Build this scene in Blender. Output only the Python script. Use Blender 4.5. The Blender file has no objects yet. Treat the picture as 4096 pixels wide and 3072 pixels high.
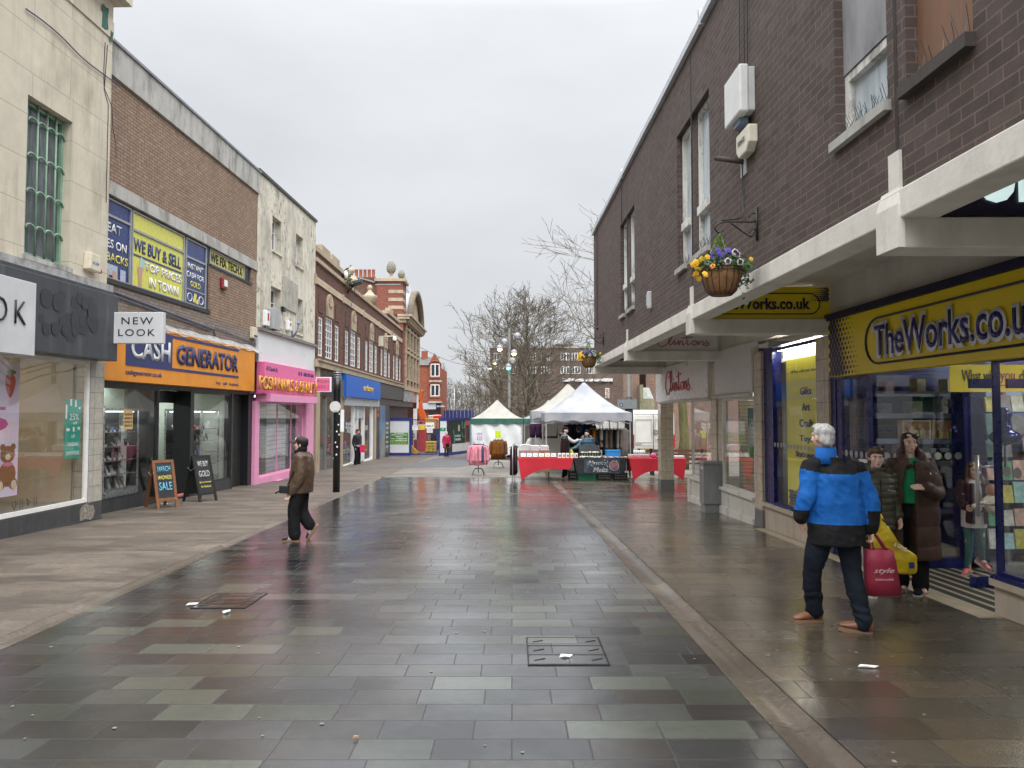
import bpy, bmesh, math, random
from mathutils import Vector, Matrix, noise as mnoise
R = math.radians
SC = bpy.context.scene
COL = SC.collection
F_PX = 2841.0            # focal length in photo pixels (photo 4096 x 3072)
CAM_H = 1.66
PITCH = math.atan(114 / F_PX)
cam = bpy.data.cameras.new('camera'); cam_o = bpy.data.objects.new('camera', cam); COL.objects.link(cam_o)
cam.sensor_width = 36; cam.lens = 36 * F_PX / 4096; cam.clip_end = 2000; cam.clip_start = .05
cam_o.location = (0, 0, CAM_H); cam_o.rotation_euler = (R(90) + PITCH, 0, 0)
SC.camera = cam_o
SUN_EL, SUN_AZ = R(55), R(165)
w = bpy.data.worlds.new('World'); SC.world = w; w.use_nodes = True
nt = w.node_tree; nt.nodes.clear()
def _n(tree, t, **kw):
 n = tree.nodes.new(t)
 for k, v in kw.items(): setattr(n, k, v)
 return n
_out = _n(nt, 'ShaderNodeOutputWorld'); _bg = _n(nt, 'ShaderNodeBackground'); _bg2 = _n(nt, 'ShaderNodeBackground'); _add = _n(nt, 'ShaderNodeAddShader')
_sky = _n(nt, 'ShaderNodeTexSky', sky_type='NISHITA'); _sky.sun_disc = False; _sky.sun_elevation = SUN_EL; _sky.sun_rotation = SUN_AZ
_tc = _n(nt, 'ShaderNodeTexCoord'); _sep = _n(nt, 'ShaderNodeSeparateXYZ')
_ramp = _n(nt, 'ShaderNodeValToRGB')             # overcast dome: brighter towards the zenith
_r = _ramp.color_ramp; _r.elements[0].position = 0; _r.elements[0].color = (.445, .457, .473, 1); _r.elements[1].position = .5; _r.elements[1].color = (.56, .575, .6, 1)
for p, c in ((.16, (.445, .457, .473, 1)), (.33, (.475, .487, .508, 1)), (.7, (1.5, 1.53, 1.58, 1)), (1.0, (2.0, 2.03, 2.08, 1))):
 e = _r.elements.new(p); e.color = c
_no = _n(nt, 'ShaderNodeTexNoise'); _no.inputs['Scale'].default_value = 2.2; _no.inputs['Detail'].default_value = 5
_map = _n(nt, 'ShaderNodeMapping'); _map.inputs['Scale'].default_value = (1, 1, 2.2)
_mr = _n(nt, 'ShaderNodeMapRange'); _mr.inputs['From Min'].default_value = .3; _mr.inputs['From Max'].default_value = .7; _mr.inputs['To Min'].default_value = .9; _mr.inputs['To Max'].default_value = 1.1
_mul = _n(nt, 'ShaderNodeMix', data_type='RGBA', blend_type='MULTIPLY'); _mul.inputs['Factor'].default_value = 1
L = nt.links.new
L(_tc.outputs['Generated'], _sep.inputs[0]); L(_sep.outputs['Z'], _ramp.inputs[0]); L(_tc.outputs['Generated'], _map.inputs[0]); L(_map.outputs[0], _no.inputs['Vector'])
_mb = _n(nt, 'ShaderNodeMapRange'); _mb.inputs['From Min'].default_value = .0; _mb.inputs['From Max'].default_value = -.7; _mb.inputs['To Min'].default_value = 1; _mb.inputs['To Max'].default_value = 2.3   # added boost: unseen sky behind the camera brightened to light facades and people
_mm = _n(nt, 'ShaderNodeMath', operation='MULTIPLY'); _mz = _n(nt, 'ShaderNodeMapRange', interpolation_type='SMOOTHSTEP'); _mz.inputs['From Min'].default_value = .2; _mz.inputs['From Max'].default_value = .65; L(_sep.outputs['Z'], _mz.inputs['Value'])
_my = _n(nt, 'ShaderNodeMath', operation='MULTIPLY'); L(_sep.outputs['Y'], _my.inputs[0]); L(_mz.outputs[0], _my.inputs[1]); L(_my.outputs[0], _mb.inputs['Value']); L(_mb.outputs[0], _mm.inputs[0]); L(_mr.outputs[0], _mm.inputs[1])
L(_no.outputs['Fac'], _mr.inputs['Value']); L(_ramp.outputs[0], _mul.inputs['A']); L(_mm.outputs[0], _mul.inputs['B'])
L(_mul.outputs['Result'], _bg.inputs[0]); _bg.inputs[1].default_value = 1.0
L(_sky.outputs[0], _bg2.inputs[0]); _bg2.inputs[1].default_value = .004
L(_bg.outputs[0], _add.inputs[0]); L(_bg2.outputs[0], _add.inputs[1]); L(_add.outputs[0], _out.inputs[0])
sun = bpy.data.lights.new('sun', 'SUN'); sun_o = bpy.data.objects.new('sun', sun); COL.objects.link(sun_o)
sun.energy = 1.4; sun.angle = R(70); sun.color = (1, .97, .93)
sun_o.rotation_euler = (R(90) - SUN_EL, 0, R(180) - SUN_AZ)
SC.view_settings.view_transform = 'Standard'; SC.view_settings.look = 'None'; SC.view_settings.exposure = 0.64; SC.view_settings.gamma = 1
SC.cycles.use_denoising = True; SC.cycles.max_bounces = 7; SC.cycles.transparent_max_bounces = 10; SC.cycles.sample_clamp_indirect = 6
SC.cycles.use_adaptive_sampling = True; SC.cycles.adaptive_threshold = .02
_cp, _sp = math.cos(PITCH), math.sin(PITCH)
def ray(x, y):
 a = (x - 2048) / F_PX; b = (1536 - y) / F_PX
 return Vector((a, _cp - b * _sp, _sp + b * _cp))
SLOPE = .026
def gz(Y): return -SLOPE * min(Y, 75)
def G(x, y):                         # ground point
 d = ray(x, y); t = -CAM_H / (d.z + SLOPE * d.y)
 return Vector((d.x * t, d.y * t, CAM_H + d.z * t))
def at(x, y, Y):                     # point at depth Y
 d = ray(x, y); t = Y / d.y
 return Vector((d.x * t, Y, CAM_H + d.z * t))
class Facade:
 """vertical wall plane X = X0 + k Y; s = +1 faces +X, -1 faces -X"""
 def __init__(f, X0, k, s):
  f.X0, f.k, f.s = X0, k, s
  l = math.hypot(1, k); f.n = Vector((s / l, -s * k / l, 0))
 def pt(f, Y, z, d=0): return Vector((f.X0 + f.k * Y, Y, z)) + f.n * d
 def px(f, x, y, d=0):
  r = ray(x, y); o = f.X0 + d * math.hypot(1, f.k) * f.s
  t = o / (r.x - f.k * r.y)
  return (r.y * t, CAM_H + r.z * t)
 def Y(f, x, d=0): return f.px(x, 1600, d)[0]
 def z(f, x, y, d=0): return f.px(x, y, d)[1]
 def off(f, d): return Facade(f.X0 + d * math.hypot(1, f.k) * f.s, f.k, f.s)
class MB:
 def __init__(s): s.bm = bmesh.new(); s.mi = 0
 def face(s, pts):
  try:
   f = s.bm.faces.new([s.bm.verts.new(p) for p in pts]); f.material_index = s.mi; return f
  except ValueError: return None
 def hexa(s, p):                   # p: 4 bottom + 4 top (same winding)
  v = [s.bm.verts.new(q) for q in p]
  for i in ((3, 2, 1, 0), (4, 5, 6, 7), (0, 1, 5, 4), (1, 2, 6, 5), (2, 3, 7, 6), (3, 0, 4, 7)):
   f = s.bm.faces.new([v[j] for j in i]); f.material_index = s.mi
  return s
 def box(s, x0, x1, y0, y1, z0, z1):
  return s.hexa([(x0, y0, z0), (x1, y0, z0), (x1, y1, z0), (x0, y1, z0), (x0, y0, z1), (x1, y0, z1), (x1, y1, z1), (x0, y1, z1)])
 def fbox(s, F, Y0, Y1, z0, z1, d0, d1):
  q = [(Y0, d0), (Y0, d1), (Y1, d1), (Y1, d0)]
  return s.hexa([F.pt(a, z0, b) for a, b in q] + [F.pt(a, z1, b) for a, b in q])
 def fquad(s, F, Y0, Y1, z0, z1, d): return s.face([F.pt(Y0, z0, d), F.pt(Y1, z0, d), F.pt(Y1, z1, d), F.pt(Y0, z1, d)])
 def bar(s, a, b, w, h, up=(0, 0, 1)):
  a = Vector(a); b = Vector(b); t = (b - a).normalized(); u = Vector(up); r = t.cross(u)
  if r.length < 1e-4: r = t.cross(Vector((1, 0, 0)))
  r.normalize(); u = r.cross(t).normalized(); r *= w / 2; u *= h / 2
  return s.hexa([a - r - u, a + r - u, b + r - u, b - r - u, a - r + u, a + r + u, b + r + u, b - r + u])
 def tube(s, pts, r, seg=6, cap=True, flat=None):
  pts = [Vector(p) for p in pts]; n = len(pts); rs = r if isinstance(r, (list, tuple)) else [r] * n
  t0 = (pts[1] - pts[0]).normalized(); u = t0.orthogonal().normalized(); rings = []
  for i, p in enumerate(pts):
   t = ((pts[min(i + 1, n - 1)] - pts[max(i - 1, 0)])).normalized()
   u = (u - t * u.dot(t))
   u = u.normalized() if u.length > 1e-6 else t.orthogonal().normalized()
   v = t.cross(u)
   rings.append([s.bm.verts.new(p + (u * math.cos(6.28319 * k / seg) + v * math.sin(6.28319 * k / seg)) * rs[i]) for k in range(seg)])
  for i in range(n - 1):
   for k in range(seg):
    f = s.bm.faces.new((rings[i][k], rings[i][(k + 1) % seg], rings[i + 1][(k + 1) % seg], rings[i + 1][k])); f.material_index = s.mi; f.smooth = seg > 4
  if cap:
   for rg in (rings[0][::-1], rings[-1]):
    f = s.bm.faces.new(rg); f.material_index = s.mi
  return s
 def loft(s, rings, cap=True, smooth=True, closed=True):
  vs = [[s.bm.verts.new(p) for p in rg] for rg in rings]; n = len(vs[0])
  for i in range(len(vs) - 1):
   for k in range(n if closed else n - 1):
    f = s.bm.faces.new((vs[i][k], vs[i][(k + 1) % n], vs[i + 1][(k + 1) % n], vs[i + 1][k])); f.material_index = s.mi; f.smooth = smooth
  if cap:
   for rg in (vs[0][::-1], vs[-1]):
    f = s.bm.faces.new(rg); f.material_index = s.mi
  return s
 def lathe(s, prof, c, seg=16, axis=None):
  c = Vector(c); rings = []
  for r, z in prof: rings.append([c + Vector((r * math.cos(6.28319 * k / seg), r * math.sin(6.28319 * k / seg), z)) for k in range(seg)])
  return s.loft(rings)
 def ball(s, c, r, seg=10, rot=None):
  r = r if isinstance(r, (tuple, list)) else (r, r, r); c = Vector(c); rings = []; m = seg // 2 + 1
  for i in range(m + 1):
   a = -math.pi / 2 + math.pi * (i + .02) / (m + .04)
   ring = []
   for k in range(seg):
    b = 6.28319 * k / seg; v = Vector((r[0] * math.cos(a) * math.cos(b), r[1] * math.cos(a) * math.sin(b), r[2] * math.sin(a)))
    ring.append(c + (rot @ v if rot else v))
   rings.append(ring)
  return s.loft(rings)
 def prism(s, pts, o, r, u, n, d0, d1):   # outline pts (a,b) in basis r,u, from depth d0 to d1 along n
  o, r, u, n = Vector(o), Vector(r), Vector(u), Vector(n)
  A = [s.bm.verts.new(o + r * a + u * b + n * d0) for a, b in pts]; B = [s.bm.verts.new(o + r * a + u * b + n * d1) for a, b in pts]
  m = len(pts)
  for fc in (A[::-1], B): 
   f = s.bm.faces.new(fc); f.material_index = s.mi
  for i in range(m):
   f = s.bm.faces.new((A[i], A[(i + 1) % m], B[(i + 1) % m], B[i])); f.material_index = s.mi
  return s
 def build(s, name, mats, parent=None, bevel=0, merge=0, recalc=True):
  if merge: bmesh.ops.remove_doubles(s.bm, verts=s.bm.verts, dist=merge)
  if recalc: bmesh.ops.recalc_face_normals(s.bm, faces=s.bm.faces)
  me = bpy.data.meshes.new(name); s.bm.to_mesh(me); s.bm.free()
  for m in (mats if isinstance(mats, (list, tuple)) else [mats]): me.materials.append(m)
  o = bpy.data.objects.new(name, me); COL.objects.link(o)
  if parent: adopt(o, parent)
  if bevel:
   b = o.modifiers.new('bevel', 'BEVEL'); b.width = bevel; b.segments = 2; b.limit_method = 'ANGLE'; b.angle_limit = R(50); b.harden_normals = False
  return o
def mw(o):
 m = Matrix.LocRotScale(o.location, o.rotation_euler, o.scale)
 return (mw(o.parent) @ m) if o.parent else m
def adopt(o, parent):                 # keep world place, everything is built in world coordinates
 o.parent = parent; p = mw(parent)
 o.matrix_parent_inverse = Matrix.Identity(4)
 q = p.inverted(); o.location = q.to_translation(); o.rotation_euler = q.to_euler()
def thing(name, label, cat, loc, group=None):
 o = bpy.data.objects.new(name, None); COL.objects.link(o); o.location = loc; o.empty_display_size = .2
 return tag(o, label, cat, group)
def tag(o, label, cat, group=None):
 o['label'] = label; o['category'] = cat
 if group: o['group'] = group
 return o
def kind(o, k): o['kind'] = k; return o
def copy_thing(r, loc, rz=None, label=None, scale=None):
 c = r.copy(); COL.objects.link(c); c.location = loc
 if rz is not None: c.rotation_euler = (0, 0, rz)
 if scale: c.scale = scale
 if label: c['label'] = label
 def sub(a, b):
  for ch in list(a.children):
   d = ch.copy(); COL.objects.link(d); d.parent = b; sub(ch, d)
 sub(r, c)
 return c
MATS = {}
def _pos(t): return _n(t, 'ShaderNodeNewGeometry').outputs['Position']
def _mixrgb(t, a, b, fac, mode='MIX'):
 m = _n(t, 'ShaderNodeMix', data_type='RGBA', blend_type=mode)
 for s_, v in (('A', a), ('B', b), ('Factor', fac)):
  i = m.inputs[s_]
  if hasattr(v, 'links') or hasattr(v, 'is_linked'): t.links.new(v, i)
  elif s_ == 'Factor': i.default_value = v
  else: i.default_value = (*v, 1) if len(v) == 3 else v
 return m.outputs['Result']
def _noise(t, vec, scale, detail=4, rough=.6):
 n = _n(t, 'ShaderNodeTexNoise'); n.inputs['Scale'].default_value = scale; n.inputs['Detail'].default_value = detail; n.inputs['Roughness'].default_value = rough
 if vec is not None: t.links.new(vec, n.inputs['Vector'])
 return n.outputs['Fac']
def _range(t, v, a, b, c, d):
 m = _n(t, 'ShaderNodeMapRange'); t.links.new(v, m.inputs['Value'])
 for k, x in zip(('From Min', 'From Max', 'To Min', 'To Max'), (a, b, c, d)): m.inputs[k].default_value = x
 return m.outputs[0]
def _scale(t, vec, s):
 m = _n(t, 'ShaderNodeMapping'); t.links.new(vec, m.inputs[0]); m.inputs['Scale'].default_value = s
 return m.outputs[0]
def newmat(name):
 m = bpy.data.materials.new(name); m.use_nodes = True; t = m.node_tree
 return m, t, t.nodes['Principled BSDF']
def _bump(t, b, h, strength, dist=.01):
 n = _n(t, 'ShaderNodeBump'); n.inputs['Strength'].default_value = strength; n.inputs['Distance'].default_value = dist
 t.links.new(h, n.inputs['Height']); t.links.new(n.outputs[0], b.inputs['Normal'])
def M(name, col=None, rough=.6, var=.12, ns=6, bump=0, bs=60, metal=0, spec=.5, coat=0, sheen=0):
 """plain surface with gentle mottling and grain"""
 if name in MATS: return MATS[name]
 m, t, b = newmat(name); tc = _n(t, 'ShaderNodeTexCoord').outputs['Object']
 b.inputs['Roughness'].default_value = rough; b.inputs['Metallic'].default_value = metal; b.inputs['Specular IOR Level'].default_value = spec
 b.inputs['Coat Weight'].default_value = coat; b.inputs['Sheen Weight'].default_value = sheen
 if var:
  f = _range(t, _noise(t, tc, ns), .3, .7, 1 - var, 1 + var)
  t.links.new(_mixrgb(t, col, f, 1.0, 'MULTIPLY'), b.inputs['Base Color'])
  t.links.new(_range(t, _noise(t, tc, ns * 2.3), .3, .7, max(.02, rough - .08), min(1, rough + .08)), b.inputs['Roughness'])
 else: b.inputs['Base Color'].default_value = (*col, 1)
 if bump: _bump(t, b, _noise(t, tc, bs, 3), bump, .004)
 MATS[name] = m; return m
def emat(name, col, e):
 if name in MATS: return MATS[name]
 m, t, b = newmat(name); b.inputs['Base Color'].default_value = (*col, 1); b.inputs['Emission Color'].default_value = (*col, 1); b.inputs['Emission Strength'].default_value = e
 MATS[name] = m; return m
def wallvec(t):                       # (along wall, height) from world position, whichever way the face looks
 g = _n(t, 'ShaderNodeNewGeometry'); sp = _n(t, 'ShaderNodeSeparateXYZ'); t.links.new(g.outputs['Position'], sp.inputs[0])
 sn = _n(t, 'ShaderNodeSeparateXYZ'); t.links.new(g.outputs['True Normal'], sn.inputs[0])
 ab = _n(t, 'ShaderNodeMath', operation='ABSOLUTE'); t.links.new(sn.outputs['X'], ab.inputs[0])
 gt = _n(t, 'ShaderNodeMath', operation='GREATER_THAN'); t.links.new(ab.outputs[0], gt.inputs[0]); gt.inputs[1].default_value = .6
 mx = _n(t, 'ShaderNodeMix', data_type='FLOAT'); t.links.new(gt.outputs[0], mx.inputs[0]); t.links.new(sp.outputs['X'], mx.inputs[2]); t.links.new(sp.outputs['Y'], mx.inputs[3])
 cb = _n(t, 'ShaderNodeCombineXYZ'); t.links.new(mx.outputs[0], cb.inputs[0]); t.links.new(sp.outputs['Z'], cb.inputs[1])
 return cb.outputs[0]
def brick(name, cols, mortar, bw=.225, bh=.075, ms=.006, rough=.85, stain=.35, staincol=(.05, .045, .04), off=.5, bump=.5, streak=None, bias=0, rvar=0):
 """bonded units (brick or tile) with one random tone each, mortar joints and weather stains"""
 if name in MATS: return MATS[name]
 m, t, b = newmat(name); v = wallvec(t)
 br = _n(t, 'ShaderNodeTexBrick'); br.offset = off; t.links.new(v, br.inputs['Vector'])
 br.inputs['Color1'].default_value = (0, 0, 0, 1); br.inputs['Color2'].default_value = (1, 1, 1, 1); br.inputs['Mortar'].default_value = (.5, .5, .5, 1)
 br.inputs['Scale'].default_value = 1; br.inputs['Brick Width'].default_value = bw; br.inputs['Row Height'].default_value = bh; br.inputs['Mortar Size'].default_value = ms
 br.inputs['Mortar Smooth'].default_value = .1; br.inputs['Bias'].default_value = bias
 rp = _n(t, 'ShaderNodeValToRGB'); t.links.new(br.outputs['Color'], rp.inputs[0]); e = rp.color_ramp.elements
 e[0].color = (*cols[0], 1); e[1].color = (*cols[-1], 1)
 for i, c in enumerate(cols[1:-1]): e.new((i + 1) / (len(cols) - 1)).color = (*c, 1)
 c = _mixrgb(t, rp.outputs[0], mortar, br.outputs['Fac'])
 pos = _pos(t)
 c = _mixrgb(t, c, _range(t, _noise(t, pos, 9, 6), .3, .7, .82, 1.18), 1.0, 'MULTIPLY')
 if stain:
  st = _range(t, _noise(t, _scale(t, pos, (1, 1, .45)), .9, 7, .68), .5, .78, 0, stain)
  c = _mixrgb(t, c, staincol, st)
 if streak:
  st = _range(t, _noise(t, _scale(t, pos, (5, 5, .22)), 1, 5), .52, .75, 0, streak)
  c = _mixrgb(t, c, staincol, st)
 t.links.new(c, b.inputs['Base Color']); b.inputs['Roughness'].default_value = rough
 if rvar: t.links.new(_range(t, _noise(t, pos, 14), .3, .7, rough - rvar, rough + rvar), b.inputs['Roughness'])
 hh = _n(t, 'ShaderNodeMath', operation='MULTIPLY_ADD'); t.links.new(br.outputs['Fac'], hh.inputs[0]); hh.inputs[1].default_value = -1
 t.links.new(_range(t, _noise(t, pos, 45, 4), 0, 1, 0, .5), hh.inputs[2])
 _bump(t, b, hh.outputs[0], bump, .008)
 MATS[name] = m; return m
def weathered(name, col, stain, amt=.6, scale=1.2, thr=(.5, .62), rough=.85, streak=.4, flake=0, bump=.25, grid=None, gcol=None):
 """painted render or stone: soft runs of dirt, optional flaking and block joints"""
 if name in MATS: return MATS[name]
 m, t, b = newmat(name); pos = _pos(t)
 c = _mixrgb(t, col, _range(t, _noise(t, pos, 2.5, 6), .3, .7, .9, 1.1), 1.0, 'MULTIPLY')
 a = _range(t, _noise(t, _scale(t, pos, (1, 1, .35)), scale, 8, .7), thr[0], thr[1], 0, amt)
 c = _mixrgb(t, c, stain, a)
 if streak:
  s_ = _range(t, _noise(t, _scale(t, pos, (3.5, 3.5, .18)), 1.3, 6, .6), .5, .72, 0, streak)
  c = _mixrgb(t, c, [x * .55 + y * .3 for x, y in zip(stain, col)], s_)
 if flake:
  f = _range(t, _noise(t, _scale(t, pos, (1, 1, .6)), 6.5, 10, .72), .53, .57, 0, flake)
  f2 = _range(t, _noise(t, pos, .8, 3), .42, .6, 0, 1)
  mm = _n(t, 'ShaderNodeMath', operation='MULTIPLY'); t.links.new(f, mm.inputs[0]); t.links.new(f2, mm.inputs[1])
  c = _mixrgb(t, c, stain, mm.outputs[0])
 if grid:
  br = _n(t, 'ShaderNodeTexBrick'); br.offset = .5; t.links.new(wallvec(t), br.inputs['Vector'])
  br.inputs['Scale'].default_value = 1; br.inputs['Brick Width'].default_value = grid[0]; br.inputs['Row Height'].default_value = grid[1]; br.inputs['Mortar Size'].default_value = grid[2]
  t_ = _n(t, 'ShaderNodeMath', operation='MULTIPLY'); t.links.new(br.outputs['Fac'], t_.inputs[0]); t_.inputs[1].default_value = .5
  c = _mixrgb(t, c, gcol or stain, t_.outputs[0])
 t.links.new(c, b.inputs['Base Color']); b.inputs['Roughness'].default_value = rough
 if bump: _bump(t, b, _noise(t, pos, 25, 6), bump, .006)
 MATS[name] = m; return m
def slabs(name, row, wid, cols, joint, rough, rvar, bump, wet=None, dirt=None, ms=.005, spec=.5, big=.35, rot=0, jf=1, coat=0):
 """stone paving: every slab its own tone, uneven damp, grain"""
 m, t, b = newmat(name); pos = _pos(t)
 mp = _n(t, 'ShaderNodeMapping'); t.links.new(pos, mp.inputs[0]); mp.inputs['Rotation'].default_value = (0, 0, rot)
 br = _n(t, 'ShaderNodeTexBrick'); br.offset = .41; br.offset_frequency = 2; br.squash = .8; br.squash_frequency = 3; t.links.new(mp.outputs[0], br.inputs['Vector'])
 br.inputs['Color1'].default_value = (0, 0, 0, 1); br.inputs['Color2'].default_value = (1, 1, 1, 1); br.inputs['Mortar'].default_value = (.3, .3, .3, 1)
 br.inputs['Scale'].default_value = 1; br.inputs['Brick Width'].default_value = wid; br.inputs['Row Height'].default_value = row; br.inputs['Mortar Size'].default_value = ms; br.inputs['Mortar Smooth'].default_value = .2
 rp = _n(t, 'ShaderNodeValToRGB'); t.links.new(br.outputs['Color'], rp.inputs[0]); e = rp.color_ramp.elements; rp.color_ramp.interpolation = 'CONSTANT'
 e[0].color = (*cols[0], 1); e[0].position = 0; e[1].color = (*cols[1], 1); e[1].position = 1 / len(cols)
 for i, c in enumerate(cols[2:]): e.new((i + 2) / len(cols)).color = (*c, 1)
 c = _mixrgb(t, rp.outputs[0], _range(t, _noise(t, pos, 24, 10, .85), .3, .7, .5, 1.5), 1.0, 'MULTIPLY')
 c = _mixrgb(t, c, _range(t, _noise(t, pos, big, 5), .3, .7, .8, 1.2), 1.0, 'MULTIPLY')
 if dirt:
  c = _mixrgb(t, c, dirt[0], _range(t, _noise(t, _scale(t, pos, (.35, 1, 1)), dirt[2], 9, .72), dirt[3], dirt[3] + .12, 0, dirt[1]))
 jm = _n(t, 'ShaderNodeMath', operation='MULTIPLY'); t.links.new(br.outputs['Fac'], jm.inputs[0]); jm.inputs[1].default_value = jf
 c = _mixrgb(t, c, joint, jm.outputs[0])
 t.links.new(c, b.inputs['Base Color']); b.inputs['Specular IOR Level'].default_value = spec
 rr = _range(t, _noise(t, _scale(t, pos, (.5, 1, 1)), wet or .7, 6, .65), .36, .64, rough - rvar, rough + rvar)
 ad = _n(t, 'ShaderNodeMath', operation='MULTIPLY_ADD'); t.links.new(br.outputs['Color'], ad.inputs[0]); ad.inputs[1].default_value = .1; t.links.new(rr, ad.inputs[2])
 ad2 = _n(t, 'ShaderNodeMath', operation='MULTIPLY_ADD'); t.links.new(br.outputs['Fac'], ad2.inputs[0]); ad2.inputs[1].default_value = .3; t.links.new(ad.outputs[0], ad2.inputs[2])
 t.links.new(ad2.outputs[0], b.inputs['Roughness']); cw = _n(t, 'ShaderNodeMath', operation='MULTIPLY'); t.links.new(_range(t, br.outputs['Fac'], 0, 1, coat, coat * .15), cw.inputs[0]); t.links.new(_range(t, _noise(t, _scale(t, pos, (.6, .9, 1)), .8, 7, .68), .4, .58, .3, 1), cw.inputs[1]); t.links.new(cw.outputs[0], b.inputs['Coat Weight']); b.inputs['Coat IOR'].default_value = 1.85; t.links.new(_range(t, rr, rough - rvar, rough + rvar, .07, .21), b.inputs['Coat Roughness'])
 h = _n(t, 'ShaderNodeMath', operation='MULTIPLY_ADD'); t.links.new(br.outputs['Fac'], h.inputs[0]); h.inputs[1].default_value = -1.2; t.links.new(_noise(t, pos, 55, 8, .85), h.inputs[2])
 h2 = _n(t, 'ShaderNodeMath', operation='MULTIPLY_ADD'); t.links.new(br.outputs['Color'], h2.inputs[0]); h2.inputs[1].default_value = .25; t.links.new(h.outputs[0], h2.inputs[2])
 _bump(t, b, h2.outputs[0], bump, .006)
 if coat: t.links.new(b.inputs['Normal'].links[0].from_socket, b.inputs['Coat Normal'])
 MATS[name] = m; return m
def glass(name, tint=(1, 1, 1), refl=1.0, dirt=0.0):
 """thin shop glass: see-through with a Fresnel reflection"""
 if name in MATS: return MATS[name]
 m, t, b = newmat(name); t.nodes.remove(b); o = t.nodes['Material Output']
 tr = _n(t, 'ShaderNodeBsdfTransparent'); tr.inputs[0].default_value = (*tint, 1)
 gl = _n(t, 'ShaderNodeBsdfGlossy'); gl.inputs['Roughness'].default_value = .015
 g = _n(t, 'ShaderNodeNewGeometry'); dt = _n(t, 'ShaderNodeVectorMath', operation='DOT_PRODUCT'); t.links.new(g.outputs['Incoming'], dt.inputs[0]); t.links.new(g.outputs['Normal'], dt.inputs[1])
 ab = _n(t, 'ShaderNodeMath', operation='ABSOLUTE'); t.links.new(dt.outputs['Value'], ab.inputs[0])
 iv = _n(t, 'ShaderNodeMath', operation='SUBTRACT'); iv.inputs[0].default_value = 1; t.links.new(ab.outputs[0], iv.inputs[1])
 pw = _n(t, 'ShaderNodeMath', operation='POWER'); t.links.new(iv.outputs[0], pw.inputs[0]); pw.inputs[1].default_value = 4
 mm = _n(t, 'ShaderNodeMath', operation='MULTIPLY_ADD'); t.links.new(pw.outputs[0], mm.inputs[0]); mm.inputs[1].default_value = .9 * refl; mm.inputs[2].default_value = .09 * refl
 mm.use_clamp = True
 mx = _n(t, 'ShaderNodeMixShader'); t.links.new(mm.outputs[0], mx.inputs[0]); t.links.new(tr.outputs[0], mx.inputs[1]); t.links.new(gl.outputs[0], mx.inputs[2])
 t.links.new(mx.outputs[0], o.inputs[0]); MATS[name] = m; return m
def noisecol(name, cols, scale=3, rough=.6, stretch=(1, 1, 1), bump=0, thr=(.35, .65), obj=True, bs=40, bd=.005, spec=.5):
 if name in MATS: return MATS[name]
 m, t, b = newmat(name); v = _n(t, 'ShaderNodeTexCoord').outputs['Object'] if obj else _pos(t)
 v = _scale(t, v, stretch); rp = _n(t, 'ShaderNodeValToRGB'); t.links.new(_noise(t, v, scale, 6), rp.inputs[0]); e = rp.color_ramp.elements
 e[0].position, e[1].position = thr; e[0].color = (*cols[0], 1); e[1].color = (*cols[-1], 1)
 for i, c in enumerate(cols[1:-1]): e.new(thr[0] + (thr[1] - thr[0]) * (i + 1) / (len(cols) - 1)).color = (*c, 1)
 t.links.new(rp.outputs[0], b.inputs['Base Color']); b.inputs['Roughness'].default_value = rough; b.inputs['Specular IOR Level'].default_value = spec
 if bump: _bump(t, b, _noise(t, v, bs, 4), bump, bd)
 MATS[name] = m; return m
def txt(s, w, h, o, r, u, mat, parent=None, name='lettering', bold=0, shear=0, ext=.004, squash=False, font=None, spacing=1):
 cu = bpy.data.curves.new('t', 'FONT'); cu.body = s; cu.size = 1; cu.offset = bold; cu.shear = shear; cu.extrude = 0; cu.resolution_u = 3; cu.space_character = spacing
 ob = bpy.data.objects.new('t', cu); COL.objects.link(ob)
 dg = bpy.context.evaluated_depsgraph_get(); me = bpy.data.meshes.new_from_object(ob.evaluated_get(dg))
 bpy.data.objects.remove(ob); bpy.data.curves.remove(cu)
 o, r, u = Vector(o), Vector(r).normalized(), Vector(u).normalized(); n = r.cross(u)
 xs = [v.co.x for v in me.vertices]; ys = [v.co.y for v in me.vertices]
 x0, x1, y0, y1 = min(xs), max(xs), min(ys), max(ys); sx = w / (x1 - x0); sy = h / (y1 - y0) if h else sx
 for v in me.vertices: v.co = o + r * ((v.co.x - x0) * sx) + u * ((v.co.y - y0) * sy) + n * ext
 bm = bmesh.new(); bm.from_mesh(me); 
 if ext > .003:
  g = bmesh.ops.extrude_face_region(bm, geom=bm.faces[:]); 
  for v in [e for e in g['geom'] if isinstance(e, bmesh.types.BMVert)]: v.co -= n * (ext - .001)
  bmesh.ops.recalc_face_normals(bm, faces=bm.faces)
 bm.to_mesh(me); bm.free(); me.name = name; me.materials.clear(); me.materials.append(mat)
 ob = bpy.data.objects.new(name, me); COL.objects.link(ob)
 if parent: adopt(ob, parent)
 return ob
def ftxt(s, F, Y0, Y1, z0, z1, d, mat, parent, **k):   # text on a facade, reading as seen from the street
 a, b = (Y0, Y1) if F.s > 0 else (Y1, Y0)
 return txt(s, abs(Y1 - Y0), z1 - z0, F.pt(a, z0, d), F.pt(b, z0) - F.pt(a, z0), (0, 0, 1), mat, parent, **k)
def strokes(mb, lines, w, h, o, r, u, rad):
 o, r, u = Vector(o), Vector(r).normalized(), Vector(u).normalized()
 for ln in lines:
  P = [o + r * (a * w) + u * (b * h) for a, b in ln]
  mb.tube(spline(P, 5), rad, 5)
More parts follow.
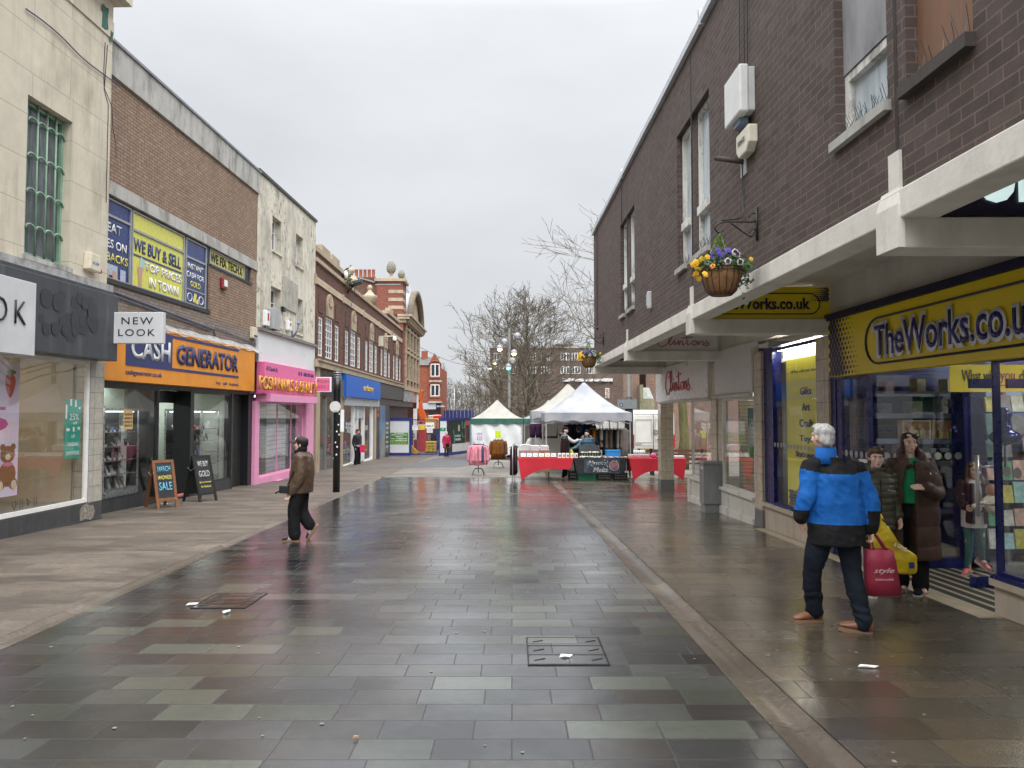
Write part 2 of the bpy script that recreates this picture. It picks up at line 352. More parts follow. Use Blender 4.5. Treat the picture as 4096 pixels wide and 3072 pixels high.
def spline(P, n=6):
 P = [Vector(p) for p in P]
 if len(P) < 3: return P
 out = []
 for i in range(len(P) - 1):
  a, b, c, d = P[max(i - 1, 0)], P[i], P[i + 1], P[min(i + 2, len(P) - 1)]
  for k in range(n):
   t = k / n; out.append(.5 * ((2 * b) + (c - a) * t + (2 * a - 5 * b + 4 * c - d) * t * t + (3 * b - a - 3 * c + d) * t ** 3))
 out.append(P[-1]); return out
def wall(mb, F, Y0, Y1, z0, z1, d0, d1, holes=()):
 ys = sorted({Y0, Y1, *[v for h in holes for v in h[:2] if Y0 < v < Y1]}); zs = sorted({z0, z1, *[v for h in holes for v in h[2:4] if z0 < v < z1]})
 def solid(i, j):
  if i < 0 or j < 0 or i >= len(ys) - 1 or j >= len(zs) - 1: return False
  a, b = (ys[i] + ys[i + 1]) / 2, (zs[j] + zs[j + 1]) / 2
  return not any(h[0] < a < h[1] and h[2] < b < h[3] for h in holes)
 for i in range(len(ys) - 1):
  for j in range(len(zs) - 1):
   if not solid(i, j): continue
   a, b, c, d = ys[i], ys[i + 1], zs[j], zs[j + 1]
   mb.fquad(F, a, b, c, d, d1); mb.fquad(F, a, b, c, d, d0)
   for (di, dj), q in (((-1, 0), ((a, c), (a, d))), ((1, 0), ((b, c), (b, d))), ((0, -1), ((a, c), (b, c))), ((0, 1), ((a, d), (b, d)))):
    if not solid(i + di, j + dj):
     p, r = q; mb.face([F.pt(*p, d0), F.pt(*r, d0), F.pt(*r, d1), F.pt(*p, d1)])
def each(F, L_, name, mat, parent, **k):
 for q in L_: m = MB(); m.fbox(F, *q); m.build(name, mat, parent, **k)
def window(F, Y0, Y1, z0, z1, d, fm, gm, parent, fw=.05, vs=(), hs=(), dep=.06, name='window', bar=.025):
 m = MB(); a, b = d - dep / 2, d + dep / 2
 m.fbox(F, Y0, Y0 + fw, z0, z1, a, b); m.fbox(F, Y1 - fw, Y1, z0, z1, a, b); m.fbox(F, Y0 + fw, Y1 - fw, z0, z0 + fw, a, b); m.fbox(F, Y0 + fw, Y1 - fw, z1 - fw, z1, a, b)
 for v in vs: y = Y0 + (Y1 - Y0) * v; m.fbox(F, y - bar / 2, y + bar / 2, z0 + fw, z1 - fw, a + .012, b - .012)
 for h in hs: z = z0 + (z1 - z0) * h; m.fbox(F, Y0 + fw, Y1 - fw, z - bar / 2, z + bar / 2, a + .015, b - .008)
 o = m.build(name, fm, parent)
 g = MB(); g.fquad(F, Y0 + fw * .5, Y1 - fw * .5, z0 + fw * .5, z1 - fw * .5, d); g.build('pane', gm, o)
 return o
GUT_L = (lambda Y: -3.97 - .028 * Y, lambda Y: -3.70 - .036 * Y)     # outer, inner edge
GUT_R = (lambda Y: 1.50 - .0095 * Y, lambda Y: 1.80 - .0135 * Y)
ROAD_END = 25.6
road_m = slabs('road_slab_stone', .245, .52, [(.014, .016, .018), (.03, .032, .034), (.042, .049, .039), (.02, .022, .024), (.032, .028, .025), (.026, .028, .029), (.075, .085, .068), (.036, .038, .04), (.021, .02, .019), (.048, .053, .048)],
               (.015, .014, .013), .16, .07, .15, wet=.5, spec=1, ms=.0055, coat=1)
pavl_m = slabs('left_paving_stone', .3, .85, [(.122, .1, .079), (.142, .117, .093), (.11, .092, .074), (.132, .108, .086), (.156, .129, .104)],
               (.1, .088, .075), .55, .14, .3, dirt=((.06, .05, .04), .8, 1.1, .5), spec=.35, ms=.004, jf=.7)
pavr_m = slabs('right_paving_stone', .3, .78, [(.066, .052, .035), (.088, .068, .045), (.074, .061, .043), (.105, .08, .052), (.082, .067, .048)],
               (.03, .026, .02), .2, .1, .13, dirt=((.03, .026, .02), .6, .8, .55), spec=.8, ms=.005, coat=.6)
plaza_m = slabs('plaza_sett_stone', .2, .5, [(.17, .155, .13), (.2, .18, .15), (.15, .135, .115), (.22, .2, .165)], (.09, .08, .07), .4, .16, .3, dirt=((.06, .055, .05), .7, .6, .5), spec=.5, jf=.8)
gut_m = slabs('gutter_stone', 7, .95, [(.1, .08, .062), (.12, .098, .078), (.085, .07, .055), (.14, .118, .095)], (.05, .04, .032), .24, .1, .16, dirt=((.06, .048, .036), .7, 1.1, .5), spec=.7, rot=R(90))
tar_m = noisecol('tarmac', [(.07, .072, .075), (.1, .1, .105)], 3, .5, bump=.5, obj=False, bs=150)
earth_m = noisecol('ground_tarmac', [(.06, .06, .06), (.1, .098, .092)], 2, .6, bump=.4, obj=False, bs=90)
def sheet(name, fl, fr, Ys, dz, mat):
 m = MB(); pr = None
 for Y in Ys:
  c = (m.bm.verts.new((fl(Y), Y, gz(Y) + dz)), m.bm.verts.new((fr(Y), Y, gz(Y) + dz)))
  if pr: m.bm.faces.new((pr[0], pr[1], c[1], c[0]))
  pr = c
 return kind(m.build(name, mat), 'structure')
def rng(a, b, n): return [a + (b - a) * i / n for i in range(n + 1)]
g = MB(); ys = [-60, 0, 75, 900]
for a, b in zip(ys, ys[1:]): g.face([(-500, a, gz(a) - .07), (500, a, gz(a) - .07), (500, b, gz(b) - .07), (-500, b, gz(b) - .07)])
kind(g.build('ground', earth_m), 'structure')
sheet('road', GUT_L[1], GUT_R[0], [-8, ROAD_END], -.004, road_m)
sheet('left_pavement', lambda Y: -12.5, GUT_L[0], [-8, 62], 0, pavl_m)
sheet('right_pavement', GUT_R[1], lambda Y: 16, [-8, ROAD_END], 0, pavr_m)
sheet('square', lambda Y: GUT_L[0](Y) + .02, lambda Y: 30, [ROAD_END, 62], -.002, plaza_m)
def gutter(fo, fi, Ya, Yb, flip):
 m = MB(); rows = []
 for Y in rng(Ya, Yb, 40):
  a, b = fo(Y), fi(Y); rows.append([m.bm.verts.new((a + (b - a) * t, Y, gz(Y) + h)) for t, h in ((0, -.001), (.12, -.006), (.3, -.022), (.5, -.032), (.7, -.026), (.88, -.008), (1, -.006))])
 for p, q in zip(rows, rows[1:]):
  for k in range(6): f = m.bm.faces.new((p[k], p[k + 1], q[k + 1], q[k])); f.smooth = True
 return kind(m.build('gutter', gut_m), 'structure')
gutter(GUT_L[0], GUT_L[1], -8, ROAD_END, 0); gutter(GUT_R[0], GUT_R[1], -8, ROAD_END, 0)
m = MB(); P = [G(x, y) for x, y in ((1350, 1882), (1640, 1872), (1850, 1868), (1890, 1845), (1892, 1824), (1790, 1828), (1720, 1838), (1650, 1858))]
m.face([(p.x, p.y, gz(p.y) + .003) for p in P]); kind(m.build('tarmac_patch', tar_m), 'structure')
def cover(x0, x1, y0, y1, label, n):
 t = thing('access_cover', label, 'manhole cover', ((x0 + x1) / 2, (y0 + y1) / 2, gz((y0 + y1) / 2)))
 fm = M('cover_metal', (.03, .028, .026), .35, .3, 20, metal=.6)
 im = road_m
 f = MB()
 def bx(mb, a, b, c, d, h):
  mb.hexa([(a, c, gz(c) - .02), (b, c, gz(c) - .02), (b, d, gz(d) - .02), (a, d, gz(d) - .02), (a, c, gz(c) + h), (b, c, gz(c) + h), (b, d, gz(d) + h), (a, d, gz(d) + h)])
 e = .012
 bx(f, x0, x1, y0, y0 + e, .003); bx(f, x0, x1, y1 - e, y1, .003); bx(f, x0, x0 + e, y0 + e, y1 - e, .003); bx(f, x1 - e, x1, y0 + e, y1 - e, .003)
 h = (y1 - y0) / n
 for k in range(1, n): bx(f, x0 + e, x1 - e, y0 + k * h - .005, y0 + k * h + .005, .0025)
 f.build('frame', fm, t)
 for k in range(n):
  b = MB(); bx(b, x0 + e + .004, x1 - e - .004, y0 + k * h + .011, y0 + (k + 1) * h - .011, .002); b.build('inlay', im, t)
 s = MB()
 for xx in (x0 + .05, x1 - .12):
  for k in range(n): 
   y = y0 + (k + .5) * h; s.bar((xx, y - .02, gz(y) + .0035), (xx + .08, y + .025, gz(y) + .0035), .012, .003)
 s.build('lifting_slot', M('slot_dark', (.008, .008, .008), .6, 0), t)
a, b = G(2100, 2660), G(2480, 2550); cover(a.x + .02, .70, a.y, b.y, 'slab-inlaid access cover with bent lifting slots in the wet road', 3)
a, b = G(760, 2432), G(960, 2372); cover(a.x, a.x + .52, a.y, b.y, 'narrow rusty slotted access cover by the pale dry gutter', 4)
random.seed(4); m = MB()
def disc(x, y, r, h):
 n = 7; ph = random.random() * 6
 m.face([(x + r * math.cos(ph + 6.283 * k / n) * random.uniform(.7, 1.2), y + r * math.sin(ph + 6.283 * k / n) * random.uniform(.7, 1.2), gz(y) + h) for k in range(n)])
for i in range(330):
 y = 3 + 16 * random.random() ** 1.5
 x = random.uniform(1.9, 4.2) if i % 5 < 3 else (random.uniform(-7.5, -4.3) if i % 5 == 3 else random.uniform(-3.9, 1.4))
 disc(x, y, random.uniform(.007, .016), .001)
kind(m.build('gum_spots', M('gum', (.2, .185, .155), .7, .3)), 'stuff')
def scrap(name, x, y, w, d, label, col=(.75, .75, .74), rz=.3):
 p = G(x, y); m = MB(); c, s = math.cos(rz), math.sin(rz)
 pts = [(-w, -d * .6), (-w * .3, -d), (w * .6, -d * .5), (w, d * .3), (w * .2, d), (-w * .7, d * .7)]
 n = len(pts); A = [m.bm.verts.new((p.x + a * c - b * s, p.y + a * s + b * c, gz(p.y + b) + .006 + .01 * (k % 2))) for k, (a, b) in enumerate(pts)]
 B = [m.bm.verts.new(v.co + Vector((0, 0, .004))) for v in A]
 m.bm.faces.new(A[::-1]); m.bm.faces.new(B)
 for k in range(n): m.bm.faces.new((A[k], A[(k + 1) % n], B[(k + 1) % n], B[k]))
 tag(m.build(name, M('scrap%.2f' % col[1], col, .7, .1)), label, 'litter')
scrap('paper_scrap', 770, 2421, .055, .03, 'crumpled white paper scrap on the slotted access cover')
scrap('paper_scrap', 907, 2451, .045, .03, 'small white paper scrap on the dark slabs beside the slotted cover', rz=1)
scrap('paper_scrap', 3473, 2672, .07, .018, 'thin white paper strip on the brown paving near the blue jacket man', rz=-.2)
scrap('paper_label', 2264, 2630, .05, .03, 'torn white label stuck on the access cover with bent lifting slots', (.7, .7, .72), 0)
scrap('cigarette_butt', 1424, 2957, .016, .005, 'brown cigarette end lying on the dark wet slabs', (.45, .25, .13), .1)
scrap('paper_scrap', 659, 2018, .09, .03, 'white flattened paper near the brown chalkboard', rz=0)
Lf = Facade(-8.58, .0236, 1); NL = Facade(-8.10, .0236, 1)
def zr3(x, y): return (1000 + x * .5424, 1000 + y * .5424)
def zr4(x, y): return (1200 + x * .5426, 1000 + y * .5426)
white_p = M('white_paint', (.78, .78, .77), .45, .06); dark_fr = M('dark_frame', (.02, .021, .023), .4, .2)
gl_shop = glass('shop_glass'); gl_soft = glass('soft_shop_glass', (.95, .97, .96), .8)
gl_dark = M('dark_window_glass', (.035, .045, .05), .06, .3, 1.5, spec=.8)
gl_pale = noisecol('net_curtain_glass', [(.3, .34, .37), (.5, .54, .57)], 1.6, .12, (1, 1, .3))
lead_m = noisecol('lead_flashing', [(.2, .2, .19), (.33, .33, .32), (.42, .42, .4)], 5, .5, (1, 1, 1), .6, obj=False, bs=14)
conc_m = weathered('weathered_concrete', (.42, .41, .38), (.1, .095, .085), .75, 2.2, (.48, .66), streak=.5, bump=.4)
def poster_quad(F, Y0, Y1, z0, z1, d, mat, parent, name, th=.004):
 m = MB(); m.fbox(F, Y0, Y1, z0, z1, d, d + th); return m.build(name, mat, parent)
cream_m = weathered('cream_render', (.57, .515, .41), (.22, .18, .12), .62, 1.1, (.52, .72), streak=.5, bump=.25, grid=(1.9, .72, .008), gcol=(.2, .16, .11))
t = thing('cream_building', 'tall cream rendered building with a green barred window above a dark fascia', 'building', NL.pt(10, gz(10)))
m = MB(); holes = [(11.3, 12.42, 4.2, 6.81), (-2, 9.0, 4.2, 6.81)]
wall(m, NL, -30, 13.55, 2.6, 8.9, -.3, 0, holes); m.fbox(NL, -30, 13.55, 8.9, 9.24, -.3, .03); m.build('wall', cream_m, t, merge=.001)
m = MB(); m.fbox(NL, -6, 13.56, 9.24, 9.62, -.3, .0); m.fbox(NL, -6, 13.66, 9.62, 9.78, -.4, .32); m.build('cornice', cream_m, t)
m = MB(); m.fbox(NL, -6, 13.5, 8.3, 9.2, -9, -.31); m.fbox(NL, 13.2, 13.5, -1, 8.3, -9, -.31); m.build('roof', conc_m, t)
gr_m = M('green_paint_peel', (.03, .12, .09), .7, .4)
for a, b, c, d in ((13.15, 13.36, 8.95, 9.42), (12.35, 12.44, 9.2, 9.42), (13.42, 13.53, 8.82, 9.05)):
 m = MB(); m.prism([(a, c), (a + .02, d), ((a + b) / 2, d - .03), (b, d), (b - .03, (c + d) / 2), (b, c + .06), ((a + b) / 2, c)], NL.pt(0, 0, .031), (NL.k, 1, 0), (0, 0, 1), NL.n, 0, .003); m.build('peeled_patch', gr_m, t)
bar_m = M('pale_green_bar_paint', (.22, .36, .26), .5, .2)
Y0, Y1, z0, z1 = 11.5, 12.42, 4.24, 6.79
wf = MB(); d = -.18
wf.fbox(NL, Y0 - .04, Y0 + .02, z0, z1, d - .03, d + .03); wf.fbox(NL, Y1 - .05, Y1, z0, z1, d - .03, d + .03); wf.fbox(NL, Y0 + .02, Y1 - .05, z0, z0 + .05, d - .03, d + .03); wf.fbox(NL, Y0 + .02, Y1 - .05, z1 - .05, z1, d - .03, d + .03)
o = wf.build('window', bar_m, t)
g = MB(); g.fquad(NL, 11.3, 12.42, 4.2, 6.81, d - .02); g.build('pane', noisecol('grey_privacy_glass', [(.07, .08, .085), (.15, .165, .17)], 2, .12, (1, 6, 1), obj=False), o)
gb = MB()
for k in range(1, 4):
 y = Y0 + (Y1 - Y0) * k / 4; gb.tube([NL.pt(y, z0, d + .05), NL.pt(y, z1, d + .05)], .017, 5)
for j in range(4):
 zc = z0 + (z1 - z0) * (j + .75) / 4.3
 for k in range(4):
  ya = Y0 + (Y1 - Y0) * k / 4; w_ = (Y1 - Y0) / 4
  gb.tube([NL.pt(ya + w_ * (.5 - .5 * math.cos(math.pi * q / 8)), zc + .09 * math.sin(math.pi * q / 8), d + .05) for q in range(9)], .017, 5)
gb.build('bars', bar_m, o)
m = MB(); m.fbox(NL, 11.26, 12.46, 4.12, 4.2, -.25, .05); m.build('sill', conc_m, t)
o = window(NL, -2, 9, 4.2, 6.81, -.18, bar_m, gl_dark, t, vs=(.2, .4, .6, .8))
dtile = brick('dark_riser_tile', [(.045, .047, .052), (.06, .062, .068), (.05, .052, .057)], (.12, .12, .115), .3, .3, .004, .35, .2, off=0, bump=.15, streak=.2)
btile = brick('beige_pier_tile', [(.4, .375, .315), (.44, .41, .35), (.42, .395, .335)], (.16, .145, .12), .26, .29, .005, .35, .2, off=0, bump=.15)
m = MB(); m.fbox(NL, -30, 13.55, -1, .0, -.22, .0); m.build('stall_riser', dtile, t)
m = MB(); m.fbox(NL, 13.12, 13.55, .002, 2.62, -.3, -.004); m.build('tiled_pier', btile, t)
m = MB()
o_ = NL.pt(13.15, -.3, .002); r_ = Vector((NL.k, 1, 0))
m.prism([(-.25, 0), (-.27, .18), (-.2, .27), (-.05, .3), (.02, .24), (.13, .25), (.18, .12), (.14, .02), (.05, -.02), (-.1, .02)], o_, r_, (0, 0, 1), NL.n, 0, .004)
m.build('broken_patch', noisecol('bare_render', [(.1, .09, .08), (.3, .27, .23), (.16, .14, .12), (.4, .36, .3)], 9, .95, bump=.8), t)
o = window(NL, 8.9, 13.1, .02, 2.6, -.03, white_p, gl_shop, t, fw=.07, name='shop_window')
o = window(NL, 4.0, 8.86, .02, 2.6, -.03, white_p, gl_shop, t, fw=.07, name='shop_window')
beige = M('beige_interior', (.44, .39, .3), .7, .05)
m = MB(); bk = -2.2
m.fbox(NL, -6, 13.1, -.35, 2.75, bk - .05, bk); m.fbox(NL, 13.08, 13.12, -.35, 2.75, bk, -.31); m.build('interior_wall', beige, t)
m = MB(); m.fbox(NL, -6, 13.08, -.05, .02, bk, -.24); m.build('display_floor', M('grey_floor', (.22, .21, .19), .5), t)
m = MB(); m.fbox(NL, -6, 13.08, 2.72, 2.78, bk, -.05); m.build('interior_ceiling', M('cream_ceiling', (.6, .56, .46), .7), t)
m = MB(); m.fbox(NL, 11.1, 11.9, 2.66, 2.7, -1.9, -1.5); m.build('ceiling_light', emat('warm_strip_light', (1, .84, .55), 9), t)
m = MB(); m.fbox(NL, 8.2, 8.9, 2.66, 2.7, -1.9, -1.5); m.build('ceiling_light', emat('warm_strip_light', (1, .84, .55), 9), t)
m = MB(); m.fbox(NL, 11.35, 11.6, .3, .43, bk, bk + .02); m.build('wall_socket', white_p, t)
slate = noisecol('dark_fascia_panel', [(.035, .04, .048), (.055, .06, .068), (.12, .125, .135)], 1.5, .35, (1, 3, .25), thr=(.35, .8), obj=False)
m = MB(); m.fbox(NL, -30, 13.34, 2.62, 3.84, .0, .36); m.fbox(NL, -6, 13.3, 3.84, 3.92, .0, .3); m.build('fascia', slate, t, bevel=.01)
random.seed(2); m = MB()
for i in range(26):
 c = (random.uniform(11.1, 12.6), random.uniform(2.85, 3.7)); rr = random.choice((.05, .07, .1, .14))
 pts = [(c[0] + rr * math.cos(q) * (abs(math.cos(q)) ** -.35 if abs(math.cos(q)) > .3 else 1.2), c[1] + rr * 1.1 * math.sin(q)) for q in [6.283 * k / 14 for k in range(14)]]
 m.prism([(max(-1.1 * rr, min(1.1 * rr, a - c[0])) + c[0], b) for a, b in pts], NL.pt(0, 0, .36 + .0005 * i), (NL.k, 1, 0), (0, 0, 1), NL.n, 0, .002)
m.build('fascia_pattern', M('fascia_cell', (.03, .034, .042), .4, .1), t)
m = MB(); m.fbox(NL, -6, 13.4, 3.93, 4.06, -.02, .22); m.build('lead_strip', lead_m, t)
sign_w = M('sign_white', (.56, .57, .58), .45, .08, 2); black_m = M('sign_black', (.012, .013, .015), .4, .1)
s = thing('shop_sign', 'large white panel sign ending in the letters OK on the dark fascia', 'shop sign', NL.pt(9.9, 2.53, .4))
m = MB(); m.fbox(NL, 7.4, 10.97, 2.53, 3.66, .36, .46); m.build('board', sign_w, s, bevel=.01)
ftxt('NEW LOOK', NL, 7.75, 10.74, 2.98, 3.34, .465, black_m, s, ext=.015, spacing=1.4, bold=-.018)
s = thing('projecting_sign', 'square white hanging sign with thin black lettering beside the orange fascia', 'shop sign', NL.pt(13.3, 2.8, .4))
pa, pb = at(446, 1374, 13.2), at(652, 1248, 13.2)
m = MB(); m.box(pa.x, pb.x, 13.2, 13.32, pa.z, pb.z); m.build('board', sign_w, s, bevel=.012)
m = MB(); m.box(pa.x - .14, pa.x, 13.23, 13.29, pa.z + .1, pa.z + .16); m.box(pa.x - .14, pa.x, 13.23, 13.29, pb.z - .16, pb.z - .1); m.build('bracket', dark_fr, s)
w_ = pb.x - pa.x
txt('NEW', w_ * .62, .13, (pa.x + w_ * .19, 13.198, pa.z + .36), (1, 0, 0), (0, 0, 1), black_m, s, spacing=1.25); txt('LOOK', w_ * .72, .13, (pa.x + w_ * .13, 13.198, pa.z + .14), (1, 0, 0), (0, 0, 1), black_m, s, spacing=1.25)
s = thing('window_poster', 'tall pink hanging banner with a strawberry and teddy bear in the white-framed window', 'poster', NL.pt(10.6, .2, -.5))
F5 = NL.off(-.35); Ya, Yb = 10.1, F5.Y(78)
pk = noisecol('pink_banner', [(.72, .5, .6), (.62, .56, .7), (.75, .6, .68)], 1.2, .6, (1, .3, 1))
m = MB(); m.fbox(F5, Ya, Yb, .3, 2.5, -.006, 0); m.build('sheet', pk, s)
ftxt('15', F5, Ya + .08, Yb - .25, 1.35, 1.75, .004, M('magenta_ink', (.5, .02, .22), .6, 0), s)
def blob(name, mat, c, a, b, F=F5, d=.003, tear=0):
 m = MB(); P = []
 for k in range(20):
  q = 6.283 * k / 20; P.append((c[0] + a * math.cos(q) * (1 - tear * (.5 - .5 * math.sin(q))), c[1] + b * math.sin(q)))
 m.prism(P, F.pt(0, 0, d), (F.k, 1, 0), (0, 0, 1), F.n, 0, .003); return m.build(name, mat, s)
yc = Yb - .22
blob('strawberry', noisecol('strawberry_red', [(.4, .02, .02), (.55, .05, .03)], 30, .5), (yc, 2.1), .15, .2, tear=.6)
blob('strawberry_leaf', M('leaf_print', (.06, .2, .04), .6), (yc + .02, 2.32), .1, .035, d=.004)
br_ = M('bear_brown', (.25, .11, .04), .8, .3, 30); cr_ = M('bear_cream', (.6, .48, .36), .8)
for nm, mm, c, a, b, d in (('bear_body', br_, (yc - .02, .66), .19, .2, .003), ('bear_leg', br_, (yc - .16, .5), .09, .09, .004), ('bear_leg', br_, (yc + .12, .5), .09, .09, .004), ('bear_foot', cr_, (yc - .17, .48), .06, .08, .006), ('bear_foot', cr_, (yc + .13, .48), .06, .08, .006), ('bear_head', br_, (yc - .02, .98), .16, .14, .005), ('bear_ear', br_, (yc - .13, 1.1), .055, .055, .004), ('bear_ear', br_, (yc + .1, 1.1), .055, .055, .004), ('bear_muzzle', cr_, (yc - .02, .94), .06, .05, .0075), ('bear_bow', M('bow_pink', (.6, .2, .3), .6), (yc - .02, .82), .12, .035, .0085)):
 blob(nm, mm, c, a, b, d=d)
s = thing('window_poster', 'green sale poster with white lettering stuck inside the white-framed window', 'poster', NL.pt(12.6, .9, -.1))
gm = M('poster_green', (.03, .32, .23), .5, .05); F5 = NL.off(-.06); Ya, Yb = F5.Y(262), F5.Y(325)
m = MB(); m.fbox(F5, Ya, Yb, .84, 1.9, -.004, 0); m.build('sheet', gm, s); ww = Yb - Ya
for tx, a, b, c, d in (('25%', .25, .85, 1.52, 1.64), ('off', .5, .75, 1.45, 1.5), ('all', .4, .6, 1.21, 1.27), ('SANDALS', .15, .85, 1.06, 1.13), ('SWIMWEAR', .08, .92, .9, .97)): ftxt(tx, F5, Ya + ww * a, Ya + ww * b, c, d, .004, white_p, s)
m = MB()
for a, b, c, d in ((.3, .4, 1.78, 1.9), (.6, .7, 1.76, 1.88), (.02, .12, 1.55, 1.8), (.8, .95, 1.35, 1.4), (.1, .3, 1.33, 1.38), (.5, .6, 1.32, 1.4), (.85, .95, 1.72, 1.76)): m.fbox(F5, Ya + ww * a, Ya + ww * b, c, d, .001, .003)
m.build('marks', white_p, s)
s = thing('window_decal', 'row of four small black line icons low on the white-framed window', 'decal', NL.pt(11.5, .1, -.02))
F5 = NL.off(-.025)
for k in range(4):
 m = MB(); c = 11.28 + .16 * k
 if k == 0: P = [(c, .12), (c + .04, .2), (c + .03, .25), (c - .03, .25), (c - .04, .2), (c, .12)]
 elif k == 2: P = [(c - .04, .26), (c + .04, .2), (c, .19), (c - .01, .15), (c - .04, .26)]
 else: P = [(c - .03, .13), (c + .03, .13), (c + .03, .27), (c - .03, .27), (c - .03, .13)]
 m.tube([F5.pt(a, b, 0) for a, b in P], .004, 4); m.build('icon', black_m, s)
s = thing('alarm_box', 'cream wedge-shaped burglar alarm box with a red lamp on the cream wall', 'alarm box', NL.pt(12.95, 4.4, .02))
m = MB(); m.prism([(0, 0), (.34, -.02), (.3, .3), (.03, .32)], NL.pt(12.8, 4.27, .0), (NL.k, 1, 0), (0, 0, 1), NL.n, 0, .14); m.build('case', M('alarm_cream', (.62, .57, .44), .4), s, bevel=.02)
m = MB(); m.lathe([(.0, -.05), (.035, -.045), (.04, 0), (.03, .03), (0, .035)], NL.pt(13.17, 4.3, .09), 10); m.build('lamp', M('alarm_red', (.45, .02, .02), .2), s)
ftxt('SE ON', NL, 12.87, 13.05, 4.37, 4.42, .145, M('alarm_blue', (.05, .12, .35), .5), s)
m = MB(); m.tube(spline([NL.pt(NL.Y(x), NL.z(x, y), .03) for x, y in ((52, 0), (120, 48), (200, 115), (290, 205), (380, 275), (446, 321))], 5), .012, 5)
tag(m.build('cable', M('blue_cable', (.03, .05, .12), .5)), 'blue cable slanting across the cream rendered wall', 'cable')
m = MB()
for off_, pts in ((0, ((385, 140), (382, 250), (386, 340), (404, 400), (404, 800))), (1, ((395, 150), (390, 240), (386, 330), (418, 405), (425, 500), (438, 560), (440, 620)))): m.tube([NL.pt(NL.Y(x), NL.z(x, y), .012) for x, y in pts], .006, 4)
tag(m.build('wall_cable', black_m), 'thin black cables running down the cream wall beside its corner', 'cable')
tan_m = brick('tan_brick', [(.24, .158, .108), (.295, .197, .138), (.268, .178, .122), (.325, .222, .158)], (.075, .055, .045), .225, .075, .007, .85, .4, (.08, .065, .055), streak=.25)
grey_br = brick('sooty_brick', [(.2, .16, .13), (.26, .205, .165), (.23, .18, .15)], (.1, .09, .08), .225, .075, .007, .85, .5, (.07, .06, .055))
t = thing('tan_brick_building', 'flat-roofed tan brick building with advertising windows over an orange shop sign', 'building', Lf.pt(18, gz(18)))
m = MB(); wall(m, Lf, 13.4, 22.25, 6.4, 8.6, -.3, 0); wall(m, Lf, 18.98, 22.25, 4.2, 6.12, -.3, 0, [(18.98, 21.8, 5.66, 6.2)]); m.build('wall', tan_m, t, merge=.001)
m = MB(); wall(m, Lf, 13.4, 18.98, 3.5, 4.38, -.3, -.002); wall(m, Lf, 18.98, 22.25, 3.5, 4.2, -.3, -.002); m.build('lower_wall', grey_br, t, merge=.001)
m = MB(); m.fbox(Lf, 13.4, 22.28, 8.58, 9.26, -.35, .06); m.build('parapet', conc_m, t)
m = MB(); m.fbox(Lf, 13.4, 22.3, 9.262, 9.32, -.4, .1); m.build('coping', M('metal_coping', (.25, .26, .27), .4, metal=.5), t)
m = MB(); m.fbox(Lf, 13.4, 22.25, 6.122, 6.4, -.3, .04); m.build('lintel', conc_m, t)
m = MB(); m.fbox(Lf, 13.4, 22.3, 8.3, 8.5, -9, -.36); m.fbox(Lf, 22.0, 22.25, -1, 8.3, -9, -.31); m.build('roof', conc_m, t)
navy = M('vinyl_navy', (.025, .045, .16), .3, .1); yel = M('vinyl_yellow_green', (.62, .6, .1), .3, .04); gfr = M('grey_alu_frame', (.3, .31, .32), .4, .1)
def panel(Y0, Y1, z0, z1, zt, mat, top=None):
 w1 = window(Lf, Y0, Y1, z0, z1, -.06, gfr, mat, t, fw=.04, name='window')
 if zt: m = MB(); m.fbox(Lf, Y0 + .04, Y1 - .04, zt - .025, zt + .025, -.085, -.03); m.build('transom', gfr, w1)
 return w1
w1 = panel(13.9, 15.26, 4.4, 6.08, 5.72, navy); w2 = panel(15.3, 17.64, 4.4, 6.08, 5.66, yel); w3 = panel(17.72, 18.86, 4.4, 6.08, 5.6, navy); w4 = panel(19.05, 21.4, 5.68, 6.1, None, M('vinyl_yellow2', (.5, .46, .08), .35, .15))
m = MB(); m.fbox(Lf, 13.4, 21.9, 5.62, 6.12, -.3, -.2); m.fbox(Lf, 18.86, 19.05, 4.38, 6.12, -.2, -.05); m.fbox(Lf, 21.4, 21.8, 5.66, 6.12, -.1, -.05); m.build('frame_post', dark_fr, t)
m = MB(); m.fbox(Lf, 13.4, 19.0, 4.3, 4.4, -.1, .03); m.fbox(Lf, 18.98, 21.85, 5.6, 5.66, -.1, .03); m.build('sill', dark_fr, t)
dp = -.053
def vt(s, a, b, c, d, mat, par, bold=.02, **k): ftxt(s, Lf, a, b, c, d, dp, mat, par, bold=bold, ext=.004, **k)
txw = M('vinyl_white', (.75, .76, .76), .4, 0); txy = M('vinyl_yellow', (.7, .62, .12), .4, 0)
vt('GREAT', 14.0, 14.92, 5.38, 5.58, txw, w1); vt('RATES ON', 13.92, 15.12, 5.05, 5.24, txw, w1); vt('BUYBACKS', 13.92, 15.18, 4.78, 4.96, txy, w1)
vt('WE BUY & SELL', 15.38, 17.5, 5.2, 5.5, navy, w2, .03); m = MB(); m.fbox(Lf, 15.4, 17.55, 5.1, 5.14, -.056, -.05); m.build('underline', navy, w2)
vt('TOP PRICES', 15.85, 17.55, 4.85, 5.05, txw, w2, .03); vt('IN TOWN', 16.05, 17.4, 4.5, 4.74, txw, w2, .03)
vt('INSTANT', 17.84, 18.72, 5.32, 5.47, txw, w3); vt('CASH FOR', 17.8, 18.76, 5.1, 5.25, txw, w3); vt('GOLD', 18.0, 18.56, 4.88, 5.03, txy, w3)
vt('WE FIX TECH', 19.12, 21.0, 5.76, 6.02, black_m, w4, .03)
vt('X', 21.05, 21.25, 5.76, 6.02, black_m, w4, .03)
m = MB(); m.fbox(Lf, 17.78, 18.84, 4.78, 4.81, -.058, -.045); m.build('transom', gfr, w3)
m = MB()
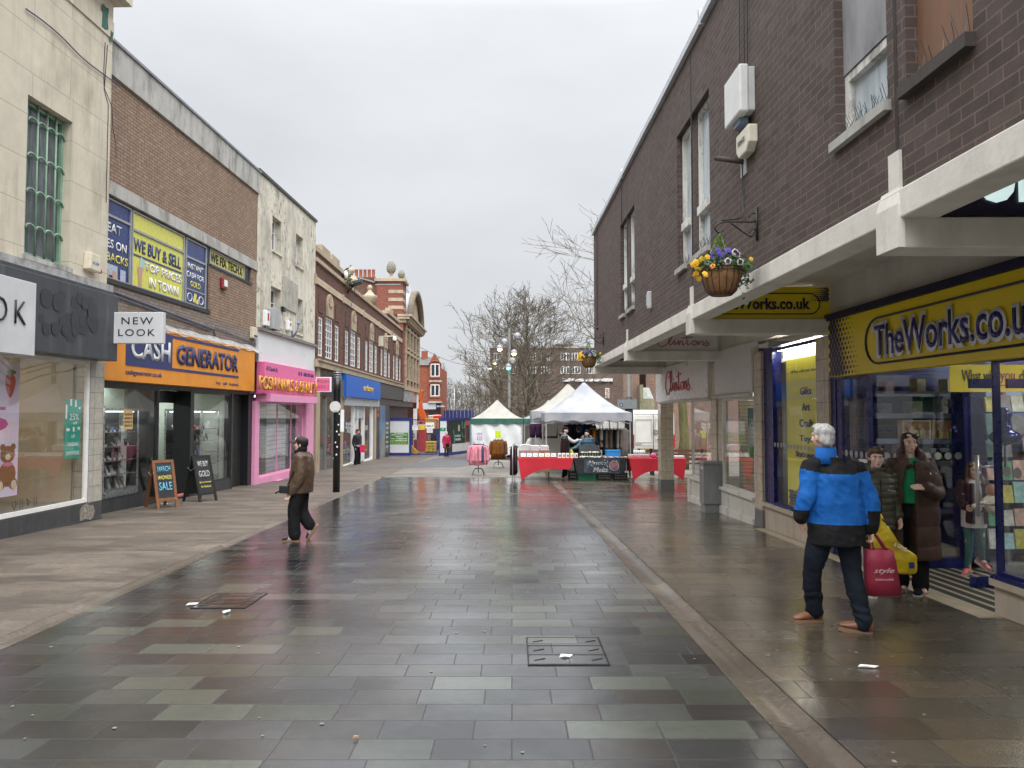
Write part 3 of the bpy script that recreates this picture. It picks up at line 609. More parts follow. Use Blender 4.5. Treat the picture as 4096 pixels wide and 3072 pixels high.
for c in (17.98, 18.6): m.tube([Lf.pt(c + .12 * math.cos(q), 4.6 + .1 * math.sin(q), -.05) for q in rng(0, 6.28, 14)], .012, 4)
m.build('ring_print', txw, w3); m = MB(); m.prism([(18.15, 4.5), (18.3, 4.5), (18.36, 4.72), (18.24, 4.74)], Lf.pt(0, 0, dp), (Lf.k, 1, 0), (0, 0, 1), Lf.n, 0, .003); m.prism([(18.32, 4.48), (18.48, 4.48), (18.44, 4.6), (18.36, 4.6)], Lf.pt(0, 0, dp), (Lf.k, 1, 0), (0, 0, 1), Lf.n, 0, .003); m.build('bar_print', txy, w3)
skin_v = M('print_skin', (.5, .3, .22), .5, .1)
m = MB(); m.prism([(15.62, 4.42), (15.74, 4.42), (15.74, 4.7), (15.8, 4.86), (15.74, 5.02), (15.64, 4.98), (15.56, 4.84), (15.6, 4.7)], Lf.pt(0, 0, dp), (Lf.k, 1, 0), (0, 0, 1), Lf.n, 0, .003); m.build('hand_print', skin_v, w2)
m = MB(); m.prism([(15.62, 4.9), (15.8, 4.86), (15.86, 5.06), (15.68, 5.12)], Lf.pt(0, 0, dp + .003), (Lf.k, 1, 0), (0, 0, 1), Lf.n, 0, .003); m.build('banknote_print', M('note', (.4, .55, .5), .5), w2)
m = MB(); m.fbox(Lf, 14.3, 14.8, 4.5, 4.72, dp, dp + .003); m.fbox(Lf, 14.9, 15.1, 4.44, 4.68, dp, dp + .003); m.build('keyboard_print', M('kb', (.4, .45, .55), .5, .3, 30), w1)
m = MB(); m.prism([(14.3, 4.42), (14.5, 4.42), (14.48, 4.6), (14.36, 4.6)], Lf.pt(0, 0, dp + .004), (Lf.k, 1, 0), (0, 0, 1), Lf.n, 0, .003); m.prism([(14.62, 4.42), (14.82, 4.42), (14.76, 4.58), (14.62, 4.6)], Lf.pt(0, 0, dp + .004), (Lf.k, 1, 0), (0, 0, 1), Lf.n, 0, .003); m.build('hand_print', skin_v, w1)
m = MB(); rows = []
for Y in rng(13.4, 22.2, 60): rows.append([Lf.pt(Y, 3.72 + .02 * math.sin(Y * 5), .0), Lf.pt(Y, 3.66 + .02 * math.sin(Y * 7), .06), Lf.pt(Y, 3.54 + .015 * math.sin(Y * 9), .22), Lf.pt(Y, 3.5 + .015 * math.sin(Y * 8), .27)])
m.loft([list(r) for r in rows], cap=False, closed=False); m.build('flashing', lead_m, t)
m = MB(); m.tube([Lf.pt(13.5, 4.2, .03), Lf.pt(19.2, 3.92, .03), Lf.pt(19.3, 3.75, .03)], .02, 6); m.tube([Lf.pt(13.5, 4.12, .03), Lf.pt(19.0, 3.86, .03)], .015, 6); m.tube([Lf.pt(19.3, 3.98, .03), Lf.pt(22.2, 3.8, .03)], .015, 6); m.build('conduit', M('blue_grey_pipe', (.1, .12, .18), .5), t)
s = thing('shop_sign', 'long orange fascia sign with white and navy lettering in a navy band', 'shop sign', Lf.pt(17.6, 2.3, .2))
orange = M('sign_orange', (.68, .255, .025), .45, .1, 2); nav2 = M('sign_navy', (.025, .035, .13), .4, .08)
m = MB(); m.fbox(Lf, 13.5, 21.56, 2.3, 3.55, .0, .25); m.build('board', orange, s, bevel=.008)
m = MB(); m.fbox(Lf, 14.65, 16.55, 2.64, 3.46, .251, .262); m.build('panel', nav2, s)
m = MB(); m.fbox(Lf, 16.56, 20.35, 3.4, 3.46, .251, .262); m.build('stripe', nav2, s); m = MB(); m.fbox(Lf, 16.56, 20.35, 2.64, 2.7, .251, .262); m.build('stripe', nav2, s)
ftxt('CASH', Lf, 14.82, 16.45, 2.8, 3.28, .268, sign_w, s, bold=.03); ftxt('GENERATOR', Lf, 16.75, 20.3, 2.8, 3.28, .268, nav2, s, bold=.04)
ftxt('cashgenerator.co.uk', Lf, 14.65, 16.1, 2.42, 2.56, .256, nav2, s, bold=.01); ftxt('buy · sell · buyback', Lf, 18.92, 20.36, 2.39, 2.5, .256, nav2, s, bold=.01)
dtile2 = brick('charcoal_riser_tile', [(.03, .031, .034), (.045, .046, .05)], (.075, .075, .075), .2, .5, .004, .4, .3, off=0, bump=.15)
zg = gz(17)
each(Lf, [(13.4, 16.45, -1, -.14, -.2, 0), (18.2, 20.55, -1, -.24, -.2, 0)], 'stall_riser', dtile2, t)
each(Lf, [(13.4, 21.9, 2.2, 3.5, -.3, -.02), (16.47, 18.1, 1.9, 2.2, -.5, -.42), (18.04, 18.2, -.6, 2.2, -.45, .0), (20.5, 20.62, -.7, 2.2, -.2, .01)], 'shopfront_frame', dark_fr, t)
m = MB(); m.fbox(Lf, 20.7, 21.75, -.62, 2.2, -.3, -.22); m.fbox(Lf, 20.85, 21.3, 1.1, 1.14, -.22, -.2); m.build('side_door', brick('black_boarding', [(.012, .012, .012), (.02, .02, .02)], (.005, .005, .005), .9, .14, .004, .5, .3, (.06, .055, .05)), t)
m = MB(); m.fbox(Lf, 21.75, 22.2, -.75, 2.25, -.3, .0); m.build('pier', black_m, t)
window(Lf, 13.42, 16.45, -.14, 2.2, -.04, dark_fr, gl_soft, t, fw=.04, name='shop_window'); window(Lf, 18.2, 20.5, -.24, 2.2, -.04, dark_fr, gl_soft, t, fw=.05, name='shop_window')
m = MB(); m.fbox(Lf, 16.45, 16.5, -.45, 2.2, -.7, .0); m.fbox(Lf, 16.5, 16.56, -.5, 2.2, -.75, -.68); m.build('door_frame', dark_fr, t)
m = MB(); m.fbox(Lf, 16.5, 17.2, -.4, 1.9, -.72, -.7); m.build('door_glass', gl_soft, t)
cool = M('shop_wall_pale', (.5, .53, .47), .7, .06)
m = MB(); m.fbox(Lf, 13.4, 21.9, -.8, 2.5, -4.2, -4.1); m.fbox(Lf, 13.3, 13.4, -.8, 2.5, -4.1, -.3); m.fbox(Lf, 20.62, 20.7, -.8, 2.5, -4.1, -.2); m.build('interior_wall', cool, t)
m = MB(); m.fbox(Lf, 13.4, 20.6, -.6, -.5, -4.1, -.2); m.build('shop_floor', M('shop_floor_dark', (.08, .08, .08), .3), t)
m = MB(); m.fbox(Lf, 13.4, 20.6, 2.3, 2.4, -4.1, -.3); m.build('interior_ceiling', cool, t)
for yy in (14.4, 16.8, 19.2):
 m = MB(); m.fbox(Lf, yy, yy + .9, 2.24, 2.28, -2.6, -1.8); m.build('ceiling_light', emat('cool_light_panel', (.9, 1, .95), 7), t)
m = MB(); m.fbox(Lf, 17.15, 17.35, -.5, 2.3, -2.8, -1.2); m.build('partition', M('shop_partition', (.55, .6, .53), .6), t)
shelf_m = glass('shelf_glass', (.8, .9, .87), .6); alu = M('alu_trim', (.5, .52, .53), .3, metal=.7)
item_cols = [M('goods_black', (.02, .02, .022), .3), M('goods_white', (.6, .6, .6), .4), M('goods_silver', (.35, .36, .38), .25, metal=.6), M('goods_red', (.35, .04, .04), .4), M('goods_blue', (.05, .1, .35), .4), M('goods_brown', (.2, .1, .05), .5), M('goods_green', (.1, .35, .1), .4)]
def cabinet(Y0, Y1, d0, d1, z0, z1, nsh, label, seed, fill=.8):
 random.seed(seed); s = thing('display_cabinet', label, 'display cabinet', Lf.pt((Y0 + Y1) / 2, z0, (d0 + d1) / 2))
 f = MB()
 for a in (Y0, Y1 - .03):
  for d in (d0, d1 - .03): f.fbox(Lf, a, a + .03, z0, z1, d, d + .03)
 f.fbox(Lf, Y0, Y1, z1, z1 + .05, d0, d1); f.fbox(Lf, Y0, Y1, z0 - .02, z0 + .12, d0, d1); f.build('frame', alu, s)
 k = MB(); k.fbox(Lf, Y0 + .03, Y1 - .03, z0 + .1, z1, d0 - .02, d0 - .005); k.build('back_panel', M('cab_back', (.05, .055, .055), .4), s)
 l = MB(); l.fbox(Lf, Y0 + .05, Y1 - .05, z1 - .03, z1 - .012, d0 + .1, d1 - .1); l.build('strip_light', emat('cab_light', (.95, 1, .97), 3), s)
 for j in range(nsh):
  z = z0 + .14 + (z1 - z0 - .3) * j / nsh
  sh = MB(); sh.fbox(Lf, Y0 + .03, Y1 - .03, z - .012, z, d0, d1 - .03); o = sh.build('shelf', M('dark_shelf', (.12, .13, .13), .2), s)
  a = Y0 + .08
  while a < Y1 - .15:
   wd = random.uniform(.05, .12); hh = random.uniform(.08, (z1 - z0) / nsh * .62)
   if random.random() < fill:
    it = MB(); dd = random.uniform(d0 + .12, d1 - .2); kk = random.choice((0, 0, 0, 1, 2, 1, 0, 2, 3, 4, 5))
    q = Lf.pt(a, z, dd); lean = random.uniform(.02, .06)
    it.hexa([Lf.pt(a, z, dd), Lf.pt(a, z, dd + .04), Lf.pt(a + wd, z, dd + .04), Lf.pt(a + wd, z, dd), Lf.pt(a, z + hh, dd - lean), Lf.pt(a, z + hh, dd + .02 - lean), Lf.pt(a + wd, z + hh, dd + .02 - lean), Lf.pt(a + wd, z + hh, dd - lean)])
    it.mi = 1; it.fbox(Lf, a + wd * .2, a + wd * .8, z, z + .045, dd + .05, dd + .055)
    tag(it.build('shop_item', [item_cols[kk], item_cols[1]], None), 'small priced gadget on a glass display shelf behind the dark shop window', 'shop goods', 'small goods in the display cabinets')
   a += wd + random.uniform(.01, .05)
 return s
cabinet(13.6, 14.9, -.75, -.3, -.14, 1.75, 6, 'tall glass cabinet of watches and phones beside the grey tiled pier', 1)
cabinet(14.95, 16.3, -.8, -.35, -.14, 1.7, 5, 'glass cabinet of dark goods behind the brown chalkboard', 2)
cabinet(18.3, 19.3, -.8, -.3, -.24, 1.7, 5, 'glass cabinet with rows of phones behind the black chalkboard', 3)
cabinet(19.35, 20.4, -.8, -.3, -.24, 1.7, 5, 'glass cabinet holding headphones beside the black boarded door', 4)
cabinet(17.4, 18.0, -2.7, -2.2, -.5, 1.6, 4, 'narrow cabinet of boxed phones inside the open shop doorway', 5)
random.seed(9)
for i in range(9):
 a = 16.75 + (i % 4) * .3; z = -.45 + (i // 4) * .2
 m = MB(); m.fbox(Lf, a, a + .26, z, z + .19, -1.35, -1.1); m.mi = 1; m.fbox(Lf, a + .03, a + .23, z + .04, z + .15, -1.098, -1.095)
 tag(m.build('boxed_toy', [random.choice(item_cols), M('box_print', (.3, .35, .3), .5, .8, 14)]), 'printed box in the low pile inside the shop doorway', 'box', 'boxes piled in the shop doorway')
m = MB(); m.tube(spline([Lf.pt(17.5, -.4, -.06), Lf.pt(17.7, -.39, -.02), Lf.pt(17.95, -.41, -.08)], 4), .05, 6); tag(m.build('doormat_roll', M('mat_red', (.4, .12, .1), .8)), 'rolled red cloth lying on the shop doorstep', 'cloth')
s = thing('window_notice', 'small orange notice stuck on the dark shop window glass', 'notice', Lf.pt(15.25, 1.35, 0)); m = MB(); m.fbox(Lf, 15.1, 15.45, 1.3, 1.72, -.03, -.025); m.build('sheet', M('notice_orange', (.6, .4, .15), .5), s)
for k in range(4): ftxt('NOTICE OF', Lf, 15.14, 15.41, 1.36 + .08 * k, 1.4 + .08 * k, -.02, navy, s)
def aboard(p, w, h, rz, fm, label, lines):
 s = thing('chalkboard', label, 'chalkboard', p); s.rotation_euler = (0, 0, rz)
 def lf(mb, sg, th=.03):
  sp = .28
  def q(x, z, d): return (x, sg * (sp * (1 - z / h)) + d, z)
  for x0, x1, z0, z1 in ((-w / 2, -w / 2 + .06, 0, h), (w / 2 - .06, w / 2, 0, h), (-w / 2 + .06, w / 2 - .06, h - .06, h), (-w / 2 + .06, w / 2 - .06, .16, .22)):
   mb.hexa([q(x0, z0, -th / 2), q(x1, z0, -th / 2), q(x1, z0, th / 2), q(x0, z0, th / 2), q(x0, z1, -th / 2), q(x1, z1, -th / 2), q(x1, z1, th / 2), q(x0, z1, th / 2)])
 for sg in (-1, 1):
  f = MB(); lf(f, sg); o = f.build('frame', fm); o.parent = s
  b = MB(); sp = .28
  def q(x, z, d): return (x, sg * (sp * (1 - z / h)) + d, z)
  b.hexa([q(-w / 2 + .06, .22, -.008), q(w / 2 - .06, .22, -.008), q(w / 2 - .06, .22, .008), q(-w / 2 + .06, .22, .008), q(-w / 2 + .06, h - .06, -.008), q(w / 2 - .06, h - .06, -.008), q(w / 2 - .06, h - .06, .008), q(-w / 2 + .06, h - .06, .008)])
  o = b.build('board', M('chalkboard', (.02, .021, .023), .6, .4, 4)); o.parent = s
 nv = Vector((0, -h, .28)).normalized(); up = Vector((0, .28, h)).normalized()
 for s_, z, hh, ww, mt in lines:
  o = txt(s_, ww, hh, Vector((-ww / 2, -.28 * (1 - z / h) - .014, z)), (1, 0, 0), up, mt, None, bold=.012); o.parent = s
 ch = MB(); ch.tube([(-w / 2 - .01, -.12, h * .75), (-w / 2 - .01, 0, h * .68), (-w / 2 - .01, .12, h * .75)], .006, 4); o = ch.build('chain', alu); o.parent = s
 return s
cb, cy, cw_ = M('chalk_blue', (.15, .5, .7), .8, 0), M('chalk_yellow', (.7, .6, .15), .8, 0), M('chalk_white', (.5, .5, .5), .8, 0)
p = at(646, 2026, 15.6); p.z = gz(15.6); aboard(p, .47, 1.03, R(52), M('brown_wood', (.2, .08, .03), .5, .25, 12), 'brown wooden chalkboard reading March madness sale outside the dark shopfront', [('MARCH', .78, .12, .28, cb), ('MADNESS', .61, .09, .3, cy), ('SALE', .38, .18, .28, cb)])
p = at(800, 2001, 17); p.z = gz(17); aboard(p, .52, 1.08, R(64), M('black_wood', (.015, .014, .014), .4), 'black framed chalkboard reading we buy gold beside the shop doorway', [('WE BUY', .82, .13, .3, cw_), ('GOLD', .58, .15, .3, cw_), ('@ Cash Generator', .43, .05, .34, cy), ('St Helens!', .33, .05, .28, cy)])
s = thing('alarm_box', 'small red and black alarm sounder on the tan brick pier', 'alarm box', Lf.pt(19.75, 5.2)); m = MB(); m.fbox(Lf, 19.6, 19.9, 5.1, 5.42, .0, .1); m.build('case', M('alarm_dark_red', (.25, .02, .03), .4), s, bevel=.03); m = MB(); m.fbox(Lf, 19.66, 19.84, 5.18, 5.36, .1, .12); m.build('cover', white_p, s)
s = thing('alarm_box', 'cream alarm box at the end of the tan brick wall', 'alarm box', Lf.pt(21.9, 4.0)); m = MB(); m.fbox(Lf, 21.75, 22.1, 3.95, 4.3, .0, .12); m.build('case', M('alarm_cream', (.62, .57, .44), .4), s, bevel=.02); m = MB(); m.fbox(Lf, 21.8, 22.05, 4.0, 4.05, .12, .13); m.build('vent', dark_fr, s)
stucco = weathered('flaking_white_render', (.62, .58, .48), (.13, .12, .095), .6, .9, (.5, .68), streak=.55, flake=.8, bump=.4)
t = thing('rendered_building', 'narrow peeling white rendered building above a pink salon front', 'building', Lf.pt(25, gz(25)))
H = [(23.5, 24.36, 7.1, 8.25), (25.9, 26.72, 7.1, 8.25), (23.45, 24.42, 4.62, 5.88), (25.95, 26.78, 4.6, 5.9)]
m = MB(); wall(m, Lf, 22.25, 28.3, 4.2, 9.3, -.35, .02, H); m.build('wall', stucco, t, merge=.001)
m = MB(); m.fbox(Lf, 22.2, 28.34, 9.3, 9.4, -.4, .08); m.build('coping', dark_fr, t)
m = MB(); m.fbox(Lf, 22.2, 28.3, 8.9, 9.1, -9, -.36); m.fbox(Lf, 22.26, 22.5, 3.0, 9.28, -8, -.36); m.fbox(Lf, 28.0, 28.3, -1, 8.9, -9, -.36); m.build('roof', brick('end_red_brick', [(.2, .06, .045), (.26, .08, .06)], (.12, .1, .09)), t)
for h in H:
 window(Lf, h[0], h[1], h[2], h[3], -.24, white_p, gl_dark, t, fw=.06, hs=(.62,), dep=.07)
 m = MB(); m.fbox(Lf, h[0] - .05, h[1] + .05, h[2] - .08, h[2], -.3, .08); m.build('sill', stucco, t)
m = MB(); m.prism([(24.5, 5.3), (26.0, 5.28), (26.05, 6.35), (24.5, 6.4)], Lf.pt(0, 0, .02), (Lf.k, 1, 0), (0, 0, 1), Lf.n, 0, .06); m.build('patch_board', weathered('grey_board_patch', (.4, .38, .33), (.14, .13, .11), .6, 2, flake=.4), t)
m = MB(); m.fbox(Lf, 24.42, 24.6, 5.15, 5.32, .0, .12); m.build('hole', dark_fr, t)
m = MB(); m.fbox(Lf, 22.25, 28.1, 3.26, 4.24, .0, .1); m.build('blank_fascia', M('blank_white_panel', (.66, .68, .69), .35, .05, 1), t)
m = MB(); m.fbox(Lf, 22.2, 28.2, 4.24, 4.34, -.05, .2); m.build('ledge', weathered('dark_ledge', (.2, .19, .17), (.06, .055, .05)), t)
for a, b, c, d, lab in ((22.7, 23.05, 4.45, 4.95, 'white plastic junction box on the peeling render wall'), (24.85, 25.2, 4.55, 4.9, 'white and red alarm box on the peeling render wall')):
 s = thing('junction_box', lab, 'wall box', Lf.pt(a, c)); m = MB(); m.fbox(Lf, a, b, c, d, .02, .16); m.build('case', white_p, s, bevel=.03); m = MB(); m.fbox(Lf, a + .12, b - .12, c + .18, d - .08, .16, .17); m.build('badge', M('alarm_red', (.45, .02, .02), .2), s)
s = thing('meter_box', 'grey steel meter box with a cable below the render window', 'wall box', Lf.pt(23.3, 4.4)); m = MB(); m.fbox(Lf, 23.15, 23.8, 4.4, 5.1, .02, .24); m.build('case', M('grey_steel_box', (.36, .37, .37), .4), s, bevel=.015); m = MB(); m.tube([Lf.pt(23.4, 4.4, .12), Lf.pt(23.42, 4.25, .1), Lf.pt(22.9, 4.3, .06), Lf.pt(22.85, 4.6, .06)], .015, 5); m.build('cable', black_m, s)
s = thing('camera_bracket', 'blue-grey bracket with a broken camera on the peeling render', 'bracket', Lf.pt(25.6, 4.4)); m = MB(); m.tube([Lf.pt(25.55, 4.35, .05), Lf.pt(25.6, 4.6, .2), Lf.pt(25.75, 4.85, .2)], .03, 6); m.fbox(Lf, 25.5, 25.62, 4.3, 4.6, .0, .05); m.build('arm', M('blue_grey_pipe', (.1, .12, .18), .5), s); m = MB(); m.ball(Lf.pt(25.76, 4.9, .2), .07, 8); m.build('head', M('camera_blue', (.2, .25, .35), .4), s)
pink = M('salon_pink', (.72, .15, .34), .4, .06); pinkl = M('salon_pale_pink', (.72, .3, .48), .4, .06); gold = noisecol('gold_letter', [(.45, .13, .02), (.7, .4, .04), (.35, .08, .02)], 9, .25)
m = MB(); m.fbox(Lf, 22.3, 27.25, 2.0, 2.24, .0, .5); m.build('canopy', pinkl, t, bevel=.01)
each(Lf, [(22.05, 22.4, -.8, 2.02, -.2, .1), (27.1, 28.05, -.9, 2.02, -.3, .1), (22.4, 27.1, -.9, -.4, -.2, .08), (22.4, 24.4, -.9, -.62, .08, .2)], 'shopfront_frame', pinkl, t)
window(Lf, 22.4, 27.1, -.4, 2.0, -.05, pinkl, gl_shop, t, fw=.05, vs=(.42, .72), name='shop_window')
m = MB(); m.fbox(Lf, 22.1, 28.0, -.7, 2.4, -3.6, -3.5); m.fbox(Lf, 28.0, 28.1, -.7, 2.4, -3.5, -.3); m.build('interior_wall', M('salon_wall', (.45, .47, .47), .6), t)
m = MB(); m.fbox(Lf, 22.1, 28.0, -.75, -.65, -3.5, -.2); m.build('shop_floor', M('salon_floor', (.3, .28, .26), .3), t); m = MB(); m.fbox(Lf, 22.1, 28.0, 2.3, 2.4, -3.5, -.3); m.build('interior_ceiling', M('salon_ceiling', (.6, .6, .6), .6), t)
m = MB(); m.fbox(Lf, 25, 26.4, 2.24, 2.28, -2.2, -1.6); m.build('ceiling_light', emat('cool_light_panel', (.9, 1, .95), 7), t)
m = MB()
for k in range(17): m.fbox(Lf, 24.0, 25.9, -.5 + .15 * k, -.37 + .15 * k, -.3, -.27)
m.build('shutter', M('shutter_grey', (.3, .31, .33), .4), t)
s = thing('shop_sign', 'pink fascia sign with raised gold letters over the salon canopy', 'shop sign', Lf.pt(25, 2.25, .3))
m = MB(); m.fbox(Lf, 22.1, 27.28, 2.242, 3.25, .1, .36); m.build('board', pink, s, bevel=.01)
F_ = Lf; ya, yb = Lf.Y(1025, .4), Lf.Y(1252, .4)
ftxt('POSH NAILS & BEAUTY', F_, ya + .02, 27.2, 2.35, 2.78, .46, gold, s, bold=.008, ext=.05)
ftxt('43 Church St', F_, 22.2, 23.2, 2.98, 3.12, .366, nav2, s, bold=.01); ftxt('0780 787 6886', F_, 25.9, 27.1, 2.98, 3.12, .366, nav2, s, bold=.02)
m = MB(); 
for c in (25.4, 25.65): m.lathe([(0, 0), (.08, 0), (.08, .004), (0, .004)], (0, 0, 0), 10); 
for v in m.bm.verts: pass
m.bm.clear()
for c in (25.4, 25.65): m.prism([(c + .08 * math.cos(q), 3.05 + .08 * math.sin(q)) for q in rng(0, 5.9, 9)], Lf.pt(0, 0, .361), (Lf.k, 1, 0), (0, 0, 1), Lf.n, 0, .005)
m.build('icon', nav2, s)
s = thing('projecting_sign', 'small square pink salon sign on a bracket beside the black post', 'shop sign', Lf.pt(27.4, 2.5, .5))
pa, pb = at(1262, 1568, 27.3), at(1324, 1508, 27.3); m = MB(); m.box(pa.x, pb.x, 27.3, 27.42, pa.z, pb.z); m.build('board', white_p, s, bevel=.01)
m = MB(); m.box(pa.x + .04, pb.x - .04, 27.292, 27.299, pa.z + .04, pb.z - .04); m.build('face', pink, s); w_ = pb.x - pa.x
m = MB(); m.box(pa.x - .3, pa.x, 27.34, 27.38, pa.z + .1, pa.z + .14); m.box(pa.x - .3, pa.x, 27.34, 27.38, pb.z - .14, pb.z - .1); m.build('bracket', white_p, s)
gdk = M('gold_print', (.25, .1, .05), .5, 0)
txt('POSH', w_ * .74, .13, (pa.x + w_ * .13, 27.29, pa.z + .34), (1, 0, 0), (0, 0, 1), gdk, s); txt('NAILS', w_ * .78, .13, (pa.x + w_ * .11, 27.29, pa.z + .14), (1, 0, 0), (0, 0, 1), gdk, s)
chm = M('dusty_pink_velvet', (.48, .24, .22), .8, .15, sheen=.3)
def tubchair(p, rz, lab):
 s = thing('tub_chair', lab, 'chair', p); s.rotation_euler = (0, 0, rz)
 b = MB(); ring = []
 for i in range(9):
  a = math.pi * i / 8; ring.append([Vector((.3 * math.cos(a) * k, .26 * math.sin(a) * k, z)) for k, z in ((1, .42), (1.05, .78), (.9, .8), (.84, .44))])
 b.loft(ring); o = b.build('back', chm); o.parent = s
 b = MB(); b.lathe([(.0, .34), (.27, .34), (.29, .4), (.27, .46), (0, .47)], (0, 0, 0), 14); o = b.build('seat', chm); o.parent = s
 for sx in (-1, 1):
  for sy in (-1, 1): b = MB(); b.tube([(sx * .17, sy * .15, .35), (sx * .24, sy * .2, 0)], [.015, .01], 5); o = b.build('leg', M('brass_leg', (.4, .28, .12), .3, metal=.8)); o.parent = s
 return s
for k, (Y, d) in enumerate(((22.9, -.75), (24.1, -1.5), (24.9, -1.4), (25.8, -.8), (26.5, -.9))): tubchair(Lf.pt(Y, -.65, d), R(90 + 15 * (k % 3 - 1)), 'dusty pink tub chair standing inside the salon window')['group'] = 'pink chairs in the salon'
F2 = Facade(-7.514, -.014, 1)
red_m = brick('dark_red_brick', [(.08, .034, .023), (.12, .048, .031), (.16, .062, .038), (.1, .042, .028)], (.09, .065, .05), .225, .075, .008, .85, .35, (.03, .024, .02), bump=.4)
stone = weathered('buff_stone', (.4, .32, .225), (.12, .09, .065), .6, 1.6, (.5, .7), streak=.35, bump=.3)
def p4(x, y, d=0): return F2.px(*zr4(x, y), d)
t = thing('brick_parade', 'long red brown brick parade with stone bands and shell niches', 'building', F2.pt(38, gz(38)))
YB, YE = 28.3, p4(748, 700)[0]
zl = p4(400, 870, .2)[1]; zf = p4(400, 395)[1]; zp = p4(480, 360)[1]
bays = [p4(215, 400)[0], p4(392, 500)[0], p4(521, 600)[0], p4(626, 660)[0], p4(711, 720)[0]]
bw = bays[1] - bays[0]; bays = [bays[0] + bw * i for i in range(5)]
zl, zf, zp = 3.72, 7.0, 7.75
YE = bays[4] + bw * .48
H = []; hw = .6
for c in bays: H += [(c - hw, c + hw, 3.98, 5.75), (c - 1.85, c - 1.1, 3.98, 5.6), (c + 1.1, c + 1.85, 3.98, 5.6)]
m = MB(); wall(m, F2, YB, YE, zl, zf - .14, -.35, 0, H); m.fbox(F2, YB, YE, zf + .14, zp, -.35, -.02)
for a, b in ((bays[0] - bw * .5, bays[0] + bw * .6), (bays[3] + .8, bays[4] + .6)): m.fbox(F2, max(a, YB), min(b, YE), zp, zp + .42, -.35, -.02)
m.build('wall', red_m, t, merge=.001)
m = MB(); m.fbox(F2, YB, YE, zf - .14, zf + .14, -.2, .06); m.build('frieze', brick('stone_frieze', [(.5, .4, .29), (.56, .46, .34)], (.3, .22, .15), .16, .14, .012, .85, .4, (.15, .11, .08), off=0), t)
m = MB(); m.fbox(F2, YB, YE, zp, zp + .16, -.4, .08)
for a, b in ((bays[0] - bw * .5, bays[0] + bw * .6), (bays[3] + .8, bays[4] + .6)): m.fbox(F2, max(a, YB), min(b, YE), zp + .42, zp + .62, -.4, .06)
for c in (bays[0] - 1.4, bays[0] + .4, bays[3] + 1.6): m.fbox(F2, c, c + 1.4, zp + .62, zp + .9, -.3, .03)
m.build('coping', stone, t)
m = MB(); m.fbox(F2, YB - .3, YE, zl - .24, zl, -.2, .24); m.fbox(F2, YB - .3, YE, zl, zl + .07, -.2, .3); m.build('cornice', stone, t)
each(F2, [(c - bw / 2 - .08, c - bw / 2 + .08, zf - .2, zf + .2, -.1, .09) for c in bays], 'frieze_block', stone, t)
for k, c in enumerate(bays):
 m = MB(); w2_ = .52; P = [(c - w2_, 5.78), (c + w2_, 5.78), (c + w2_, 6.3)] + [(c + w2_ * math.cos(q), 6.3 + .5 * math.sin(q)) for q in rng(0, math.pi, 10)][1:-1] + [(c - w2_, 6.3)]
 m.prism(P, F2.pt(0, 0, -.05), (F2.k, 1, 0), (0, 0, 1), F2.n, 0, .12)
 for j in range(7):
  q = math.pi * (j + .5) / 7; m.bar(F2.pt(c + .08 * math.cos(q), 6.18 + .06 * math.sin(q), .08), F2.pt(c + .42 * math.cos(q), 6.3 + .4 * math.sin(q), .08), .07, .05, F2.n)
 m.build('shell_niche', stone, t)
 for sgn in (-1, 1): each(F2, [(c + sgn * 1.475 - .36, c + sgn * 1.475 + .36, 5.78, 6.5, -.0, .03), (c + sgn * .85 - .13, c + sgn * .85 + .13, 3.85, 5.7, .0, .03), (c + sgn * 2.02 - .12, c + sgn * 2.02 + .12, 3.85, 5.7, .0, .03)], 'brick_pier', red_m, t)
 window(F2, c - hw, c + hw, 3.98, 5.75, -.05, white_p, gl_dark, t, fw=.06, vs=(.33, .66), hs=(.16, .33, .5, .68, .84), bar=.045)
 for sgn in (-1, 1): window(F2, c + sgn * 1.475 - .375, c + sgn * 1.475 + .375, 3.98, 5.6, -.05, white_p, gl_dark, t, fw=.07, vs=(.5,), hs=(.2, .4, .6, .8), bar=.035)
m = MB(); m.fbox(F2, YB, YE, 7.3, 7.5, -9, -.36); m.build('roof', conc_m, t)
for k, c in enumerate((bays[1] + .1, bays[2] + .0)):
 s = thing('parapet_urn', ('large' if k == 0 else 'second') + ' buff stone urn finial on the brick parade parapet' + (' beside the floodlight' if k == 0 else ''), 'urn', F2.pt(c, zp + .16, -.1))
 b = F2.pt(c, zp + .16, -.1); m = MB(); m.lathe([(.2, 0), (.34, .12), (.4, .3), (.46, .42), (.42, .46), (.3, .5), (.12, .72), (.1, .8)], b, 12); m.build('bowl', stone, s)
 m = MB(); m.lathe([(.05, .78), (.14, .86), (.16, .95), (.1, 1.05), (.01, 1.1)], b, 10); m.build('finial', stone, s)
each(F2, [(c, c + .55, -1.5, zl - .24, -.3, .12) for c in (YB, 32.6, 41.3)], 'stone_pier', stone, t)
dk = M('charcoal_panel', (.05, .052, .055), .35, .1)
m = MB(); m.fbox(F2, YB + .55, 32.6, 2.35, 3.48, -.2, .04); m.build('dark_fascia', M('dark_shop_fascia', (.03, .027, .025), .25, .3), t)
m = MB()
for a in (28.85, 29.2, 30.3, 31.9, 32.5): m.fbox(F2, a, a + .08, -1.1, 2.35, -.15, .02)
m.fbox(F2, 28.85, 32.6, -1.2, -.85, -.15, .02); m.build('shopfront_frame', M('grey_shop_metal', (.25, .26, .27), .35, metal=.4), t)
m = MB(); m.fquad(F2, 28.85, 32.6, -.85, 2.35, -.05); m.build('shop_glass', gl_shop, t)
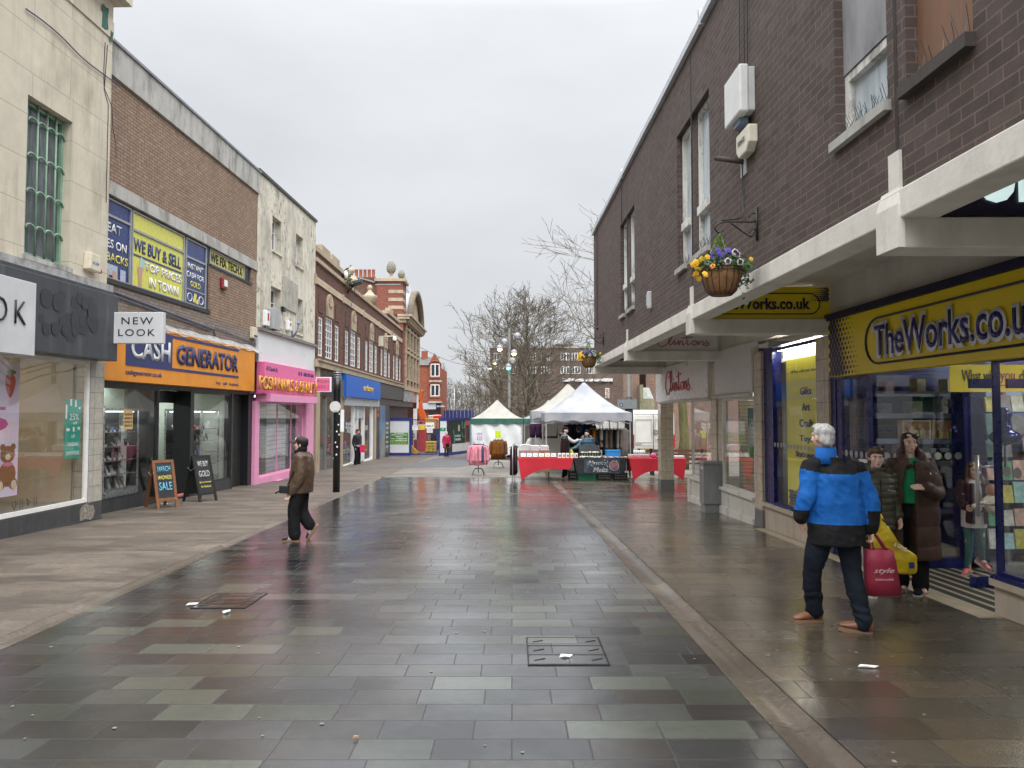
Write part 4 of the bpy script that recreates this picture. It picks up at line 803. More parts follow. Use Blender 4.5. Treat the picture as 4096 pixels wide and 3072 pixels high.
m = MB(); m.fbox(F2, 28.4, 44, -1.3, 2.6, -3.1, -3.0); m.fbox(F2, 28.3, 28.4, -1.3, 2.6, -3, -.3); m.fbox(F2, 32.7, 32.8, -1.3, 2.6, -3, -.3); m.build('interior_wall', M('cafe_wall', (.2, .19, .17), .6, .4, 1.2), t)
m = MB(); m.fbox(F2, 28.4, 44, 2.5, 2.6, -3, -.3); m.build('interior_ceiling', M('cafe_ceiling', (.3, .29, .27), .6), t)
for a, c in ((30, (1, .75, .4)), (31.4, (1, .75, .4)), (35, (.9, 1, 1)), (37.5, (.9, 1, 1)), (39.5, (.9, 1, 1))): m = MB(); m.fbox(F2, a, a + .5, 2.43, 2.46, -1.6, -1.1); m.build('ceiling_light', emat('lamp_%d' % int(c[2] * 10), c, 10), t)
s = thing('shop_sign', 'bright blue fascia sign with small yellow lettering beyond the black post', 'shop sign', F2.pt(36.5, 2.4, .3))
a, b = F2.px(*zr4(335, 1085), .3)[0], F2.px(*zr4(588, 1115), .3)[0]
m = MB(); m.fbox(F2, a, b, 2.4, 3.42, .12, .34); m.build('board', M('sign_blue', (.012, .12, .5), .35, .05), s)
ftxt('cardfactory', F2, a + (b - a) * .44, a + (b - a) * .74, 2.68, 3.12, .346, M('sign_gold', (.8, .5, .04), .4, 0), s, bold=.03)
m = MB(); m.fbox(F2, 33.15, b + .5, 2.0, 2.38, -.1, .2); m.build('grey_fascia', M('pale_grey_panel', (.42, .44, .46), .4), t)
each(F2, [(q, q + .1, -1.15, 2.0, -.15, .04) for q in (33.2, 36.0, 36.9, 38.6, 41.1)] + [(33.2, 36.0, -1.3, -.85, -.15, .04), (38.6, 41.1, -1.4, -.95, -.15, .04)], 'shopfront_frame', white_p, t)
for q in ((33.3, 36.0, -.85), (38.7, 41.1, -.95)): m = MB(); m.fquad(F2, q[0], q[1], q[2], 2.0, -.04); m.build('shop_glass', gl_shop, t)
m = MB(); m.fbox(F2, 36.1, 38.6, 1.35, 2.0, -.1, .02); m.build('grey_header', M('pale_grey_panel', (.42, .44, .46), .4), t)
random.seed(7)
for k in range(60):
 a = random.choice((random.uniform(33.4, 35.8), random.uniform(36.3, 38.4), random.uniform(38.8, 40.9))); z = random.uniform(-.9, 1.2)
 m = MB(); c = random.choice(((.6, .1, .25), (.1, .4, .5), (.6, .45, .1), (.15, .4, .15), (.45, .1, .4), (.1, .15, .4), (.6, .6, .6)))
 m.ball(F2.pt(a, z, random.uniform(-2, -.8)), (.1, random.uniform(.1, .22), random.uniform(.12, .25)), 7)
 tag(m.build('balloon' if k % 2 else 'gift_bag', M('gift%.2f%.2f' % c[:2], c, .4)), 'coloured party goods hanging behind the card shop window glass', 'gift', 'party goods in the card shop window')
each(F2, [(41.85, YE + .2, 2.55, 3.45, -.1, .15), (41.85, YE + 6.4, 2.1, 2.5, -.1, .05)], 'charcoal_fascia', dk, t)
hp = [((41.9, 43.2), (.03, .03, .032)), ((43.22, 45.3), (.1, .17, .28)), ((45.32, 46.9), (.05, .052, .055))]
s = thing('hoarding', 'dark printed hoarding panels with a blue tower picture closing the shopfront', 'hoarding', F2.pt(44, gz(44), .1))
for (a, b), c in hp: m = MB(); m.fbox(F2, a, b, -1.2, 2.1, -.1, .08); m.build('panel', M('hoard%.2f' % c[0], c, .4, .15, 1), s)
m = MB()
for k in range(9): 
 q = 43.6 + .18 * k; m.fbox(F2, q, q + .17, -1.15, -.1 + .14 * k * (.6 + .4 * (k % 2)), .081, .085)
m.build('tower_print', M('tower_print', (.25, .24, .22), .5, .3, 3), s)
m = MB(); 
for k in range(6): m.fbox(F2, 45.6, 46.5, .9 - .3 * k, 1.02 - .3 * k, .081, .085)
m.build('text_print', M('grey_print', (.4, .4, .4), .5), s)
m = MB()
for k in range(2): m.fbox(F2, 42.3, 42.9, 1.4 + .35 * k, 1.62 + .35 * k, .081, .086)
m.build('logo_print', M('rust_print', (.45, .12, .06), .5), s)
m = MB(); m.fbox(F2, 41.9, 46.9, -1.6, -1.2, -.1, .1); m.build('kick_board', dk, s)
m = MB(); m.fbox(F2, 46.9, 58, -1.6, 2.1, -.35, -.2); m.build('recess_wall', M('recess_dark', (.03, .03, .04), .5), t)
o_red = brick('bright_red_brick', [(.2, .05, .03), (.25, .065, .038), (.17, .045, .028)], (.14, .1, .08), .225, .075, .006, .85, .3, (.05, .035, .03))
F3 = F2; YO = YE + .02; YO2 = YO + 10.5
t = thing('ornate_building', 'ornate red brick and buff stone block with curved grey gable roof', 'building', F3.pt(YO + 4, gz(55)))
zc = 8.4
m = MB(); H = []; cs = [YO + 2.2 + 2.05 * i for i in range(4)]
for c in cs: H += [(c - .5, c + .5, 4.3, 6.2), (c - .5, c + .5, 6.7, 8.0)]
wall(m, F3, YO, YO2, 3.4, zc, -.35, .1, H); m.build('wall', o_red, t, merge=.001)
for c in [YO + 1.1 + 2.05 * i for i in range(5)]:
 m = MB(); m.fbox(F3, c - .2, c + .2, 3.45, 8.4, .09, .2)
 for j in range(11): m.fbox(F3, c - .28 + .05 * (j % 2), c + .28 - .05 * (j % 2), 3.45 + .45 * j, 3.86 + .45 * j, .1, .24)
 m.build('pilaster', stone, t)
for c in cs:
 m = MB()
 for z0, z1 in ((4.3, 6.2), (6.7, 8.0)):
  m.fbox(F3, c - .66, c - .5, z0, z1, .0, .18); m.fbox(F3, c + .5, c + .66, z0, z1, .0, .18); m.fbox(F3, c - .75, c + .75, z1, z1 + .2, .0, .25); m.fbox(F3, c - .72, c + .72, z0 - .14, z0, .0, .24)
 m.build('window_surround', stone, t)
 for z0, z1 in ((4.3, 6.2), (6.7, 8.0)): window(F3, c - .5, c + .5, z0, z1, -.1, white_p, gl_dark, t, fw=.07, vs=(.5,), hs=(.5,))
m = MB(); m.fbox(F3, YO - .1, YO2, zc, zc + .25, -.3, .35); m.fbox(F3, YO - .25, YO2 + .1, zc + .25, zc + .45, -.3, .6); m.fbox(F3, YO - .3, YO2 + .15, zc + .45, zc + .6, -.3, .75); m.fbox(F3, YO - .2, YO2, 3.35, 3.62, -.2, .35)
for k in range(22): m.fbox(F3, YO + .1 + .47 * k, YO + .35 + .47 * k, zc + .05, zc + .25, .35, .55)
m.build('cornice', stone, t)
m = MB(); m.fbox(F3, YO - .05, YO + 1.9, zc + .6, zc + 3.1, -1.9, .05); m.build('corner_pier', o_red, t)
m = MB()
for z in (1.0, 1.6, 2.2): m.fbox(F3, YO - .08, YO + 1.3, zc + z, zc + z + .26, -1.0, .08)
m.fbox(F3, YO - .2, YO + 2.05, zc + 3.1, zc + 3.3, -2.05, .25); m.build('stone_band', stone, t)
def fin(Y, d, lab):
 b = F3.pt(Y, zc + 3.3, d); s = thing('pineapple_finial', lab, 'finial', b)
 m = MB(); m.lathe([(.3, 0), (.32, .1), (.14, .2), (.1, .42), (.2, .5)], b, 12); m.build('foot', stone, s)
 m = MB(); m.lathe([(.2, .5), (.34, .7), (.37, .95), (.3, 1.2), (.16, 1.4), (.02, 1.5)], b, 12); m.build('pineapple', brick('pineapple_scale', [(.3, .29, .22), (.4, .38, .3)], (.14, .13, .1), .12, .11, .02, bump=1), s)
fin(YO + .5, -.9, 'stone pineapple finial at the front corner of the red brick pier'); fin(YO + 1.7, -.3, 'shorter stone pineapple finial behind the corner one'); bpy.data.objects['pineapple_finial.001'].scale = (.75, .75, .7)
m = MB(); ya, yb = YO + 2.6, YO2 - .3; rc = (yb - ya) / 2; yc = (ya + yb) / 2; rings = []
for d in (-4, .1): rings.append([F3.pt(yc + rc * math.cos(q), zc + .6 + 2.6 * math.sin(q), d) for q in rng(0, math.pi, 16)])
m.loft(rings, cap=False, closed=False); m.build('curved_roof', noisecol('zinc_sheet', [(.3, .33, .36), (.4, .43, .46)], 2, .4, obj=False), t)
m = MB(); rings = []
for d, e in ((.1, 0), (.55, .0), (.55, .35), (.1, .35)): rings.append([F3.pt(yc + (rc - e + .2) * math.cos(q), zc + .6 + (2.8 - e) * math.sin(q), d) for q in rng(0, math.pi, 16)])
rings.append(rings[0]); m.loft(rings, cap=False, closed=False); m.build('gable_arch', weathered('dark_stone', (.2, .16, .115), (.07, .055, .04), .6, 1.6), t)
m = MB(); m.prism([(yc + rc * math.cos(q), zc + .6 + 2.5 * math.sin(q)) for q in rng(0, math.pi, 14)], F3.pt(0, 0, 0), (F3.k, 1, 0), (0, 0, 1), F3.n, 0, .1); m.build('gable_panel', stone, t)
m = MB()
for k in range(9):
 q = math.pi * (.1 + .8 * k / 8); m.tube([F3.pt(yc + rc * .55 * math.cos(q), zc + 3.0 + .3 * math.sin(q), -.5), F3.pt(yc + rc * .8 * math.cos(q), zc + 3.4 + 1.2 * math.sin(q), -.5)], .03, 4)
m.tube([F3.pt(yc + rc * .6 * math.cos(q), zc + 3.1 + .5 * math.sin(q), -.5) for q in rng(.2, 2.9, 10)], .03, 4); m.build('spike_rail', M('grey_rail', (.3, .31, .33), .4), t)
fl = MB(); xs = F3.pt(YO, 0).x
fl.prism([(xs - .1, 6.5), (xs - .1, zc + 2.8), (xs - 2.0, zc + 2.8), (xs - 2.0, zc + 2.95), (xs - 4.6, zc + 3.7), (xs - 9, zc + 2.2), (xs - 9, 6.5)], (0, YO + .02, 0), (1, 0, 0), (0, 0, 1), (0, 1, 0), 0, .4)
fl.build('flank_wall', red_m, t)
m = MB(); m.bar((xs - 4.6, YO + .15, zc + 3.77), (xs - 2.0, YO + .15, zc + 3.01), .6, .1); m.box(xs - 2.0, xs - .1, YO - .1, YO + .5, zc + 2.8, zc + 2.9); m.build('coping', M('metal_coping', (.25, .26, .27), .4, metal=.5), t)
m = MB(); m.box(xs - 4.0, xs - 2.3, YO + 1.5, YO + 2.3, zc + 1, zc + 3.7); ch = m.build('chimney', red_m, t)
for k in range(5): b = Vector((xs - 3.85 + .33 * k, YO + 1.9, zc + 3.7)); m = MB(); m.lathe([(.16, 0), (.13, .1), (.12, .6), (.15, .66), (.1, .7)], b, 10); m.build('chimney_pot', M('terracotta', (.3, .09, .05), .8), ch)
m = MB(); m.fbox(F3, YO, YO2, 2.5, 3.35, -.2, .18); m.build('fascia', M('grey_glass_fascia', (.2, .21, .22), .2, .4, 1), t)
m = MB(); m.fbox(F3, YO2 - 2.6, YO2, 2.0, 3.3, .18, .25); m.fbox(F3, YO2 - 2.6, YO2 - 2.2, -1.5, 2.0, -.1, .2); m.build('white_shopfront', white_p, t)
m = MB(); m.fbox(F3, YO2, YO2 + .4, -1.6, zc, -9, .1); m.build('far_end_wall', red_m, t)
s = thing('floodlight', 'black angled floodlight on the parapet of the brick parade', 'floodlight', F2.pt(bays[1] - 1.2, zp)); c = F2.pt(bays[1] - 1.3, zp + .1, .3)
m = MB(); m.hexa([c + Vector(v) for v in ((-.2, -.3, -.08), (.38, -.25, .1), (.38, .25, .1), (-.2, .3, -.08), (-.2, -.28, .12), (.38, -.22, .3), (.38, .22, .3), (-.2, .28, .12))]); m.build('housing', black_m, s, bevel=.04)
m = MB(); m.tube([c, c + Vector((-.35, 0, -.4))], .04, 6); m.build('arm', black_m, s)
s = thing('satellite_dish', 'small white round dish aerial on the parade parapet', 'aerial', F2.pt(bays[1] - 2.3, zp)); c = F2.pt(bays[1] - 2.4, zp + .4, .15); m = MB(); m.ball(c, (.1, .2, .2), 10); m.build('dish', white_p, s); m = MB(); m.tube([c, c + Vector((-.1, -.1, -.25)), c + Vector((-.25, -.3, -.3))], .02, 5); m.build('arm', alu, s)
s = thing('security_camera', 'white dome security camera on a wall arm of the brick parade', 'security camera', F2.pt(bays[3] - 2.4, 5.9)); a = F2.pt(bays[3] - 2.4, 6.3)
m = MB(); m.tube([a, a + Vector((.95, 0, .02))], .035, 6); m.box(a.x, a.x + .25, a.y - .15, a.y + .15, a.z - .6, a.z - .02); m.build('arm', M('camera_cream', (.6, .56, .46), .5), s); m = MB(); m.lathe([(.08, 0), (.13, -.15), (.12, -.28)], a + Vector((.95, 0, 0)), 12); m.build('housing', white_p, s); m = MB(); m.ball(a + Vector((.95, 0, -.3)), .11, 10); m.build('dome', gl_dark, s)
m = MB(); m.tube(spline([F2.pt(bays[1] - 1.3, zp, .35), F2.pt(bays[1] - 1.4, 6, .08), F2.pt(bays[1] - 1.45, 3.9, .08)], 5), .015, 4); tag(m.build('wall_cable', M('blue_cable', (.03, .05, .12), .5)), 'blue cable dropping from the floodlight down the brick parade', 'cable')
random.seed(5); m = MB(); c0 = F2.pt(bays[1] - 2.0, zp + .2, .1)
for i in range(90):
 c = c0 + Vector((random.gauss(0, .1), random.gauss(0, .18), random.gauss(.15, .16))); a = Vector((random.gauss(0, 1), random.gauss(0, 1), random.gauss(0, 1))).normalized() * .09; b = a.orthogonal() * .6
 m.face([c - a, c + b, c + a, c - b])
tag(m.build('wall_plant', noisecol('weed_leaf', [(.07, .08, .04), (.14, .13, .07)], 5, .8)), 'scrubby self-seeded weed growing on the parade parapet by the dish', 'plant')
RW = Facade(2.59, -.0151, -1); S = Facade(4.48, -.0151, -1)
plum = brick('plum_brick', [(.052, .038, .034), (.078, .056, .049), (.062, .045, .04), (.095, .071, .062)], (.145, .098, .074), .225, .075, .0055, .8, .2, (.03, .025, .022), bump=.6, streak=.15)
wp = weathered('white_masonry_paint', (.66, .63, .57), (.2, .17, .13), .4, 1.8, (.55, .75), streak=.2, bump=.5)
sof = weathered('soffit_paint', (.6, .56, .49), (.2, .17, .13), .3, 1.5, (.5, .75), streak=0, bump=.2)
tile2 = brick('cream_glazed_tile', [(.5, .43, .32), (.55, .475, .36), (.52, .45, .34)], (.2, .17, .13), .24, .3, .004, .22, .15, off=0, bump=.1)
base_t = M('grey_base_tile', (.17, .165, .155), .45, .15, 4)
t = thing('arcade_building', 'dark plum brick upper storey overhanging a white beamed shop arcade', 'building', RW.pt(10, gz(10)))
U = [(4.68, 5.42, 3.72, 5.72), (3.82, 4.46, 3.68, 5.72), (8.72, 10.34, 3.72, 5.72), (13.7, 15.36, 3.72, 5.72), (-.6, .9, 3.72, 5.72)]
m = MB(); wall(m, RW, -30, 19.75, 3.1, 6.62, -.35, 0, U)
m.box(RW.X0 - .0151 * 19.75 + .0, 12, 19.45, 19.745, 3.1, 6.62)
m.build('wall', plum, t, merge=.001)
m = MB(); Y = -3; k = 0
while Y < 19.7: 
 m.fbox(RW, Y, min(Y + 2.96, 19.8), 6.62 + .012 * (k % 2), 6.72 + .012 * (k % 2), -.4, .06); Y += 2.97; k += 1
for Y in (2.94, 8.88, 14.82): m.fbox(RW, Y - .03, Y + .03, 6.6, 6.8, -.1, .075)
m.build('coping', M('pale_roof_edge', (.5, .52, .54), .4, .1, metal=.2), t)
m = MB(); m.box(2.95, 14, -3, 19.44, 6.3, 6.4); m.build('roof', conc_m, t)
m = MB(); m.fbox(RW, -30, 19.78, 2.91, 3.1, -.22, .03); m.box(RW.pt(19.7, 0).x, 9, 19.55, 19.79, 2.91, 3.098); m.build('ledge', wp, t, bevel=.01)
m = MB(); m.hexa([RW.pt(-30, 3.42, -.3), (9, -30, 3.42), (9, 19.44, 3.42), RW.pt(19.44, 3.42, -.3), RW.pt(-30, 3.5, -.3), (9, -30, 3.5), (9, 19.44, 3.5), RW.pt(19.44, 3.5, -.3)]); m.build('soffit', sof, t)
BY = (19.45, 14.44, 9.5, 4.53, -.4)
for y in BY:
 b = MB(); x0 = RW.pt(y, 0).x - .02; x1 = S.pt(y, 0).x + .05; b.box(x0, x1, y - .001, y + .26, 2.72, 2.92); b.build('beam', wp, t, bevel=.01)
 c = MB(); y0, y1 = y - .02, y + .24
 c.fbox(RW, y0, y1, 2.72, 3.0, .0, .05)
 c.hexa([RW.pt(y0, 3.0, .0), RW.pt(y0, 3.0, .05), RW.pt(y1, 3.0, .05), RW.pt(y1, 3.0, .0), RW.pt(y0 + .02, 3.12, .0), RW.pt(y0 + .02, 3.12, .02), RW.pt(y1 - .02, 3.12, .02), RW.pt(y1 - .02, 3.12, .0)])
 c.fbox(RW, y0 + .02, y0 + .15, 3.12, 3.36, -.02, .02); c.build('corbel', wp, t, merge=.0005)
 j = MB(); j.fbox(RW, y + .03, y + .065, 3.36, 6.6, -.01, .003); j.build('joint_strip', M('joint_dark', (.03, .024, .022), .8), t)
grey_gl = noisecol('whitened_window_glass', [(.16, .2, .22), (.42, .47, .5), (.5, .55, .58)], 1.1, .1, (1, 3, .4), obj=False)
flk = weathered('flaking_window_paint', (.66, .65, .61), (.14, .12, .1), .5, 5, (.52, .6), streak=0, flake=.5)
def lights(a, b, za, zb, tr, d=-.13):
 w_ = window(RW, a, b, za, zb, d, flk, grey_gl, t, fw=.06, hs=(), dep=.1)
 if tr: m = MB(); m.fbox(RW, a + .05, b - .05, tr - .05, tr + .06, d - .03, d + .09); m.build('transom', flk, w_)
 m = MB(); m.fbox(RW, a - .02, b + .02, za - .07, za, -.2, .05); m.build('sill', conc_m, w_)
 sp = MB(); random.seed(int(a * 100)); n = int((b - a) / .035)
 for i in range(n):
  y = a + (b - a) * (i + .5) / n
  for q in (-1, 1): sp.bar(RW.pt(y, za + .0, -.02), RW.pt(y + random.uniform(-.05, .05), za + random.uniform(.1, .16), -.02 + q * .04), .003, .003)
 sp.build('bird_spike', M('spike_wire', (.06, .06, .06), .5), w_)
 return w_
for c in (0, 4.98):
 lights(9.84 + c, 10.34 + c, 3.74, 5.72, 4.35); lights(8.74 + c, 9.5 + c, 3.74, 5.72, 4.35)
 m = MB(); m.fbox(RW, 9.5 + c, 9.84 + c, 3.74, 5.72, -.34, -.07); m.build('brick_mullion', plum, t)
w_ = lights(4.66, 5.42, 3.74, 4.26, None)
m = MB(); m.fbox(RW, 4.66, 5.42, 4.27, 5.72, -.2, -.07); m.build('board', noisecol('grey_felt_board', [(.16, .16, .17), (.26, .26, .27), (.34, .33, .33)], 2.5, .8, (1, 1, .4), .5, obj=False), w_)
m = MB(); m.fbox(RW, 3.8, 4.47, 3.7, 5.74, -.2, -.08); o = m.build('boarded_window', noisecol('orange_ply_board', [(.23, .1, .045), (.17, .09, .055), (.29, .13, .06)], 1.6, .6, (1, 2.2, .25), obj=False), t)
m = MB(); m.fbox(RW, 3.8, 4.47, 3.66, 3.74, -.2, .06); m.build('sill', M('dark_sill', (.05, .04, .035), .7), o)
m = MB(); random.seed(3)
for i in range(15): y = 3.84 + i * .042; m.bar(RW.pt(y, 3.74, .0), RW.pt(y + random.uniform(-.08, .08), 3.74 + random.uniform(.1, .2), random.choice((-.05, .05))), .003, .003)
m.build('bird_spike', M('spike_wire', (.06, .06, .06), .5), o)
window(RW, -.55, .85, 3.74, 5.72, -.13, flk, grey_gl, t, fw=.06, vs=(.5,))
PI_ = ((19.98, 20.36, .36), (14.82, 15.2, .2), (12.25, 12.6, .2), (9.72, 10.1, .22), (2.6, 3.0, .3))
each(S, [(a, b, gz(a) + .3, 2.72, -c, 0) for a, b, c in PI_], 'tiled_pier', tile2, t)
each(S, [(a - .006, b + .006, gz(a) - .1, gz(a) + .3, -c - .006, .008) for a, b, c in PI_], 'pier_base', base_t, t)
each(S, [(-30, 19.4, 2.92, 3.42, -.3, -.02), (-30, 2.6, -.1, 2.92, -.3, -.1), (15.2, 19.98, 2.0, 2.92, -.2, -.03)], 'upper_wall', sof, t)
pan = M('blank_white_board', (.6, .58, .55), .35, .05, 1)
m = MB(); m.fbox(S, 12.62, 14.8, 2.02, 2.92, -.1, .03); m.build('blank_board', pan, t)
riser_w = weathered('white_panel_riser', (.66, .64, .58), (.3, .25, .18), .5, 2.5, (.5, .7), streak=.3)
stone_r = weathered('beige_stone_riser', (.5, .43, .34), (.24, .19, .14), .5, 2.5, (.5, .75), streak=.4, bump=.15)
def riser(a, b, zt, mat, d=.0, name='stall_riser'):
 m = MB(); m.fbox(S, a, b, gz(a) - .1, zt - .06, -.2, d); m.fbox(S, a, b, zt - .06, zt, -.22, d + .05)
 if mat is riser_w:
  m.fbox(S, a, b, gz(a) - .1, gz(b) + .16, d, d + .04)
  y = a + .04
  while y < b: m.fbox(S, y, y + .05, gz(b) + .17, zt - .07, d, d + .006); y += .07
 return m.build(name, mat, t)
riser(12.62, 14.6, .16, riser_w); riser(15.22, 16.8, .16, riser_w)
m = MB(); m.box(S.pt(16.8, 0).x - .05, 8, 16.8, 17.0, gz(17) - .1, .16); m.build('stall_riser', riser_w, t)
m = MB(); m.box(S.pt(16.8, 0).x, 8, 16.88, 16.89, .16, 2.7); m.build('shop_glass', gl_shop, t)
fr_w = M('aged_white_frame', (.6, .58, .53), .45, .1)
window(S, 12.62, 14.5, .16, 1.95, -.05, fr_w, gl_shop, t, fw=.06, name='shop_window'); window(S, 15.22, 16.82, .16, 1.98, -.05, fr_w, gl_shop, t, fw=.035, name='shop_window')
m = MB(); m.fbox(S, 14.5, 14.8, gz(14) - .1, 2.0, -.15, -.03); m.build('pier_infill', tile2, t)
for q in ((12.62, 14.8, 1.98, .05), (15.2, 20, 1.95, .03)): m = MB(); m.tube([S.pt(q[0], q[2], q[3]), S.pt(q[1], q[2], q[3])], .045, 8); m.build('shutter_box', fr_w, t)
m = MB(); m.box(7.2, 7.3, 10.2, 16.8, -.5, 2.9); m.build('interior_wall', M('card_shop_wall', (.42, .4, .36), .7), t)
m = MB(); m.box(4.5, 7.3, 10.2, 16.8, -.5, -.42); m.build('shop_floor', M('card_shop_floor', (.2, .18, .16), .4), t); m = MB(); m.box(4.5, 7.3, 10.2, 16.8, 2.5, 2.56); m.build('interior_ceiling', M('card_shop_ceiling', (.6, .58, .54), .7), t)
m = MB(); m.box(4.48, 7.3, 12.3, 12.4, -.5, 2.9); m.build('party_wall', cool, t)
for y, x in ((13.2, 5.2), (15.8, 5.2)): m = MB(); m.box(x, x + .9, y, y + .3, 2.46, 2.49); m.build('ceiling_light', emat('white_strip', (1, .97, .88), 8), t)
slat = brick('slatwall', [(.5, .44, .3), (.54, .47, .33)], (.25, .2, .12), 3, .075, .006, .6, 0, off=0)
m = MB(); m.box(4.6, 5.1, 14.38, 14.44, -.2, 1.9); m.build('slatwall_panel', slat, t)
random.seed(11)
s = thing('card_rack', 'packed greetings card rack inside the white-sign card shop window', 'card rack', (5.6, 13.4, -.42)); m = MB(); m.box(5.5, 5.9, 12.5, 14.3, -.42, 1.5); m.build('frame', M('rack_grey', (.2, .2, .2), .5), s)
cc = [M('card%d' % i, c, .6) for i, c in enumerate(((.6, .57, .52), (.5, .2, .2), (.3, .4, .25), (.6, .5, .3), (.25, .3, .4), (.55, .4, .35), (.15, .15, .17)))]
for r_ in range(8):
 for q in range(11):
  m = MB(); y = 12.55 + q * .155; z = -.25 + r_ * .21; m.hexa([(5.44, y, z), (5.5, y, z), (5.5, y + .13, z), (5.44, y + .13, z), (5.47, y, z + .18), (5.5, y, z + .18), (5.5, y + .13, z + .18), (5.47, y + .13, z + .18)])
  m.build('card', random.choice(cc), s)
s = thing('window_poster', 'green and white market poster hanging inside the card shop window', 'poster', S.pt(13.4, 1, -.3)); m = MB(); m.fbox(S, 13.0, 13.75, .75, 1.4, -.3, -.29); m.build('sheet', M('poster_white_grey', (.5, .52, .52), .5), s); m = MB(); m.fbox(S, 13.02, 13.73, .78, 1.05, -.29, -.287); m.build('band', M('poster_green2', (.06, .25, .06), .5), s)
s = thing('window_poster', 'teal card sign high inside the card shop window', 'poster', S.pt(14, 1.5, -.4)); m = MB(); m.fbox(S, 13.4, 14.1, 1.2, 1.75, -.42, -.41); m.build('sheet', M('poster_teal', (.05, .22, .22), .5), s); ftxt('CARDS', S, 13.5, 14.0, 1.4, 1.55, -.4, white_p, s)
redscript = M('script_red', (.42, .04, .04), .4, 0)
CL = [[(.17, .72), (.22, .86), (.17, 1.0), (.08, .9), (.02, .55), (.04, .2), (.1, .02), (.16, .1), (.22, .3)], [(.22, .3), (.28, .6), (.3, .95), (.26, .96), (.24, .5), (.26, .15), (.31, .3)], [(.31, .3), (.35, .5), (.35, .18), (.4, .34)], [(.36, .62), (.365, .65)],
      [(.4, .34), (.43, .5), (.42, .14), (.47, .46), (.5, .44), (.5, .16), (.56, .34)], [(.57, .9), (.58, .5), (.59, .16), (.64, .3)], [(.48, .7), (.58, .76), (.68, .8)], [(.72, .48), (.67, .4), (.68, .18), (.74, .18), (.76, .4), (.72, .48), (.78, .38)],
      [(.79, .5), (.79, .16), (.84, .46), (.88, .42), (.87, .16), (.93, .34)], [(.95, .56), (.94, .4), (.99, .26), (.96, .12), (.9, .14)]]
s = thing('shop_sign', 'white sign with red script lettering above the corner pillar', 'shop sign', S.pt(18, 2, .05)); m = MB(); m.fbox(S, 15.24, 20.36, 1.98, 2.88, -.02, .05); m.build('board', M('card_shop_board', (.68, .66, .63), .3, .06, 1), s)
m = MB(); strokes(m, CL, 2.5, .62, S.pt(19.15, 2.12, .055), S.pt(0, 0) - S.pt(1, 0), (0, 0, 1), .016); m.build('lettering', redscript, s)
s = thing('projecting_sign', 'white cross sign with red script standing on an arcade beam', 'shop sign', (3.4, 14.7, 2.95)); m = MB(); m.box(2.5, 4.22, 14.52, 14.6, 2.922, 3.34); m.build('board', M('card_shop_board', (.68, .66, .63), .3, .06, 1), s)
m = MB(); strokes(m, CL, 1.1, .26, (2.95, 14.51, 3.0), (1, 0, 0), (0, 0, 1), .009); m.build('lettering', redscript, s)
ylw = M('sign_yellow', (.78, .6, .02), .35, .04, 1); nvy = M('sign_deep_blue', (.012, .012, .05), .35, .05); blu = M('shop_blue', (.008, .012, .11), .3, .2, 2); ptr = M('white_letter_edge', (.75, .75, .75), .4, 0)
def stadium(mb, o, r, u, n, w_, h, rad, d):
 P = []
 for c, q0 in (((w_ - h / 2, h / 2), -math.pi / 2), ((h / 2, h / 2), math.pi / 2)):
  P += [Vector(o) + Vector(r) * (c[0] + h / 2 * math.cos(q)) + Vector(u) * (c[1] + h / 2 * math.sin(q)) + Vector(n) * d for q in rng(q0, q0 + math.pi, 10)]
 mb.tube(P + [P[0]], rad, 5)
def halftone(s, o, r, u, w_, h, cols, rows, corner):
 m = MB(); o, r, u = Vector(o), Vector(r).normalized(), Vector(u); n = r.cross(u)
 for i in range(cols):
  for j in range(rows):
   f = max(0, 1 - (i / cols if corner else 1 - i / cols) - .25 * j / rows); rad = .5 * w_ / cols * min(1, f * 1.5)
   if rad < .003: continue
   c = o + r * (w_ * (i + .5 + .5 * (j % 2)) / cols) + u * (h * (j + .5) / rows) + n * .003
   m.face([c + r * rad * math.cos(6.283 * k / 8) + u * rad * math.sin(6.283 * k / 8) for k in range(8)])
 kind(m.build('halftone_dot', nvy, s), 'stuff')
s = thing('shop_sign', 'big yellow fascia sign with dark blue rounded lettering over the shop entrance', 'shop sign', S.pt(7, 2.1, .1))
m = MB(); m.fbox(S, 3.02, 9.5, 2.13, 2.88, -.05, .1); m.build('board', ylw, s, bevel=.006)
m = MB(); m.fbox(S, 3.0, 9.56, 2.882, 2.97, -.05, .12); m.build('top_trim', nvy, s)
rS = (S.pt(0, 0) - S.pt(1, 0)).normalized(); nS = S.n
m = MB(); stadium(m, S.pt(8.5, 2.23, .1), rS, (0, 0, 1), nS, 3.7, .53, .014, .006); m.build('outline', nvy, s)
ftxt('TheWorks.co.uk', S, 5.585, 8.325, 2.272, 2.708, .115, ptr, s, bold=.06, ext=.012); ftxt('TheWorks.co.uk', S, 5.65, 8.26, 2.315, 2.665, .125, M('letter_blue', (.02, .015, .16), .3, .05), s, bold=.012, ext=.006)
halftone(s, S.pt(9.48, 2.14, .1), rS, (0, 0, 1), .85, .74, 10, 12, True)
s = thing('projecting_sign', 'yellow cross sign with dark blue lettering standing on an arcade beam', 'shop sign', (3.4, 9.8, 2.95)); m = MB(); m.box(2.6, 4.3, 9.56, 9.64, 2.922, 3.36); m.build('board', ylw, s)
m = MB(); stadium(m, (2.66, 9.555, 2.99), (1, 0, 0), (0, 0, 1), (0, -1, 0), 1.5, .28, .008, .004); m.build('outline', nvy, s)
txt('TheWorks.co.uk', 1.26, .16, (2.77, 9.55, 3.05), (1, 0, 0), (0, 0, 1), nvy, s, bold=.03); halftone(s, (3.96, 9.558, 3.16), (1, 0, 0), (0, 0, 1), .32, .19, 10, 7, False)
